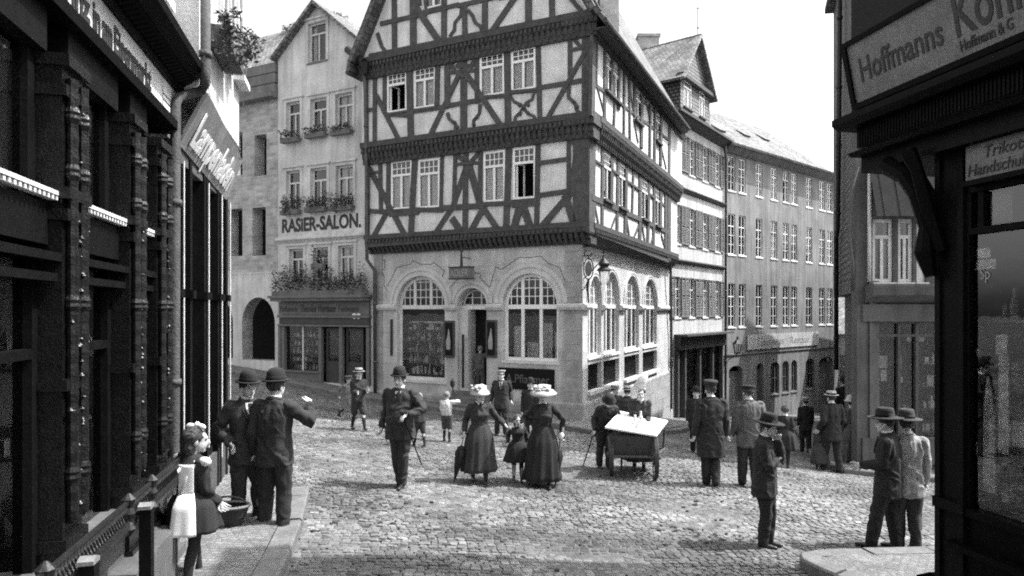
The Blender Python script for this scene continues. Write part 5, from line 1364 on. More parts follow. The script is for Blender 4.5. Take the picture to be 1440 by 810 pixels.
# first-floor window with flower pots
b = MB()
for a0, a1 in ((1.0, 1.35), (1.5, 1.85), (2.1, 2.5)):
    WA.box(b, a0, a0 + .06, 6.1, 8.0, .28, .34); WA.box(b, a1 - .06, a1, 6.1, 8.0, .28, .34); WA.box(b, a0 + .06, a1 - .06, 7.0, 7.06, .28, .33); WA.box(b, a0 - .05, a1 + .05, 6.02, 6.098, .28, .42)
b.build('window_frame', M['cream'], LB_)
b = MB()
for a0, a1 in ((1.0, 1.35), (1.5, 1.85), (2.1, 2.5)): WA.box(b, a0 + .06, a1 - .06, 6.1, 8.0, .281, .295)
b.build('window_pane', M['signdark'], LB_)
fb = thing('window_pot', 'leafy potted plant jutting from the white house upper window ledge', 'potted plant', tuple(WA.p(2.4, 6.0, .4)))
cc = PP(WA, 326, 85, .42)
b = MB(); WA.box(b, WA.s_(312, .42), WA.s_(331, .42), cc.z - .08, cc.z + .17, .3, .52); b.build('planter', M['timber'], fb)
b = MB()
for k, (u, v, r) in enumerate(((322, 62, .16), (335, 58, .2), (345, 66, .2), (352, 58, .14), (333, 78, .16), (345, 78, .14), (322, 40, .1), (318, 25, .08), (330, 18, .05))):
    foliage(b, PP(WA, u, v, .5), (r, r, r), int(900 * r), .06, 200 + k)
b.tube([PP(WA, 325, 85, .42), PP(WA, 320, 30, .42)], .012, 5); b.build('foliage', [M['leaf'], M['leaf'], M['leaf2']], fb, recalc=False, uv=False)
downpipe([PP(WA, 289, -60, .36), PP(WA, 289, 100, .36), PP(WA, 288, 118, .36), PP(WA, 284, 127, .3), PP(WA, 252, 137, .12), PP(WA, 247, 146, .1), PP(WA, 245, 640, .1), PP(WA, 244, 735, .1)], .05, 'dark bent rainwater pipe between the two left shops', m='timber_dark')

# ================================================================== RIGHT CORNER SHOP
RC = thing('corner_shop', 'dark timber corner shop with projecting cornice and a slanting name board, deep in shade', 'shop', (4.4, 6.4, 0))
b = MB(); E = .0
b.prism([xy(WC.p(.32, 0, -1.0)), xy(WC.p(5.5, 0, -1.0)), xy(WC.p(5.5, 0, -2.5)), xy(WC.p(.32, 0, -2.5))], -.3, 4.3); b.build('room_darkness', M['interior'], RC)
b = MB(); WC.box(b, 0, .33, -.2, 4.55, -2.2, 0.0)
WC.box(b, .0, .06, -.2, 4.5, 0.0, .03); WC.box(b, .27, .33, -.2, 4.5, .0, .03); WC.box(b, .33, 5.5, 4.03, 4.55, -.3, -.02)
WC.box(b, -.01, .34, .95, 1.05, -.1, .05)
b.build('corner_post', M['blackwood_soft'], RC)
b = MB(); WC.box(b, .33, 5.5, -.2, .62, -.3, .0); WC.box(b, .2, 5.5, .62, .68, -.3, .12); WC.box(b, .33, 5.5, .95, 1.02, -.12, .03); WC.box(b, .34, 5.5, .68, .95, -.2, -.02)
WC.box(b, .33, 5.5, 3.63, 3.69, -.12, .0)
for x in (.33, 1.55, 3.2): WC.box(b, x, x + .04, 1.02, 3.63, -.1, .0)
for x in (.33, WC.s_(1381, -.05), 1.55): WC.box(b, x, x + .06, 3.69, 4.02, -.1, -.001)
b.build('window_frame', M['blackwood'], RC)
b = MB(); b.face([WC.p(.36, 1.02, -.05), WC.p(5.5, 1.02, -.05), WC.p(5.5, 4.02, -.05), WC.p(.36, 4.02, -.05)]); b.build('pane', M['glass_shop'], RC, recalc=False)
b = MB(); WC.box(b, .42, WC.s_(1378, -.09), 3.7, 4.0, -.09, -.08); WC.box(b, WC.s_(1392, -.09), WC.s_(1425, -.09), 3.72, 4.0, -.09, -.08); b.build('window_blind', M['signmid'], RC)
bx0 = WC.s_(1358, .1); zt1 = WC.pix(1358, 207, .1)[1]; zt0 = WC.pix(1358, 255, .1)[1]
b = MB(); WC.box(b, bx0, bx0 + 1.5, zt0, zt1, .0, .1); wsb = b.build('sign_box', M['signmid'], RC)
b = MB(); WC.box(b, bx0 - .02, bx0 + 1.5, zt0 - .05, zt0 - .002, .0, .12); WC.box(b, bx0 - .02, bx0 + 1.5, zt1 + .002, zt1 + .03, .0, .12); b.build('sign_frame', M['blackwood'], RC)
hh = zt1 - zt0
text(WC, 'Trikotagen', bx0 + .2, zt0 + hh * .55, hh * .34, M['letterdark'], wsb, o=.104, width=.62, shear=.15)
text(WC, 'Handschuhe, Strümpfe', bx0 + .03, zt0 + hh * .1, hh * .34, M['letterdark'], wsb, o=.104, width=1.2, shear=.15)
goods(WC, .45, 3.0, 1.08, 3.4, -.2, 0, RC, 95, shelves=4)
b = MB()
for u0, u1, v0, v1 in ((1368, 1376, 490, 500), (1400, 1416, 470, 500), (1374, 1392, 350, 362), (1372, 1400, 366, 378), (1404, 1418, 500, 640), (1366, 1374, 620, 640)):
    a0, z1 = WC.pix(u0, v0, -.08); a1, z0 = WC.pix(u1, v1, -.08); WC.box(b, a0, a1, z0, z1, -.09, -.08)
WC.poly(b, [(WC.s_(1382, -.1), 1.2), (WC.s_(1400, -.1), 1.2), (WC.s_(1396, -.1), 2.1), (WC.s_(1388, -.1), 2.3), (WC.s_(1383, -.1), 2.0)], -.1, -.12)
b.build('window_display', M['goods'], RC)
b = MB(); WC.box(b, .36, 3.2, 1.0, 4.0, -.9, -.88); b.build('glass_backing', M['signmid'], RC)
text(WC, 'Sp', WC.s_(1378, -.04), WC.pix(1378, 393, -.04)[1], .11, M['lettermid'], RC, o=-.045, width=.1)
# cornice
cmo = MB(); e_ = -.92
WC.profile(cmo, [(-.3, 4.62), (.34, 4.62), (.38, 4.66), (.30, 4.72), (-.3, 4.72)], e_ + .1, 5.5)
WC.profile(cmo, [(-.3, 4.72), (.3, 4.72), (.3, 4.93), (-.3, 4.93)], e_ + .15, 5.5)
WC.profile(cmo, [(-.3, 4.93), (.42, 4.93), (.5, 4.98), (.5, 5.05), (.2, 5.14), (-.3, 5.14)], e_, 5.5)
x = e_ + .2
while x < 5.4: cmo.tube([WC.p(x, 4.73, .305), WC.p(x, 4.92, .305)], .014, 5); x += .04
cmo.build('cornice', M['blackwood'], RC)
b = MB(); WC.box(b, e_ + .1, 5.5, 4.45, 4.62, -1.5, .2); b.build('soffit', M['blackwood_soft'], RC)
# curved carved bracket under the cantilever
b = MB()
for o0 in (.0, .12): b.tube([WC.p(.02, 3.25, o0 - .02), WC.p(-.03, 3.5, o0), WC.p(-.02, 3.75, o0), WC.p(-.1, 4.1, o0 + .03), WC.p(-.22, 4.3, o0 + .05), WC.p(-.45, 4.47, o0 + .08)], [.05, .1, .06, .08, .09, .1], 8)
b.tube([WC.p(.1, 3.5, .05), WC.p(.05, 3.9, .15), WC.p(.05, 4.3, .28), WC.p(.0, 4.5, .34)], [.05, .07, .06, .08], 8)
for k in range(14): q = k / 13; b.lathe([(.005, -.04), (.045, 0), (.005, .04)], c=tuple(WC.p(-.03 - .22 * q * q, 3.4 + 1.0 * q, .1 + .04 * math.sin(k))), seg=6)
b.build('carved_bracket', M['blackwood'], RC)
# upper floors
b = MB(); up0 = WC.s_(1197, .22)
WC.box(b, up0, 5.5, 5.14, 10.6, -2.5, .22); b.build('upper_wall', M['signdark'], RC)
b = MB()
for a0, a1, z0, z1 in ((-.1, .42, 6.3, 8.2),): 
    WC.box(b, a0, a0 + .07, z0, z1, .22, .28); WC.box(b, a1 - .07, a1, z0, z1, .22, .28); WC.box(b, a0, a1, z0 - .08, z0 - .002, .22, .33); WC.box(b, (a0 + a1) / 2 - .02, (a0 + a1) / 2 + .02, z0, z1, .22, .27)
b.build('window_frame', M['cream'], RC)
b = MB(); b.face([WC.p(-.03, 6.3, .24), WC.p(.35, 6.3, .24), WC.p(.35, 8.2, .24), WC.p(-.03, 8.2, .24)]); b.build('pane', M['signdark'], RC, recalc=False)
rf = MB(); A, B = WC.p(up0 - .1, 10.6, .5), WC.p(5.7, 10.6, .5); D = -WC.n * 1.6 + Vector((0, 0, 1.4)); roof_slab(rf, [A, B, B + D, A + D], .12); C_, D_ = A + D, B + D; dn = -WC.n * 1.6 + Vector((0, 0, -1.4)); roof_slab(rf, [C_, D_, D_ + dn, C_ + dn], .12); rf.build('roof', M['slate'], RC)
# name board leaning outward
s0 = -.80
q0, q1 = WC.p(s0, 5.22, .27), WC.p(2.6, 5.22, .27); q3, q2 = WC.p(s0, 5.84, .40), WC.p(2.6, 5.84, .40)
X = (q1 - q0).normalized(); Yv = (q3 - q0).normalized(); Z = X.cross(Yv).normalized()
if Z.dot(WC.n) < 0: Z = -Z
b = MB(); b.hexa([q0 - Z * .03, q1 - Z * .03, q2 - Z * .03, q3 - Z * .03, q0, q1, q2, q3]); nbd = b.build('name_board', M['signmid'], RC)
b = MB(); Hh = (q3 - q0).length; Ln = (q1 - q0).length
for (x0, x1, y0, y1) in ((-.05, Ln, -.06, 0), (-.05, Ln, Hh, Hh + .05), (-.06, 0, 0, Hh)):
    P = [q0 + X * x0 + Yv * y0, q0 + X * x1 + Yv * y0, q0 + X * x1 + Yv * y1, q0 + X * x0 + Yv * y1]; b.hexa([p - Z * .04 for p in P] + [p + Z * .03 for p in P])
b.build('board_frame', M['blackwood'], RC)
XX = Yv.cross(Z); T = Matrix(((X.x, Yv.x, Z.x, 0), (X.y, Yv.y, Z.y, 0), (X.z, Yv.z, Z.z, 0), (0, 0, 0, 1)))
def on_c(s, u, x1u, y, h, bold=.012):
    x0 = WC.s_(u, .3) - s0; x1 = WC.s_(x1u, .3) - s0; Tq = T.copy(); Tq.translation = q0 + X * x0 + Yv * y + Z * .004
    text(None, s, 0, 0, h, M['letterdark'], nbd, width=x1 - x0, mtx=Tq, bold=bold)
on_c('Hoffmanns', 1214, 1330, .2, .26)
on_c('Konfe', 1348, 1470, .2, .42)
on_c('Hoffmann & G', 1350, 1424, .06, .1)

# ================================================================== HOUSE BEHIND IT (down the lane on the right)
DH = thing('lane_corner_house', 'shaded plaster house with tile-hung side wall, awning window and curtained shop below', 'house', (9, 15.5, -.9))
zD = 12.2
W0, W1 = WD.s_(1222), 3.4
bayw = [wr(WD, 1227, 1256, 308, 397), wr(WD, 1263, 1284, 308, 397), wr(WD, 1289, 1302, 308, 397)]
shw = wr(WD, 1228, 1300, 455, 615)
shw = (shw[0], 3.2, shw[2], shw[3])
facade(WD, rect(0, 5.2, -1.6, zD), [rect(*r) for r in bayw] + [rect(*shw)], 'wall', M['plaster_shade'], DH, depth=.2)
for r in bayw: window(WD, *r, DH, o=-.05, style='cross', fm='cream', fw=.08, top=.28, curtain=.5)
b = MB(); z = WD.pix(1250, 400)[1]; WD.profile(b, [(.003, z - .45), (.05, z - .42), (.35, z - .25), (.4, z - .05), (.4, z), (.003, z)], .2, 5.2)
WD.box(b, .1, 5.2, WD.pix(1250, 452)[1], WD.pix(1250, 428)[1], .003, .12)
WD.box(b, .1, 5.2, WD.pix(1250, 652)[1], shw[2], .003, .1)
WD.box(b, .0, .3, -1.5, z - .46, .003, .06)
b.build('shop_cornice', M['plaster_shade'], DH)
b = MB()
for x in (shw[0], shw[0] + .55, shw[0] + .95, shw[0] + 1.6, shw[0] + 2.3): WD.box(b, x, x + .06, shw[2], shw[3], -.1, .02)
WD.box(b, shw[0], shw[1], shw[3] - .3, shw[3] - .24, -.1, .015)
b.build('window_frame', M['timber'], DH)
b = MB(); b.face([WD.p(shw[0], shw[2], -.06), WD.p(shw[1], shw[2], -.06), WD.p(shw[1], shw[3], -.06), WD.p(shw[0], shw[3], -.06)]); b.build('pane', M['glass_shop'], DH, recalc=False)
cu = MB(); N = 60
for k in range(26):
    x0, x1 = shw[0] + (shw[1] - shw[0]) * k / N, shw[0] + (shw[1] - shw[0]) * (k + 1) / N
    cu.add([WD.p(x0, shw[2] + .1, -.15 + .03 * math.sin(k * 1.7)), WD.p(x1, shw[2] + .1, -.15 + .03 * math.sin((k + 1) * 1.7)), WD.p(x1, shw[3] - .5, -.15 + .03 * math.sin((k + 1) * 1.7)), WD.p(x0, shw[3] - .5, -.15 + .03 * math.sin(k * 1.7))], [(0, 1, 2, 3)])
cu.build('curtain', M['awning'], DH, recalc=False)
b = MB()
for u0, u1, v0, v1 in ((1237, 1248, 500, 518), (1239, 1247, 520, 536), (1260, 1268, 500, 518), (1264, 1270, 530, 538), (1276, 1300, 474, 480)): a0, a1, z0, z1 = wr(WD, u0, u1, v0, v1, -.1); WD.box(b, a0, a1, z0, z1, -.12, -.11)
b.build('window_display', M['goods'], DH)
goods(WD, shw[0] + .1, shw[1], shw[2] + .1, shw[3] - .4, -.22, 0, DH, 97, shelves=4)
# awning
aw = MB(); a0 = WD.s_(1224, .2); zt_ = WD.pix(1224, 226, 0)[1]; zb_2 = WD.pix(1224, 304, .45)[1]
n = 14; a1 = a0 + 2.4
for k in range(n):
    x0, x1 = a0 + (a1 - a0) * k / n, a0 + (a1 - a0) * (k + 1) / n; d = .02 if k % 2 else -.0
    aw.hexa([WD.p(x0, zb_2, .45 + d), WD.p(x1, zb_2, .45 + d), WD.p(x1, zt_, .1 + d), WD.p(x0, zt_, .1 + d), WD.p(x0, zb_2, .47 + d), WD.p(x1, zb_2, .47 + d), WD.p(x1, zt_, .12 + d), WD.p(x0, zt_, .12 + d)])
awo = aw.build('awning', M['awning'], DH)
# side, tile-hung above, plaster below, set back at street level
LD = 6.0
b = MB(); zj = WD.pix(1205, 395)[1]
P = lambda s, o: xy(WD2.p(-s, 0, o))
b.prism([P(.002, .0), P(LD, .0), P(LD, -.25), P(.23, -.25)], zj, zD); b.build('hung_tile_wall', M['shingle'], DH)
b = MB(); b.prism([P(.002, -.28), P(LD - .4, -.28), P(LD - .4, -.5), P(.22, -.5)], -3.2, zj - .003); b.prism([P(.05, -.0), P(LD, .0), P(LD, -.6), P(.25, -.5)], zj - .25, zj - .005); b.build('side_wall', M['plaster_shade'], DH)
b = MB(); b.prism([xy(WD.p(.6, 0, -.6)), xy(WD.p(5.0, 0, -.6)), xy(WD.p(6.5, 0, -5)), P(LD, -.7)], -3, zD); b.build('room_darkness', M['interior'], DH)
b = MB(); a = WD2.p(0, 0, 0)
b.prism([xy(WD.p(-.25, 0, .3)), xy(WD.p(5.3, 0, .3)), xy(WD.p(6.8, 0, -5)), P(LD, .25)], zD, zD + .15); b.build('roof', M['slate'], DH)
downpipe([PP(WD2, 1181, -30, .12), PP(WD2, 1180, 150, .12), PP(WD2, 1178, 320, .12), PP(WD2, 1176, 335, .1), PP(WD2, 1176, 520, .1)], .06, 'dark downpipe down the tile-hung side wall', m='iron')
downpipe([PP(WD, 1222.5, 232, .08), PP(WD, 1222.5, 396, .08)], .04, 'thin pale pipe left of the striped awning', m='cream', clamps=False)
downpipe([PP(WD, 1207, 235, .1), PP(WD, 1197, 270, .1), PP(WD, 1194, 330, .1), PP(WD, 1199, 372, .1), PP(WD, 1199, 410, .1)], .035, 'thin crooked pipe on the shaded house corner', m='zinc', clamps=False)

# ---- sunlit white house at the end of the lane, and gabled neighbours down the right-hand side
def simple_house(W, L, D, z0, z1, rise, label, wallm='plaster_white', across=True, wins=(), roofm='tile', awn=False):
    t = thing('gabled_house', label, 'house', tuple(W.p(L / 2, z0, 0)))
    hl = [rect(*w) for w in wins]
    if across: facade(W, [(0, z0), (L, z0), (L, z1), (L / 2, z1 + rise), (0, z1)], hl, 'wall', M[wallm], t, depth=.2)
    else: facade(W, rect(0, L, z0, z1), hl, 'wall', M[wallm], t, depth=.2)
    for w in wins: window(W, *w, t, o=-.06, style='cross', fm='cream')
    b = MB()
    P = [W.p(0, 0, -.21), W.p(L, 0, -.21), W.p(L, 0, -D), W.p(0, 0, -D)]
    b.prism([xy(p) for p in P], z0, z1); b.build('side_wall', M[wallm], t)
    rf = MB()
    if across:
        for a, s_ in ((-.25, 1), (L + .25, -1)):
            A = W.p(a, z1 - .25 * rise / (L / 2) + .05, .2); B = W.p(L / 2, z1 + rise + .06, .2); Dn = -W.n * (D + .4); roof_slab(rf, [A, A + Dn, B + Dn, B], .1)
    else:
        A, B = W.p(-.2, z1, .4), W.p(L + .2, z1, .4); u_ = -W.n * (D / 2 + .4) + Vector((0, 0, rise)); roof_slab(rf, [A, B, B + u_, A + u_], .1); C2_ = A + u_; D2_ = B + u_; dn = -W.n * (D / 2 + .4) + Vector((0, 0, -rise)); roof_slab(rf, [C2_, D2_, D2_ + dn, C2_ + dn], .1)
    rf.build('roof', M[roofm], t)
    return t
Wf = Wall(19.9, 41.5, .98, -.2)
fh = simple_house(Wf, 6, 6, -4, 1.5, 2.5, 'bright sunlit white house at the far end of the lane', 'white', across=False, wins=((.6, 1.3, -1.5, .2),))
b = MB()
for k in range(5): q0 = Wf.p(.1, -2.0 - k * .16, .3 + .16 * k); q1 = Wf.p(2.4, -2.0 - k * .16, .3 + .16 * k); dv = Vector((0, 0, -.16)) + Wf.n * .16; b.cm = k % 2; b.hexa([q0, q1, q1 + dv, q0 + dv] + [p + Vector((0, 0, .03)) for p in (q0, q1, q1 + dv, q0 + dv)])
b.build('striped_awning', [M['white'], M['shutter']], fh)
WN = Wall(18.8, 36.1, 0, -1)
simple_house(WN, 3.0, 6, -3.6, 8.2, 4.5, 'gabled house down the lane hidden behind the corner house', 'plaster_dim')
WH = Wall(WA.p(-7.0, 0, 0).x, WA.p(-7.0, 0, 0).y, -.235, .972)
for k_, (sh_, hh_, lb_) in enumerate(((-7.0, 9.5, 'tall plain house beside the carved shop, behind the viewpoint'), (-14.5, 8.2, 'lower plain house farther back behind the viewpoint'))):
    Wk = Wall(WA.p(-7.0 + sh_, 0, 0).x, WA.p(-7.0 + sh_, 0, 0).y, -.235, .972)
    simple_house(Wk, 6.9, 7, 0, hh_, 3, lb_, 'plaster_dim', across=False, wins=[(1 + 1.7 * i, 1.9 + 1.7 * i, z, z + 1.5) for i in range(3) for z in (1.3, 4.2, 6.6)])
Wk = Wall(8, -13, -1, .1)
simple_house(Wk, 12, 6, -.5, 8, 3, 'wide plain house closing the street behind the viewpoint', 'plaster_dim', across=False, wins=[(1 + 2.2 * i, 2 + 2.2 * i, z, z + 1.5) for i in range(4) for z in (1.3, 4.6)])
WN4 = Wall(13.6, 26.4, -2.5, -5.0)  # hidden house added to cast shade on the timbered house's lower long side
simple_house(WN4, 5.5, 2, -2.6, 10.6, 1.2, 'unseen narrow house added past the tile-hung side wall to shade the timbered house', 'plaster_dim', across=False)
WN2 = Wall(21.3, 40.3, 0, -1)
simple_house(WN2, 3.0, 5, -3.8, 3.6, 3.6, 'small steep gabled house at the lane bend', 'plaster_dim')
WN3 = Wall(16.3, 32.4, 0, -1)
simple_house(WN3, 6.4, 5, -3.4, 7.4, 1.6, 'low long house in the middle of the lane behind the corner house', 'plaster_dim', across=False)
# ================================================================== PEOPLE
SKIN = mat('skin', .5, .08, 12, .6, .1, 60)
SKIN_P = mat('child_skin', .44, .08, 12, .6, .1, 60)
def cloth(v, name=None):
    return mat(name or 'cloth_%03d' % int(v * 1000), v * (.62 if v < .1 else .8), .22, 7, .92, .35, 220)
HAIR = mat('hair', .03, .3, 30, .6, .6, 120); HAIR_L = mat('light_hair', .2, .3, 30, .6, .6, 120)
SHOE = mat('shoe_leather', .02, .2, 10, .35, .1, 60); SHIRT = mat('white_shirt', .72, .06, 8, .9, .2, 100); EYE = mat('eye', .02, .1, 5, .3, 0)
LIP = mat('lip', .16, .1, 9, .6, 0)

def ik(S, T, a, b, pole):
    d = T - S; L = d.length
    if L > (a + b) * .999: T = S + d.normalized() * (a + b) * .999; d = T - S; L = d.length
    x = (a * a - b * b + L * L) / (2 * L); h = math.sqrt(max(0, a * a - x * x)); n = d.normalized()
    p = pole - n * pole.dot(n)
    if p.length < 1e-6: p = Vector((0, 1, 0))
    return S + n * x + p.normalized() * h, T

def blob(mb, c, r, mtx=None, seg=14, rings=9):
    prof = [(math.sin(math.pi * i / rings) , -math.cos(math.pi * i / rings)) for i in range(rings + 1)]
    T = Matrix.Translation(c) @ Matrix.Diagonal((*r, 1))
    if mtx is not None: T = mtx @ T
    mb.lathe([(max(p, .01), z) for p, z in prof], seg=seg, mtx=T)

def loft(mb, secs, seg=20, mtx=None, fold=None):
    """secs: list of (centre Vector, rx, ry) in the local xy plane"""
    vs = []
    for i, (c, rx, ry) in enumerate(secs):
        for k in range(seg):
            t = 2 * math.pi * k / seg
            e = fold(t, i / (len(secs) - 1)) if fold else 1
            # superellipse, a bit boxy
            cx_, sy_ = math.cos(t), math.sin(t)
            p = Vector((c.x + rx * e * math.copysign(abs(cx_) ** .85, cx_), c.y + ry * e * math.copysign(abs(sy_) ** .85, sy_), c.z))
            vs.append(mtx @ p if mtx else p)
    n = len(secs); fs = []
    for i in range(n - 1):
        for k in range(seg): fs.append((i * seg + k, i * seg + (k + 1) % seg, (i + 1) * seg + (k + 1) % seg, (i + 1) * seg + k))
    fs.append(tuple(reversed(range(seg)))); fs.append(tuple(range((n - 1) * seg, n * seg)))
    mb.add(vs, fs)

def capsule(mb, pts, rads, seg=10, sub=3):
    P = [Vector(p) for p in pts]; q = []; r = []
    for i in range(len(P) - 1):
        for k in range(sub):
            t = k / sub; q.append(P[i].lerp(P[i + 1], t)); r.append(rads[i] * (1 - t) + rads[i + 1] * t)
    q.append(P[-1]); r.append(rads[-1])
    d0 = (q[0] - q[1]).normalized(); d1 = (q[-1] - q[-2]).normalized()
    q = [q[0] + d0 * r[0] * .85, q[0] + d0 * r[0] * .5] + q + [q[-1] + d1 * r[-1] * .5, q[-1] + d1 * r[-1] * .85]
    r = [r[0] * .35, r[0] * .82] + r + [r[-1] * .82, r[-1] * .35]
    mb.tube(q, r, seg)

def remesh(mb, name, mt, parent, voxel, wrinkle=0.0, freq=14, extra=None, squash=(1, 1, .45), smooth_it=2):
    me = bpy.data.meshes.new('tmp'); me.from_pydata(mb.v, [], mb.f)
    bm = bmesh.new(); bm.from_mesh(me); bmesh.ops.recalc_face_normals(bm, faces=bm.faces); bm.to_mesh(me); bm.free()
    ob = bpy.data.objects.new('tmp', me); COL.objects.link(ob)
    md = ob.modifiers.new('r', 'REMESH'); md.mode = 'VOXEL'; md.voxel_size = voxel; md.use_smooth_shade = True
    if smooth_it: ms = ob.modifiers.new('s', 'SMOOTH'); ms.factor = .5; ms.iterations = smooth_it
    dg = bpy.context.evaluated_depsgraph_get(); dg.update()
    nm = bpy.data.meshes.new_from_object(ob.evaluated_get(dg), depsgraph=dg)
    bpy.data.objects.remove(ob); bpy.data.meshes.remove(me)
    n = len(nm.vertices)
    if wrinkle and n:
        co = np.empty(n * 3); nm.vertices.foreach_get('co', co); co = co.reshape(-1, 3)
        no = np.empty(n * 3); nm.vertices.foreach_get('normal', no); no = no.reshape(-1, 3)
        sd = random.random() * 50
        w = np.array([noise.noise(Vector((c[0] * freq * squash[0] + sd, c[1] * freq * squash[1], c[2] * freq * squash[2] + noise.noise(Vector(c) * 5) * 1.5))) for c in co])
        w = 1 - np.abs(w) * 2.6
        co += no * (w * wrinkle)[:, None]
        nm.vertices.foreach_set('co', co.ravel())
    if extra is not None and extra.f:
        bm = bmesh.new(); bm.from_mesh(nm)
        e = bpy.data.meshes.new('e'); e.from_pydata(extra.v, [], extra.f); bm.from_mesh(e); bpy.data.meshes.remove(e)
        bmesh.ops.recalc_face_normals(bm, faces=bm.faces); bm.to_mesh(nm); bm.free()
    nm.name = name; nm.materials.clear(); nm.materials.append(mt)
    nm.polygons.foreach_set('use_smooth', [True] * len(nm.polygons)); nm.update()
    o = bpy.data.objects.new(name, nm); COL.objects.link(o); o.parent = parent
    return o

class Person: pass
def person(u, v, top, yaw, label, *, sex='m', child=0.0, hat='bowler', lean=0, legs=((.03, .0), (-.03, .0)), arms=(None, None), coat=.035, trou=None, shirt=True,
           hatm=None, skirt=None, coat_len=.40, open_coat=False, head=(0, 0), far=False, group=None, belly=0, hair=None, collar=True, hs=1.0, apron=False,
           depth=None, height=None, extra_z=0.0, sleeves=True, shorts=False, tie=True, hem=.055, buttons=False, poles=(None, None), longdress=False, pos=None, skirt_col=None, widen=1.0, coat_m=None, hips=None, flare=None):
    """u,v: where the feet stand in the photo, top: top of hat. arms/legs are targets relative to shoulder/hip in body heights (out, forward, up)."""
    P0 = pos if pos is not None else ground_hit(u, v, extra_z)
    tot = height if height else (v - top) * P0.y / F
    hat_h = {'bowler': .045, 'boater': .03, 'slouch': .05, 'cap': .015, 'wide': .055, 'flowers': .06, 'bonnet': .05, 'bow': .02, 'none': 0, 'straw': .04, 'cloche': .03, 'beret': .015, 'kepi': .035}[hat]
    H = tot / (1 + hat_h); hsz = (1 + .33 * child) * hs
    t = thing('person', label, 'person', tuple(P0), group)
    R = Matrix.Rotation(math.radians(yaw), 4, 'Z')
    vox = (.016 if far else .0105) if H < 1.9 else .012
    hz = hips or (.52 - .03 * child); shz = .815 - .035 * child; nz = .848 - .035 * child
    def L(x, f, z): return Vector((x, -f, z)) * H
    leanR = Matrix.Rotation(math.radians(lean), 4, 'X')   # forward is -Y: positive lean bends forward
    hip = L(0, 0, hz)
    def up(p): return hip + leanR @ (p - hip)
    w = .102 * (1 - .04 * child) * (.92 if sex == 'f' else 1.0) * widen
    if sex == 'f' and child < .3: hs = hs * 1.06
    hsz = (1 + .33 * child) * hs * 1.06
    sh = [up(L(s * w, 0, shz)) for s in (1, -1)]
    neck = up(L(0, .0, nz)); headp = up(L(0, .012, nz + .022))
    HM = Matrix.Translation(headp) @ Matrix.Rotation(math.radians(head[0]), 4, 'Z') @ Matrix.Rotation(math.radians(head[1]) + math.radians(lean) * .4, 4, 'X')
    hk = H * hsz
    hc = Vector((0, -.008, .058)) * hk
    ua, fa = .172 * (1 - .08 * child), .150 * (1 - .08 * child)
    elb, wri = [], []
    for i, s in enumerate((1, -1)):
        a = arms[i] or (.03, .03, -.312)
        T = sh[i] + Vector((s * a[0], -a[1], a[2])) * H
        pole = Vector((s * .12, 1, -.15)) if not poles[i] else Vector((s * poles[i][0], -poles[i][1], poles[i][2]))
        e, T = ik(sh[i], T, ua * H, fa * H, pole); elb.append(e); wri.append(T)
    hips_, knee, ank = [], [], []
    tl, sl = (hz - .27 - .0), .235
    for i, s in enumerate((1, -1)):
        hp_ = L(s * .05, 0, hz); lg = legs[i]; zl = lg[2] if len(lg) > 2 else 0
        T = Vector((s * (.052 + lg[1]), -lg[0], .045 + zl)) * H
        k, T = ik(hp_, T, (hz - .28) * H, .238 * H, Vector((s * .06, -1, 0))); hips_.append(hp_); knee.append(k); ank.append(T)
    # ---- body
    mb = MB(); ex = MB()
    secs = [(L(0, 0, hz - .03), .085, .062), (L(0, 0, hz + .05), .09, .066), (L(0, 0, hz + .1), .078, .056), (L(0, 0, .70), .09, .06), (L(0, 0, .765), .1, .06), (L(0, 0, shz - .005), .088, .05), (L(0, 0, nz), .036, .034)]
    loft(mb, [(c, rx * H, ry * H) for c, rx, ry in secs], mtx=Matrix.Translation(hip) @ leanR @ Matrix.Translation(-hip))
    capsule(mb, [neck - (headp - neck) * .5, HM @ (hc - Vector((0, .0, .03)) * hk)], [.033 * H, .031 * H])
    blob(mb, hc + Vector((0, .006, .012)) * hk, Vector((.042, .052, .052)) * hk, HM)
    blob(mb, hc + Vector((0, -.012, -.022)) * hk, Vector((.034, .038, .042)) * hk, HM)
    blob(mb, hc + Vector((0, -.032, -.05)) * hk, Vector((.016, .016, .014)) * hk, HM, 8, 6)
    blob(mb, hc + Vector((0, -.052, -.014)) * hk, Vector((.008, .014, .017)) * hk, HM, 8, 6)
    blob(mb, hc + Vector((0, -.044, .012)) * hk, Vector((.03, .008, .006)) * hk, HM, 8, 6)
    for s in (1, -1): blob(mb, hc + Vector((s * .044, .004, -.008)) * hk, Vector((.006, .012, .02)) * hk, HM, 8, 6)
    for i, s in enumerate((1, -1)):
        capsule(mb, [sh[i], elb[i], wri[i]], [.033 * H, .025 * H, .016 * H])
        capsule(mb, [hips_[i], knee[i], ank[i]], [.055 * H, .034 * H, .022 * H])
        # hand: palm then five fingers
        d = (wri[i] - elb[i]).normalized(); side = Vector((s, 0, 0)); 
        pn = d.cross(Vector((0, -1, 0)) if abs(d.y) < .8 else Vector((0, 0, 1))).normalized(); ac = pn.cross(d).normalized()   # ac: across the palm
        pw = .019 * H * (1.05 if sex == 'm' else .92); pl_ = .046 * H
        for q in (-1, 0, 1): capsule(mb, [wri[i], wri[i] + d * pl_ + ac * pw * q], [.014 * H, .0105 * H], 8, 2)
        inn = pn * (-s)
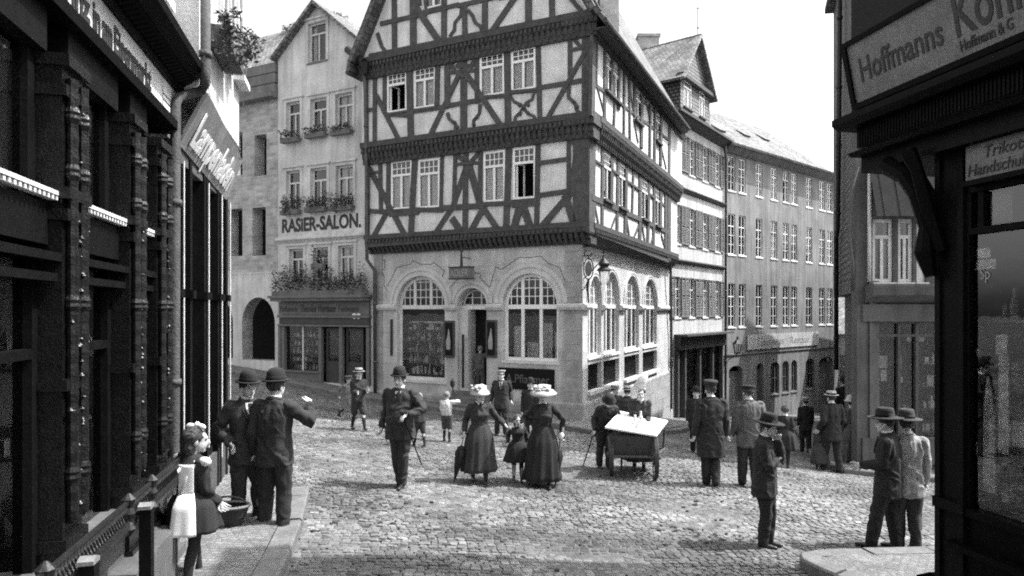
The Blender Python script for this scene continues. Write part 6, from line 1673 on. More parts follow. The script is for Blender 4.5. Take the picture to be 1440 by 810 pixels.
        for q, fl in ((-1.25, .75), (-.42, .95), (.42, 1.0), (1.25, .88)):
            b0 = wri[i] + d * pl_ * .9 + ac * pw * q; f1 = b0 + (d * .9 + inn * .35) * .024 * H * fl; f2 = f1 + (d * .45 + inn * .9) * .02 * H * fl; f3 = f2 + (d * -.2 + inn * .9) * .01 * H * fl
            ex.tube([b0, f1, f2, f3], [.0062 * H, .0058 * H, .0052 * H, .0042 * H], 6)
        b0 = wri[i] + d * .012 * H - ac * pw * 1.0; f1 = b0 + (d * .7 - ac * .8 + inn * .3) * .024 * H; f2 = f1 + (d * .95 + inn * .45) * .022 * H
        ex.tube([b0, f1, f2], [.0085 * H, .0068 * H, .005 * H], 6)
    def RR(m_): m_.v = [tuple(R @ Vector(p)) for p in m_.v]; return m_
    skin = SKIN_P if child > .3 or sex == 'f' else SKIN
    remesh(RR(mb), 'body', skin, t, .013 if far else .0085, extra=RR(ex))
    if not far or True:
        for s in (1, -1):
            mb = MB(); blob(mb, hc + Vector((s * .0175, -.0425, .003)) * hk, Vector((.0062, .004, .0038)) * hk, HM, 8, 6); RR(mb); o = mb.build('eye', EYE, None, True, loc=(0, 0, 0), uv=False); o.parent = t
        mb = MB(); blob(mb, hc + Vector((0, -.049, -.036)) * hk, Vector((.012, .004, .0028)) * hk, HM, 8, 6); RR(mb); o = mb.build('mouth', LIP, None, True, loc=(0, 0, 0), uv=False); o.parent = t
    def pt(mb, name, mt, smooth=True): RR(mb); o = mb.build(name, mt, None, smooth, loc=(0, 0, 0)); o.parent = t; return o
    # ---- hair
    hm = hair or HAIR
    mb = MB()
    blob(mb, hc + Vector((0, .012, .02)) * hk, Vector((.047, .05, .05)) * hk, HM, 18, 12)
    if sex == 'f':
        blob(mb, hc + Vector((0, .024, .016)) * hk, Vector((.054, .05, .044)) * hk, HM, 18, 12)
        blob(mb, hc + Vector((0, .05, .0)) * hk, Vector((.028, .026, .028)) * hk, HM)
        if child > .3: blob(mb, hc + Vector((0, .03, -.03)) * hk, Vector((.05, .035, .06)) * hk, HM)
    mb.v = [p for p in mb.v]
    remesh(RR(mb), 'hair', hm, t, vox, wrinkle=.006 * H, freq=40, squash=(1, 1, .5), smooth_it=0)
    # ---- hat
    HT = HM @ Matrix.Translation(hc + Vector((0, .004, .03)) * hk) @ Matrix.Scale(hk, 4)
    hmt = hatm or (cloth(.02))
    if hat != 'none':
        mb = MB()
        if hat == 'bowler': mb.lathe([(.056, .008), (.079, .004), (.083, .012), (.078, .012), (.056, .014), (.055, .04), (.051, .062), (.038, .078), (.02, .085), (.002, .087)], seg=28, sx=.9, sy=1.08, mtx=HT)
        elif hat == 'boater': mb.lathe([(.056, .006), (.086, .006), (.086, .013), (.056, .013), (.056, .05), (.052, .054), (.002, .055)], seg=28, sx=.92, sy=1.05, mtx=HT)
        elif hat in ('slouch',): mb.lathe([(.056, .012), (.1, .004), (.112, .012), (.1, .014), (.058, .02), (.056, .055), (.05, .078), (.03, .083), (.012, .07), (.002, .068)], seg=28, sx=.88, sy=1.1, mtx=HT, wob=lambda a, z: 1 + .05 * math.sin(2 * a + .8))
        elif hat in ('cap', 'kepi'):
            k = .035 if hat == 'cap' else .055
            mb.lathe([(.052, .0), (.054, .02), (.068, .035 if hat == 'cap' else .05), (.066, .045 if hat == 'cap' else .06), (.002, k + .012)], seg=24, sx=.95, sy=1.05, mtx=HT @ Matrix.Rotation(-.08, 4, 'X'))
            vz = MB()
            mb.add([HT @ Vector(p) for p in ((-.042, -.036, .004), (.042, -.036, .004), (.032, -.078, -.004), (-.032, -.078, -.004), (-.042, -.036, .01), (.042, -.036, .01), (.032, -.078, .001), (-.032, -.078, .001))], [(0, 3, 2, 1), (4, 5, 6, 7), (0, 1, 5, 4), (1, 2, 6, 5), (2, 3, 7, 6), (3, 0, 4, 7)])
        elif hat == 'beret': mb.lathe([(.05, -.004), (.054, .01), (.07, .026), (.06, .04), (.002, .046)], seg=24, mtx=HT @ Matrix.Rotation(.12, 4, 'X'))
        elif hat == 'cloche': mb.lathe([(.058, -.01), (.086, -.014), (.088, -.006), (.062, .004), (.062, .03), (.05, .058), (.025, .07), (.002, .072)], seg=28, mtx=HT)
        elif hat in ('wide', 'flowers', 'straw'):
            rb = {'wide': .12, 'flowers': .092, 'straw': .1}[hat]
            mb.lathe([(.06, .012), (rb * .75, .008), (rb, -.018), (rb + .004, -.01), (rb * .78, .02), (.064, .024), (.06, .05), (.045, .068), (.002, .072)], seg=36, mtx=HT, wob=lambda a, z: 1 + .05 * math.sin(3 * a + 1))
        elif hat == 'bonnet':
            blob(mb, Vector((-.03, .02, .035)), Vector((.055, .062, .15)), HT @ Matrix.Rotation(.5, 4, 'Y'), 20, 14)
            blob(mb, Vector((0, .03, .0)), Vector((.055, .045, .06)), HT, 16, 10)
        elif hat == 'bonnet_': mb.lathe([(.062, -.075), (.075, -.08), (.082, -.03), (.078, .03), (.066, .08), (.045, .12), (.03, .15), (.002, .155)], seg=28, sx=.9, sy=1.0, mtx=HT @ Matrix.Rotation(-.5, 4, 'X') @ Matrix.Rotation(.25, 4, 'Y') @ Matrix.Translation((0, .03, 0)), wob=lambda a, z: 1 + .06 * math.sin(5 * a))
        elif hat == 'bow':
            BT = HT @ Matrix.Rotation(1.1, 4, 'Z')
            for s in (1, -1): blob(mb, Vector((s * .019, .012, .044)), Vector((.021, .011, .014)), BT @ Matrix.Rotation(.25 * s, 4, 'Y'))
            blob(mb, Vector((0, 0, .045)), Vector((.014, .014, .014)), HT)
        ho = pt(mb, 'hair_bow' if hat == 'bow' else ('headscarf' if hat == 'bonnet' else 'hat'), hmt)
        if hat in ('bowler', 'boater', 'slouch', 'straw', 'wide'):
            mb = MB(); z0, z1, rr = (.015, .032, .0572); mb.lathe([(rr, z0 + (.01 if hat in ('wide', 'straw', 'slouch') else 0)), (rr + .0005, z0 + .002), (rr + .0005, z1), (rr, z1 + .001)], seg=28, sx=.92 if hat != 'bowler' else .9, sy=1.08 if hat == 'bowler' else 1.06, mtx=HT @ Matrix.Scale(1.02 if hat not in ('wide', 'straw') else 1.1, 4))
            o = pt(mb, 'hat_band', cloth(.015) if hat != 'wide' else cloth(.3)); o.parent = ho
        if hat in ('flowers', 'wide'):
            mb = MB(); rg = random.Random(int(u))
            for k in range(26 if hat == 'flowers' else 16):
                a = rg.uniform(0, 6.28); r_ = rg.uniform(.03, .085); blob(mb, Vector((r_ * math.cos(a), r_ * math.sin(a), rg.uniform(.03, .06))), Vector((.02, .02, .014)) * rg.uniform(.6, 1.2), HT, 7, 5)
            o = pt(mb, 'hat_flowers', mat('hat_flower', .4, .25, 30, .9, .3, 60)); o.parent = ho
    # ---- legs clothing
    tc = cloth(trou if trou is not None else coat)
    TM = Matrix.Translation(hip) @ leanR @ Matrix.Translation(-hip)
    if sex == 'f':
        mb = MB()
        for i in range(2): capsule(mb, [hips_[i], knee[i], (knee[i] + ank[i]) / 2 + Vector((0, .008, .02)) * H, ank[i]], [.05 * H, .036 * H, .034 * H, .023 * H], 14)
        remesh(RR(mb), 'stockings', cloth(.03), t, vox)
    elif not longdress:
        mb = MB()
        loft(mb, [(c * 1, a * H, b_ * H) for c, a, b_ in [(L(0, 0, hz - .05), .088, .068), (L(0, 0, hz), .096, .075), (L(0, 0, hz + .06), .094, .073), (L(0, 0, hz + .1), .085, .065)]])
        for i in range(2):
            if shorts: capsule(mb, [hips_[i], knee[i]], [.07 * H, .052 * H], 14)
            else:
                e = ank[i] + Vector((0, .0, -.008)) * H
                capsule(mb, [hips_[i], (hips_[i] + knee[i]) / 2, knee[i], (knee[i] + e) / 2, e], [.064 * H, .057 * H, .046 * H, .043 * H, .038 * H], 14)
        remesh(RR(mb), 'shorts' if shorts else 'trousers', tc, t, vox, wrinkle=.007 * H, freq=10)
        if shorts:
            mb = MB()
            for i in range(2): capsule(mb, [knee[i] + Vector((0, 0, -.03)) * H, (knee[i] + ank[i]) / 2, ank[i]], [.031 * H, .033 * H, .026 * H], 12)
            remesh(RR(mb), 'stockings', cloth(.03), t, vox)
    for i in range(2):
        mb = MB(); a = ank[i]; pz_ = Vector((0, 0, 0))
        capsule(mb, [a + Vector((0, .012, -.012)) * H, a + Vector((0, .012, -.03)) * H], [.024 * H, .022 * H])
        capsule(mb, [a + Vector((0, .015, -.03)) * H, a + Vector((0, -.045, -.03)) * H, a + Vector((0, -.1, -.034)) * H], [.019 * H, .021 * H, .014 * H])
        sole = MB()
        remesh(RR(mb), 'shoe', SHOE, t, vox * .8, smooth_it=1)
    # ---- coat / bodice
    cm = coat_m or cloth(coat); mb = MB(); by = belly
    fe = .0 if sex == 'm' else -.008
    if sex == 'm':
        S = []
        z = hz + .06
        if coat_len < hz:
            zz = coat_len; S += [(L(0, 0, zz), .112 + .02 * (hz - zz), .088 + .03 * (hz - zz)), (L(0, 0, (zz + hz) / 2), .112, .088)]
        S += [(L(0, by * .3, hz + .03), .106, .084 + by * .5), (L(0, by * .4, hz + .1), .1, .08 + by * .5), (L(0, by * .2, .69), .106, .082 + by * .3), (L(0, 0, .75), .115, .078), (L(0, 0, shz - .01), .112, .066), (L(0, 0, shz + .012), .085, .055), (L(0, 0, nz + .006), .046, .046)]
    else:
        S = [(L(0, 0, hz + .02), .098, .08), (L(0, 0, hz + .095), .08, .066), (L(0, 0, .68), .088, .073), (L(0, .008, .735), .1, .088), (L(0, 0, .78), .106, .07), (L(0, 0, shz), .1, .06), (L(0, 0, shz + .014), .07, .05), (L(0, 0, nz + .01), .037, .037)]
        if coat_len < .5: S = [(L(0, 0, coat_len), .12, .1)] + S
    loft(mb, [(c, rx * H * widen, ry * H) for c, rx, ry in S], 24, mtx=TM)
    if sleeves:
        for i in range(2):
            r = (.043, .037, .028) if sex == 'm' else (.038, .032, .024)
            capsule(mb, [sh[i] + Vector((0, 0, -.004)) * H, elb[i], wri[i] - (wri[i] - elb[i]).normalized() * .012 * H], [k * H for k in r], 14)
    jk = remesh(RR(mb), 'jacket' if sex == 'm' else ('dress' if longdress else 'blouse'), cm, t, vox, wrinkle=.009 * H, freq=9, squash=(1, 1, .7))
    if sex == 'm' and collar:
        mb = MB()   # jacket lapels / back collar
        mb.lathe([(.05, -.004), (.056, .01), (.047, .022), (.042, .02), (.042, .0)], seg=20, sx=1.0, sy=.9, mtx=TM @ Matrix.Translation(L(0, 0, nz - .004)) @ Matrix.Rotation(.25, 4, 'X') @ Matrix.Scale(H, 4)); o = pt(mb, 'coat_collar', cm)
        mb = MB(); mb.lathe([(.037, .0), (.0385, .03), (.036, .031), (.033, .0)], seg=20, mtx=TM @ Matrix.Translation(L(0, .004, nz)) @ Matrix.Rotation(.12, 4, 'X') @ Matrix.Scale(H, 4)); pt(mb, 'shirt_collar', SHIRT)
        if shirt and not far:
            yb = .074
            def front(pts, off, nm, mt_):
                m_ = MB(); q = []
                for x, z, f in pts: q.append((x, f + off, z))
                V = [TM @ L(x, f, z) for x, f, z in q]; V2 = [TM @ L(x, f - .012, z) for x, f, z in q]; n_ = len(V)
                m_.add(V + V2, [tuple(range(n_)), tuple(reversed(range(n_, 2 * n_)))] + [(i, (i + 1) % n_, n_ + (i + 1) % n_, n_ + i) for i in range(n_)]); return pt(m_, nm, mt_, False)
            front([(-.03, shz + .02, .056), (.03, shz + .02, .056), (.026, .79, .071), (.004, .735, .083), (-.004, .735, .083), (-.026, .79, .071)], .004, 'shirt_front', SHIRT)
            if tie: front([(-.009, shz + .018, .062), (.009, shz + .018, .062), (.006, .79, .076), (.01, .75, .084), (-.01, .75, .084), (-.006, .79, .076)], .006, 'necktie', cloth(.02))
            for s in (1, -1): front([(s * .028, shz + .02, .056), (s * .05, shz + .005, .054), (s * .042, .765, .076), (s * .012, .715, .087), (s * .002, .70, .087), (s * .022, .775, .077)], .0085, 'lapel', cm)
    if sex == 'f' and collar:
        mb = MB(); mb.lathe([(.045, -.012), (.041, .004), (.036, .03), (.034, .03), (.034, -.01)], seg=20, mtx=TM @ Matrix.Translation(L(0, .0, nz)) @ Matrix.Scale(H, 4)); pt(mb, 'collar', SHIRT)
    if skirt is not None or longdress:
        z0 = skirt if skirt is not None else .05
        sd = random.random() * 6; k1 = random.choice((9, 11, 13))
        N = 12; secs = []
        fx = (ank[0] + ank[1]) / 2
        for i in range(N + 1):
            q = i / N; z = (hz + .115) * (1 - q) + z0 * q
            wd = .083 + .05 * min(1, q * 3.2) ** .7 + ((flare if flare is not None else .055 if z0 < .2 else .07) * q)
            secs.append((Vector((fx.x * q, fx.y * q, z * H)), wd * H, (wd * .86) * H))
        mb = MB(); loft(mb, secs, 72, fold=lambda a, q: 1 + (.05 * q + .012) * math.sin(k1 * a + sd + 1.2 * q + .8 * math.sin(3 * a)) + .06 * q * math.sin(2 * a + sd * 2) + .035 * q * math.sin(5 * a + 2.5 * q + sd) + .02 * q * math.sin(23 * a + 4 * q))
        pt(mb, 'skirt', cloth(skirt_col if skirt_col is not None else coat * .9))
        mb = MB(); mb.lathe([(.086, .0), (.088, .01), (.088, .022), (.084, .026)], seg=24, sy=.86, mtx=Matrix.Translation(L(0, 0, hz + .1)) @ Matrix.Scale(H, 4)); pt(mb, 'belt', cloth(.015))
    if buttons and not far:
        for k in range(4):
            mb = MB(); blob(mb, TM @ L(.004, .086 + by * .8, .66 - .04 * k), Vector((.006, .004, .006)) * H, None, 8, 5); pt(mb, 'button', cloth(.1))
    r = Person(); r.t = t; r.H = H; r.pos = P0
    r.wr = [P0 + R @ (wri[i] + (wri[i] - elb[i]).normalized() * .045 * H) for i in range(2)]
    r.R = R; r.L = lambda x, f, z: P0 + R @ L(x, f, z); r.sh = [P0 + R @ s_ for s_ in sh]; r.RR = RR; r.pt = pt; r.LL = L; r.TM = TM; r.HT = HT
    return r
def stick(a, b, r, name, label, cat, m='blackwood', crook=True):
    mb = MB(); a, b = Vector(a), Vector(b); pts = [b, a]
    if crook: h = Vector((0.05, 0, 0)); pts += [a + Vector((0, 0, .05)), a + h * .5 + Vector((0, 0, .075)), a + h * 1.3 + Vector((0, 0, .05)), a + h * 1.5]
    mb.tube(pts, r, 7); o = mb.build(name, M[m], None, True, loc=tuple(b)); tag(o, label, cat); return o
def umbrella(a, b, label, col=.02):
    t = thing('folded_umbrella', label, 'umbrella', tuple(b)); a, b = Vector(a), Vector(b); d = a - b; L = d.length; z = d.normalized()
    x = z.orthogonal().normalized(); y = z.cross(x); T = Matrix(((x.x, y.x, z.x, b.x), (x.y, y.y, z.y, b.y), (x.z, y.z, z.z, b.z), (0, 0, 0, 1)))
    mb = MB(); mb.lathe([(.006, .0), (.012, .06 * L), (.05, .35 * L), (.075, .62 * L), (.05, .74 * L), (.015, .78 * L)], seg=24, mtx=T, wob=lambda th, z_: 1 + .16 * math.sin(8 * th))
    mb.build('canopy', cloth(col), t, True)
    mb = MB(); mb.tube([b, a], .008, 6); mb.tube([a, a + Vector((.02, 0, .03)), a + Vector((.06, 0, .02)), a + Vector((.065, 0, -.02))], .009, 6); mb.build('handle', M['blackwood'], t); return t

LEGS_STAND = ((.02, .01), (-.01, .01)); WALK = ((.12, -.01), (-.12, -.01)); WALK2 = ((-.13, -.01, .02), (.12, -.01))
people = []
# --- left pavement
girl = person(270, 826, 597, 152, 'girl in white pinafore over a dark dress walking along the carved shop front', sex='f', child=.6, hat='bow', hatm=SHIRT, coat=.03, skirt=.37, flare=.04, legs=((.09, 0), (-.07, 0)), head=(-35, 5), arms=((.09, .08, -.24), (.03, .1, -.27)), collar=False)
# pinafore: bib, shoulder straps and skirt panel
def shell(p, pts_fn, name, mt_, nu, nv, th=.006):
    m_ = MB(); g0 = [[pts_fn(i / nu, j / nv) for j in range(nv + 1)] for i in range(nu + 1)]
    for i in range(nu):
        for j in range(nv): m_.face([g0[i][j], g0[i + 1][j], g0[i + 1][j + 1], g0[i][j + 1]])
    o = m_.build(name, mt_, None, True, loc=(0, 0, 0), recalc=False); o.parent = p.t
    bm = bmesh.new(); bm.from_mesh(o.data); bmesh.ops.remove_doubles(bm, verts=bm.verts, dist=.0005); bmesh.ops.recalc_face_normals(bm, faces=bm.faces); bm.to_mesh(o.data); bm.free()
    md_ = o.modifiers.new('s', 'SOLIDIFY'); md_.thickness = th * 2; md_.offset = 0; return o
def panel(p, a0, a1, z0, z1, r0, r1, name='pinafore', wob=0.0):
    R3 = p.R
    def fn(i, j):
        a = a0 + (a1 - a0) * i; z = z0 + (z1 - z0) * j; r = r0 + (r1 - r0) * j; r *= 1 + wob * (1 - j) * math.sin(a * 9)
        return R3 @ (Vector((r * math.cos(a), r * .84 * math.sin(a), z)) * p.H)
    return shell(p, fn, name, SHIRT, 20, 10)
# local: +x figure's left, -y front, +y back
def apr(i, j):
    hz_ = .52 - .018; z = .375 + .24 * j; q = (hz_ + .115 - z) / (hz_ + .115 - .37); a = math.pi * (.56 + .26 * i)
    wd = (.083 + .05 * min(1, max(q, 0) * 3.2) ** .7 + .04 * q) * 1.13 + .012
    wd *= 1 + .02 * (1 - j) * math.sin(a * 14)
    return girl.R @ (Vector((wd * math.cos(a), wd * .9 * math.sin(a), z)) * girl.H)
shell(girl, apr, 'pinafore', SHIRT, 24, 14)
panel(girl, math.pi * .53, math.pi * .8, .61, .79, .12, .118, 'pinafore_bib', 0)
for s in (1, -1):
    m_ = MB(); pts = [girl.LL(s * .03, -.10, .60), girl.LL(s * .055, -.085, .72), girl.LL(s * .075, -.03, .80), girl.LL(s * .07, .05, .79), girl.LL(s * .05, .08, .70)]
    m_.tube(pts, .02 * girl.H, 8, flat=.4); girl.pt(m_, 'pinafore_strap', SHIRT)
    m_ = MB(); blob(m_, girl.LL(s * .12, -.0, .80), Vector((.05, .03, .03)) * girl.H); girl.pt(m_, 'shoulder_frill', SHIRT)
wa = girl.wr[0]
m_ = MB(); a_, b_ = girl.LL(-.03, -.1, .77), girl.LL(.2, -.03, .42)
m_.tube([a_, a_.lerp(b_, .3) + Vector((0, .06, 0)) * girl.H, a_.lerp(b_, .7) + Vector((0, .07, 0)) * girl.H, b_], [.022, .026, .026, .034], 10, flat=.6); girl.pt(m_, 'apron_ribbon', SHIRT)

mA = person(347, 740, 521, 38, 'man in bowler and dark suit listening on the pavement beside the white shop', arms=((-.02, .16, -.2), (.02, .06, -.235)), poles=(None, (.6, -1, -.1)), coat=.05, legs=((.03, .02), (-.03, .0)), head=(12, 4), coat_len=.43)
mB = person(386, 750, 519, 168, 'man in bowler seen from behind raising one hand on the pavement edge', arms=((.04, .02, -.305), (.055, .15, -.01)), poles=(None, (.9, .1, -.9)), coat=.045, trou=.035, legs=((.02, .035), (-.01, .01)), head=(-14, 0), coat_len=.44, hatm=cloth(.02))
# basket on the pavement
bp_ = ground_hit(321, 738, .13)
bk = thing('wicker_basket', 'wide dark wicker basket standing on the pavement between girl and men', 'basket', tuple(bp_))
b = MB(); b.lathe([(.12, 0), (.17, .1), (.2, .2), (.21, .21), (.19, .2), (.14, .05)], c=tuple(bp_), seg=24, sx=1.15, sy=.75); b.build('basket_body', mat('dark_wicker', .03, .3, 10, .7, 1.0, 60, kind='brick', size=(.05, .02), mortar=.004, mval=.3), bk)
b = MB(); b.tube([bp_ + Vector((.235 * math.cos(t_), .15 * math.sin(t_), .22)) for t_ in [2 * math.pi * i / 24 for i in range(24)]], .016, 6, closed=True); b.build('basket_rim', mat('pale_wicker', .22, .3, 10, .7, .4, 60), bk)
b = MB(); b.tube([bp_ + Vector((.22 * math.cos(t_), 0, .22 + .1 * math.sin(t_))) for t_ in [math.pi * i / 10 for i in range(11)]], .012, 6); b.build('handle', M['timber'], bk)
# --- square, left
person(487, 590, 528, 60, 'running boy in pale jacket and cap by the barber shop', child=.7, hat='cap', hatm=cloth(.12), coat=.16, trou=.2, legs=((.2, 0), (-.2, 0, .06)), lean=8, arms=((.02, .14, -.2), (.03, -.12, -.22)), shorts=True, far=True, coat_len=.48, collar=False)
kb_ = person(504, 605, 517, 35, 'boy in dark jacket and straw cap walking behind the running boy', child=.45, hat='boater', hatm=cloth(.35), coat=.04, trou=.05, legs=((.14, 0), (-.14, 0)), arms=((-.02, .14, -.14), (-.02, .14, -.16)), shorts=True, far=True, coat_len=.46)
mC = person(563, 684, 515, -6, 'stout man in bowler striding alone across the square with one hand at his coat', arms=((-.01, .15, -.17), (.05, .0, -.3)), poles=((1.0, -.6, -.1), None), coat=.05, trou=.04, legs=((.03, -.03), (-.04, -.035)), belly=.045, coat_len=.42, head=(-8, 3), buttons=True, widen=1.12)
stick(mC.wr[0], mC.wr[0] + Vector((.26, .1, -.72)), .009, 'walking_cane', 'thin cane tucked in the hand of the stout bowler man', 'cane')
person(590, 628, 553, -150, 'bareheaded boy in dark jacket and knee breeches just behind the stout man', child=.6, hat='none', hair=HAIR_L, coat=.05, trou=.05, legs=((.1, .01), (-.1, .01)), arms=((-.03, .13, -.14), (-.03, .12, -.16)), shorts=True, far=True, coat_len=.46, collar=False)
wb = person(628, 621, 551, 165, 'boy in white shirt and braces holding up a toy, seen from behind', child=.6, hat='none', hair=HAIR_L, coat=.7, coat_len=.55, trou=.09, legs=LEGS_STAND, arms=((.0, .16, -.1), (.06, .13, .02)), shorts=True, far=True, collar=False)
tp = wb.wr[1]; b = MB(); b.tube([tp, tp + Vector((-.06, 0, .28))], .012, 6); b.lathe([(.005, -.1), (.05, -.02), (.05, .06), (.005, .12)], c=tuple(tp + Vector((-.06, 0, .34))), seg=8); tag(b.build('toy_puppet', cloth(.02), None, loc=tuple(tp)), 'small dark toy on a stick held up by the white shirted boy', 'toy')
wL = person(674, 678, 539, 12, 'woman in flowered white hat and dark dress reaching out to the small child', sex='f', hat='flowers', hatm=cloth(.6), coat=.055, skirt=.13, skirt_col=.05, legs=((.12, 0), (-.1, 0)), lean=3, arms=((.17, .1, -.2), (.07, .0, -.27)), head=(10, 2))
umbrella(wL.wr[1] + Vector((0, 0, .02)), wL.wr[1] + Vector((-.15, -.05, -.72)), 'black folded umbrella hanging from the flowered hat woman')
ch = person(728, 676, 583, 8, 'small bareheaded child in dark sailor coat between the two women', sex='f', child=.9, hat='none', hair=mat('brown_hair', .07, .3, 30, .7, .6, 120), coat=.03, skirt=.30, skirt_col=.03, legs=((.05, 0), (-.05, 0)), arms=((.1, .04, -.2), (.06, .02, -.2)), hs=.95)
wR = person(763, 683, 539, 4, 'woman in wide pale brimmed hat and long dark dress at the centre of the square', sex='f', hat='wide', hatm=cloth(.5), coat=.045, skirt=.07, skirt_col=.025, legs=((.1, 0), (-.08, 0)), lean=3, arms=((.1, .02, -.27), (.12, .1, -.16)), head=(-6, 4), poles=((1, .4, 0), None))
for i_, (gx, gn) in enumerate(((wR, 0),)):
    m_ = MB(); c_ = gx.wr[0]; blob(m_, Vector(c_) + Vector((0, -.01, .03)), Vector((.045, .045, .07))); tag(m_.build('white_handkerchief', SHIRT, None, True, loc=tuple(c_)), 'white cloth clutched by the wide brimmed hat woman', 'handkerchief')
umbrella(wR.wr[0] + Vector((-.02, -.03, .0)), wR.wr[0] + Vector((-.1, -.05, -.78)), 'slim black umbrella dangling beside the dark dressed woman', .025)
mD = person(705, 612, 520, -5, 'man in open dark jacket and pale cap standing before the stone doorway', hat='cap', hatm=cloth(.5), coat=.05, trou=.05, legs=((.03, .02), (-.04, .02)), arms=((.05, -.02, -.27), (.06, .0, -.29)), coat_len=.42)
person(746, 622, 531, 0, 'bearded man in dark hat half hidden behind the wide brimmed hat woman', hat='bowler', coat=.03, far=True, legs=LEGS_STAND)
st_y = WT.p((aD[0] + aD[1]) / 2 + .1, zD0, -.3)
person(672, 549, 491, 170, 'boy in grey suit standing with his back turned in the dark doorway', child=.5, hat='none', hair=HAIR_L, coat=.12, trou=.1, legs=LEGS_STAND, arms=(None, (.12, .1, -.06)), far=True, pos=st_y, height=1.28, coat_len=.48, collar=False)
# --- cart group
mE = person(849, 658, 546, 12, 'man with bent head and cane pushing his hand towards the white topped cart', hat='cloche', hatm=cloth(.02), coat=.05, trou=.05, lean=22, head=(0, 28), arms=((.1, .14, -.22), (.06, -.02, -.28)), legs=((.03, 0), (-.03, 0)), collar=False)
stick(mE.wr[1] + Vector((0, 0, .02)), ground_hit(820, 655), .011, 'walking_cane', 'cane planted on the cobbles by the man left of the cart', 'cane')
person(864, 632, 540, 15, 'man in flat pale hat talking just behind the cane holder', hat='boater', hatm=cloth(.45), coat=.05, far=True, legs=LEGS_STAND, head=(25, 0))
person(882, 637, 542, 175, 'man in boater seen from behind near the cart vendor', hat='boater', hatm=cloth(.4), coat=.05, far=True, legs=LEGS_STAND)
vy_ = 12.3; vd = person(899, 650, 546, -5, 'vendor with tall white headscarf bending behind the cart top', sex='f', hat='bonnet', hatm=cloth(.75), coat=.05, skirt=.12, skirt_col=.06, lean=18, legs=((.0, 0), (-.04, 0)), head=(0, -4), arms=((-.02, .14, -.22), (-.02, .14, -.22)), pos=Vector(((899 - CX) / F * vy_, vy_, g((899 - CX) / F * vy_, vy_))), height=1.66)
# --- right middle
person(979, 637, 543, -20, 'man in dark hat partly hidden left of the capped officer', hat='bowler', coat=.03, far=True, legs=((.06, 0), (-.06, 0)))
mF = person(1000, 683, 534, 182, 'tall man in long dark coat and peaked cap walking away down the lane', hat='kepi', hatm=cloth(.03), coat=.035, coat_len=.29, trou=.035, legs=((.03, -.02), (-.05, -.02, .01)), widen=1.12, arms=((.045, .01, -.315), (.045, .01, -.315)))
mG = person(1053, 684, 541, 176, 'man in lighter grey jacket and dark cap walking away mid street', hat='beret', hatm=cloth(.02), coat=.13, trou=.05, legs=((.04, 0), (-.06, 0, .01)), arms=((.035, .05, -.305), (.035, .05, -.3)), widen=1.05)
mH = person(1075, 768, 579, 62, 'man in slouch hat with hand to his chin and arms folded in the sun', hat='slouch', hatm=cloth(.02), coat=.04, coat_len=.40, trou=.03, legs=((.02, -.01), (-.01, -.01)), arms=((-.1, .1, .015), (-.13, .09, -.13)), poles=((.3, .2, -1), (1, -.3, -.4)), head=(-10, 8), widen=1.05)
person(1104, 657, 571, 150, 'bareheaded woman in dark cape hurrying away, white collar showing', sex='f', child=.2, hat='none', hair=mat('brown_hair', .07), coat=.03, skirt=.30, skirt_col=.03, legs=((.12, 0), (-.08, 0)), coat_len=.42, far=True, hs=1.0)
person(1133, 636, 558, 184, 'man in straw boater far down the lane beside the grey building', hat='boater', hatm=cloth(.5), coat=.03, far=True, legs=((.04, 0), (-.04, 0)))
person(1153, 660, 596, 170, 'small child in grey coat at the boater man\'s side', sex='f', child=.8, hat='none', coat=.09, skirt=.14, skirt_col=.09, far=True, legs=((.04, 0), (-.04, 0)))
person(1170, 663, 549, 186, 'man in boater and dark suit walking beside a woman in grey', hat='boater', hatm=cloth(.5), coat=.03, trou=.03, far=False, legs=((.1, -.0), (-.09, 0)), arms=((.05, .05, -.28), (.03, .1, -.25)))
person(1198, 657, 557, 178, 'woman in long grey coat and puffy white hat walking away', sex='f', hat='cloche', hatm=cloth(.65), coat=.12, skirt=.08, skirt_col=.12, coat_len=.3, far=False, legs=((.05, 0), (-.05, 0)), widen=1.15)
person(1187, 612, 529, 180, 'man in dark hat farthest down the lane by the striped awning', hat='bowler', coat=.02, far=True, legs=LEGS_STAND)
person(1268, 664, 566, -30, 'person in light flowered hat standing by the curtained shop window', sex='f', hat='flowers', hatm=cloth(.4), coat=.04, skirt=.06, far=True)
# --- right pavement pair
mI = person(1249, 772, 573, -128, 'man in wide brimmed hat and long dark jacket on the right pavement corner', hat='slouch', hatm=cloth(.03), coat=.03, coat_len=.40, trou=.025, legs=((.1, .03), (-.05, .0)), arms=((-.02, .16, -.2), (.06, .0, -.29)), head=(5, 2), widen=1.1)
mJ = person(1276, 772, 575, 170, 'man in pale sunlit jacket standing right of the wide hatted man', hat='slouch', hatm=cloth(.05), coat=.36, coat_len=.40, trou=.06, legs=((.02, .0), (-.02, .0)), arms=((.03, .03, -.31), (.03, .03, -.31)), widen=.95)

# ================================================================== CART
c1_, c2_ = ground_hit(860, 668), ground_hit(922, 673)
cz = (c1_.z + c2_.z) / 2
ax = (c2_ - c1_); ax.z = 0; gauge = ax.length; ax.normalize(); fw_ = Vector((-ax.y, ax.x, 0))
CT = thing('vendor_cart', 'two wheeled wooden vendor handcart with a broad white table top', 'cart', tuple((c1_ + c2_) / 2))
mid = (c1_ + c2_) / 2 + fw_ * .05
def cp_(x, f, z): return mid + ax * x + fw_ * f + Vector((0, 0, z))
print('cart', c1_, c2_, gauge)
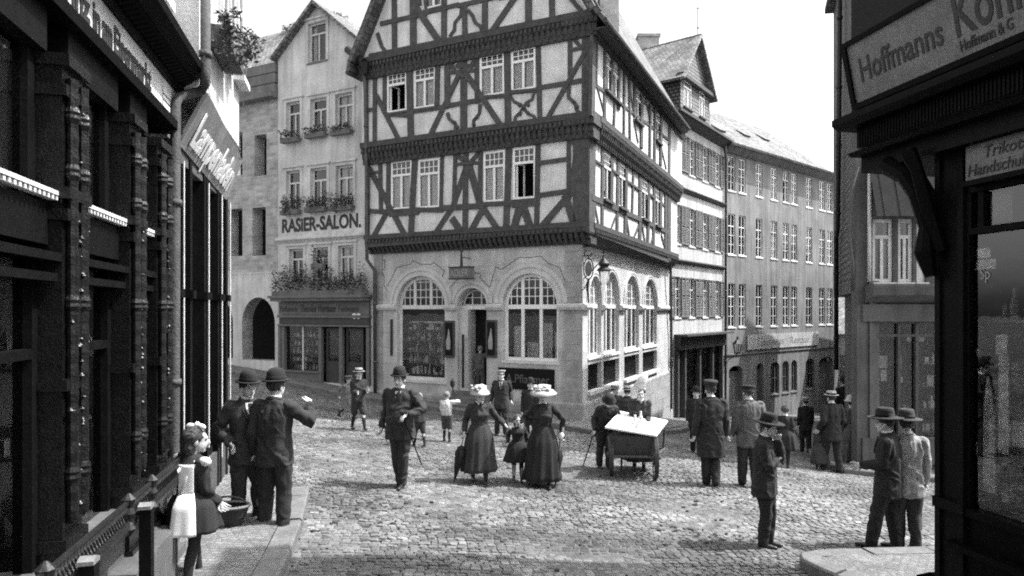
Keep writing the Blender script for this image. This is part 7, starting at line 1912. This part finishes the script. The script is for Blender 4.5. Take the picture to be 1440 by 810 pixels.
# white top from traced corners at one height
zt0_ = None
def atz(u, v, z): Y = (CH - z) * F / (v - HY); return Vector(((u - CX) / F * Y, Y, z))
def aty(u, v, Y): return Vector(((u - CX) / F * Y, Y, CH - (v - HY) * Y / F))
Yn = mid.y - .38
cn = [aty(851, 600, Yn + .05), aty(923, 612, Yn - .02), aty(939, 591, Yn + .78), aty(872, 578, Yn + .95)]
ztop = min(p.z for p in cn) + .0
kn_ = (cn[1] - cn[0]).cross(cn[3] - cn[0]).normalized()
def onTop(u, v):
    D = Vector(((u - CX) / F, 1, (HY - v) / F)); C0 = Vector((0, 0, CH)); return C0 + D * ((cn[0] - C0).dot(kn_) / D.dot(kn_))
print('cart top z', ztop - mid.z, cn)
b = MB(); b.hexa([p - Vector((0, 0, .03)) for p in cn] + cn); b.build('table_top', M['white'], CT)
bw_ = gauge * .5 - .08
b = MB()
lo, hi = .42, ztop - mid.z - .04
fl = [cn[0], cn[1], cn[2], cn[3]]
ctr = sum(cn, Vector()) / 4
def shrink(p, k, z): q = ctr.lerp(p, k); return Vector((q.x, q.y, z))
b.hexa([shrink(p, .72, mid.z + lo) for p in cn] + [shrink(p, .86, ztop - .035) for p in cn]); b.build('cart_body', M['cartwood'], CT)
b = MB()
for p in cn: b.tube([shrink(p, .9, ztop - .03), shrink(p, .84, mid.z + .38)], .022, 6)
for i in range(4): b.tube([shrink(cn[i], .88, mid.z + .41), shrink(cn[(i + 1) % 4], .88, mid.z + .41)], .025, 6)
b.build('frame', M['timber'], CT)
for s, c in ((-1, c1_), (1, c2_)):
    r = .37; w = Vector((c.x, c.y, c.z + r)); b = MB(); E1, E2 = fw_, Vector((0, 0, 1))
    ringp = lambda rr, o: [w + ax * o + (E1 * math.cos(t_) + E2 * math.sin(t_)) * rr for t_ in [2 * math.pi * i / 32 for i in range(32)]]
    for o in (-.016, .016): b.tube(ringp(r - .022, o), .022, 6, closed=True)
    wo_ = b.build('wheel', M['cartwood'], CT); b = MB()
    for k in range(12): t_ = math.pi * k / 6; b.tube([w, w + (E1 * math.cos(t_) + E2 * math.sin(t_)) * (r - .03)], [.016, .011], 6)
    b.build('spokes', M['cartwood'], wo_); b = MB(); b.tube([w - ax * .09, w - ax * .05, w + ax * .05, w + ax * .09], [.03, .05, .05, .03], 12); b.build('hub', M['timber'], wo_)
b = MB(); b.tube([c1_ + Vector((0, 0, .37)), c2_ + Vector((0, 0, .37))], .022, 8); b.build('axle', M['iron'], CT)
b = MB(); 
for s in (-1, 1): b.tube([cp_(s * .25, .3, .5), cp_(s * .25, .75, .55)], .02, 6)
b.tube([cp_(-.25, .75, .55), cp_(.25, .75, .55)], .02, 6)
b.tube([cp_(-.2, .35, .42), cp_(-.2, .38, .0)], .02, 6); b.build('push_handle', M['timber'], CT)
gvs = 'small vessels standing on the white cart top'
for k, (u, v, h, r, lab) in enumerate(((893, 596, .16, .05, 'white conical vessel at the back left on the cart top'), (901, 594, .2, .045, 'tall pale vessel in the middle of the cart top'), (897, 602, .09, .06, 'low round bowl at the front of the cart top'), (905, 598, .07, .05, 'small pale cup at the right on the cart top'))):
    p = onTop(u, v); b = MB(); b.lathe([(r * .7, 0), (r, h * .3), (r * .6, h * .6), (r * .35, h * .8), (r * .5, h)], c=tuple(p), seg=14); tag(b.build('vessel', M['cream'], None, True, loc=tuple(p)), lab, 'vessel', gvs)

# ---- street litter: straw, dung crumbs and grit lying on the setts
mb = MB(); R = random.Random(77)
for _ in range(900):
    if R.random() < .45: cxx, cyy, sp_ = R.choice(((3.0, 7.6, .5), (2.6, 8.6, .35), (-1.2, 8.2, .6), (1.2, 9.4, .5), (-2.0, 9.0, .3), (4.0, 10.5, .6))); x, y = R.gauss(cxx, sp_), R.gauss(cyy, sp_ * .6)
    else: y = R.uniform(6, 16); x = R.uniform(-.35, .6) * y
    if any(inpoly(np.array([x]), np.array([y]), P)[0] for P in PAVE): continue
    z = g(x, y) + .004; r = R.uniform(.008, .028); a = R.uniform(0, 3.14)
    if R.random() < .4: mb.tube([(x, y, z + .004), (x + .12 * math.cos(a), y + .12 * math.sin(a), z + .006)], .003, 4)
    else: mb.lathe([(r * .8, -.01), (r, .004), (r * .5, r * .6), (.002, r * .7)], c=(x, y, z), seg=6, sx=R.uniform(.8, 1.8))
tag(mb.build('street_litter', mat('street_dirt', .05, .4, 9, .95, .4, 60), uv=False), 'crumbs of dirt and straw scattered over the setts', 'litter', kind='stuff')
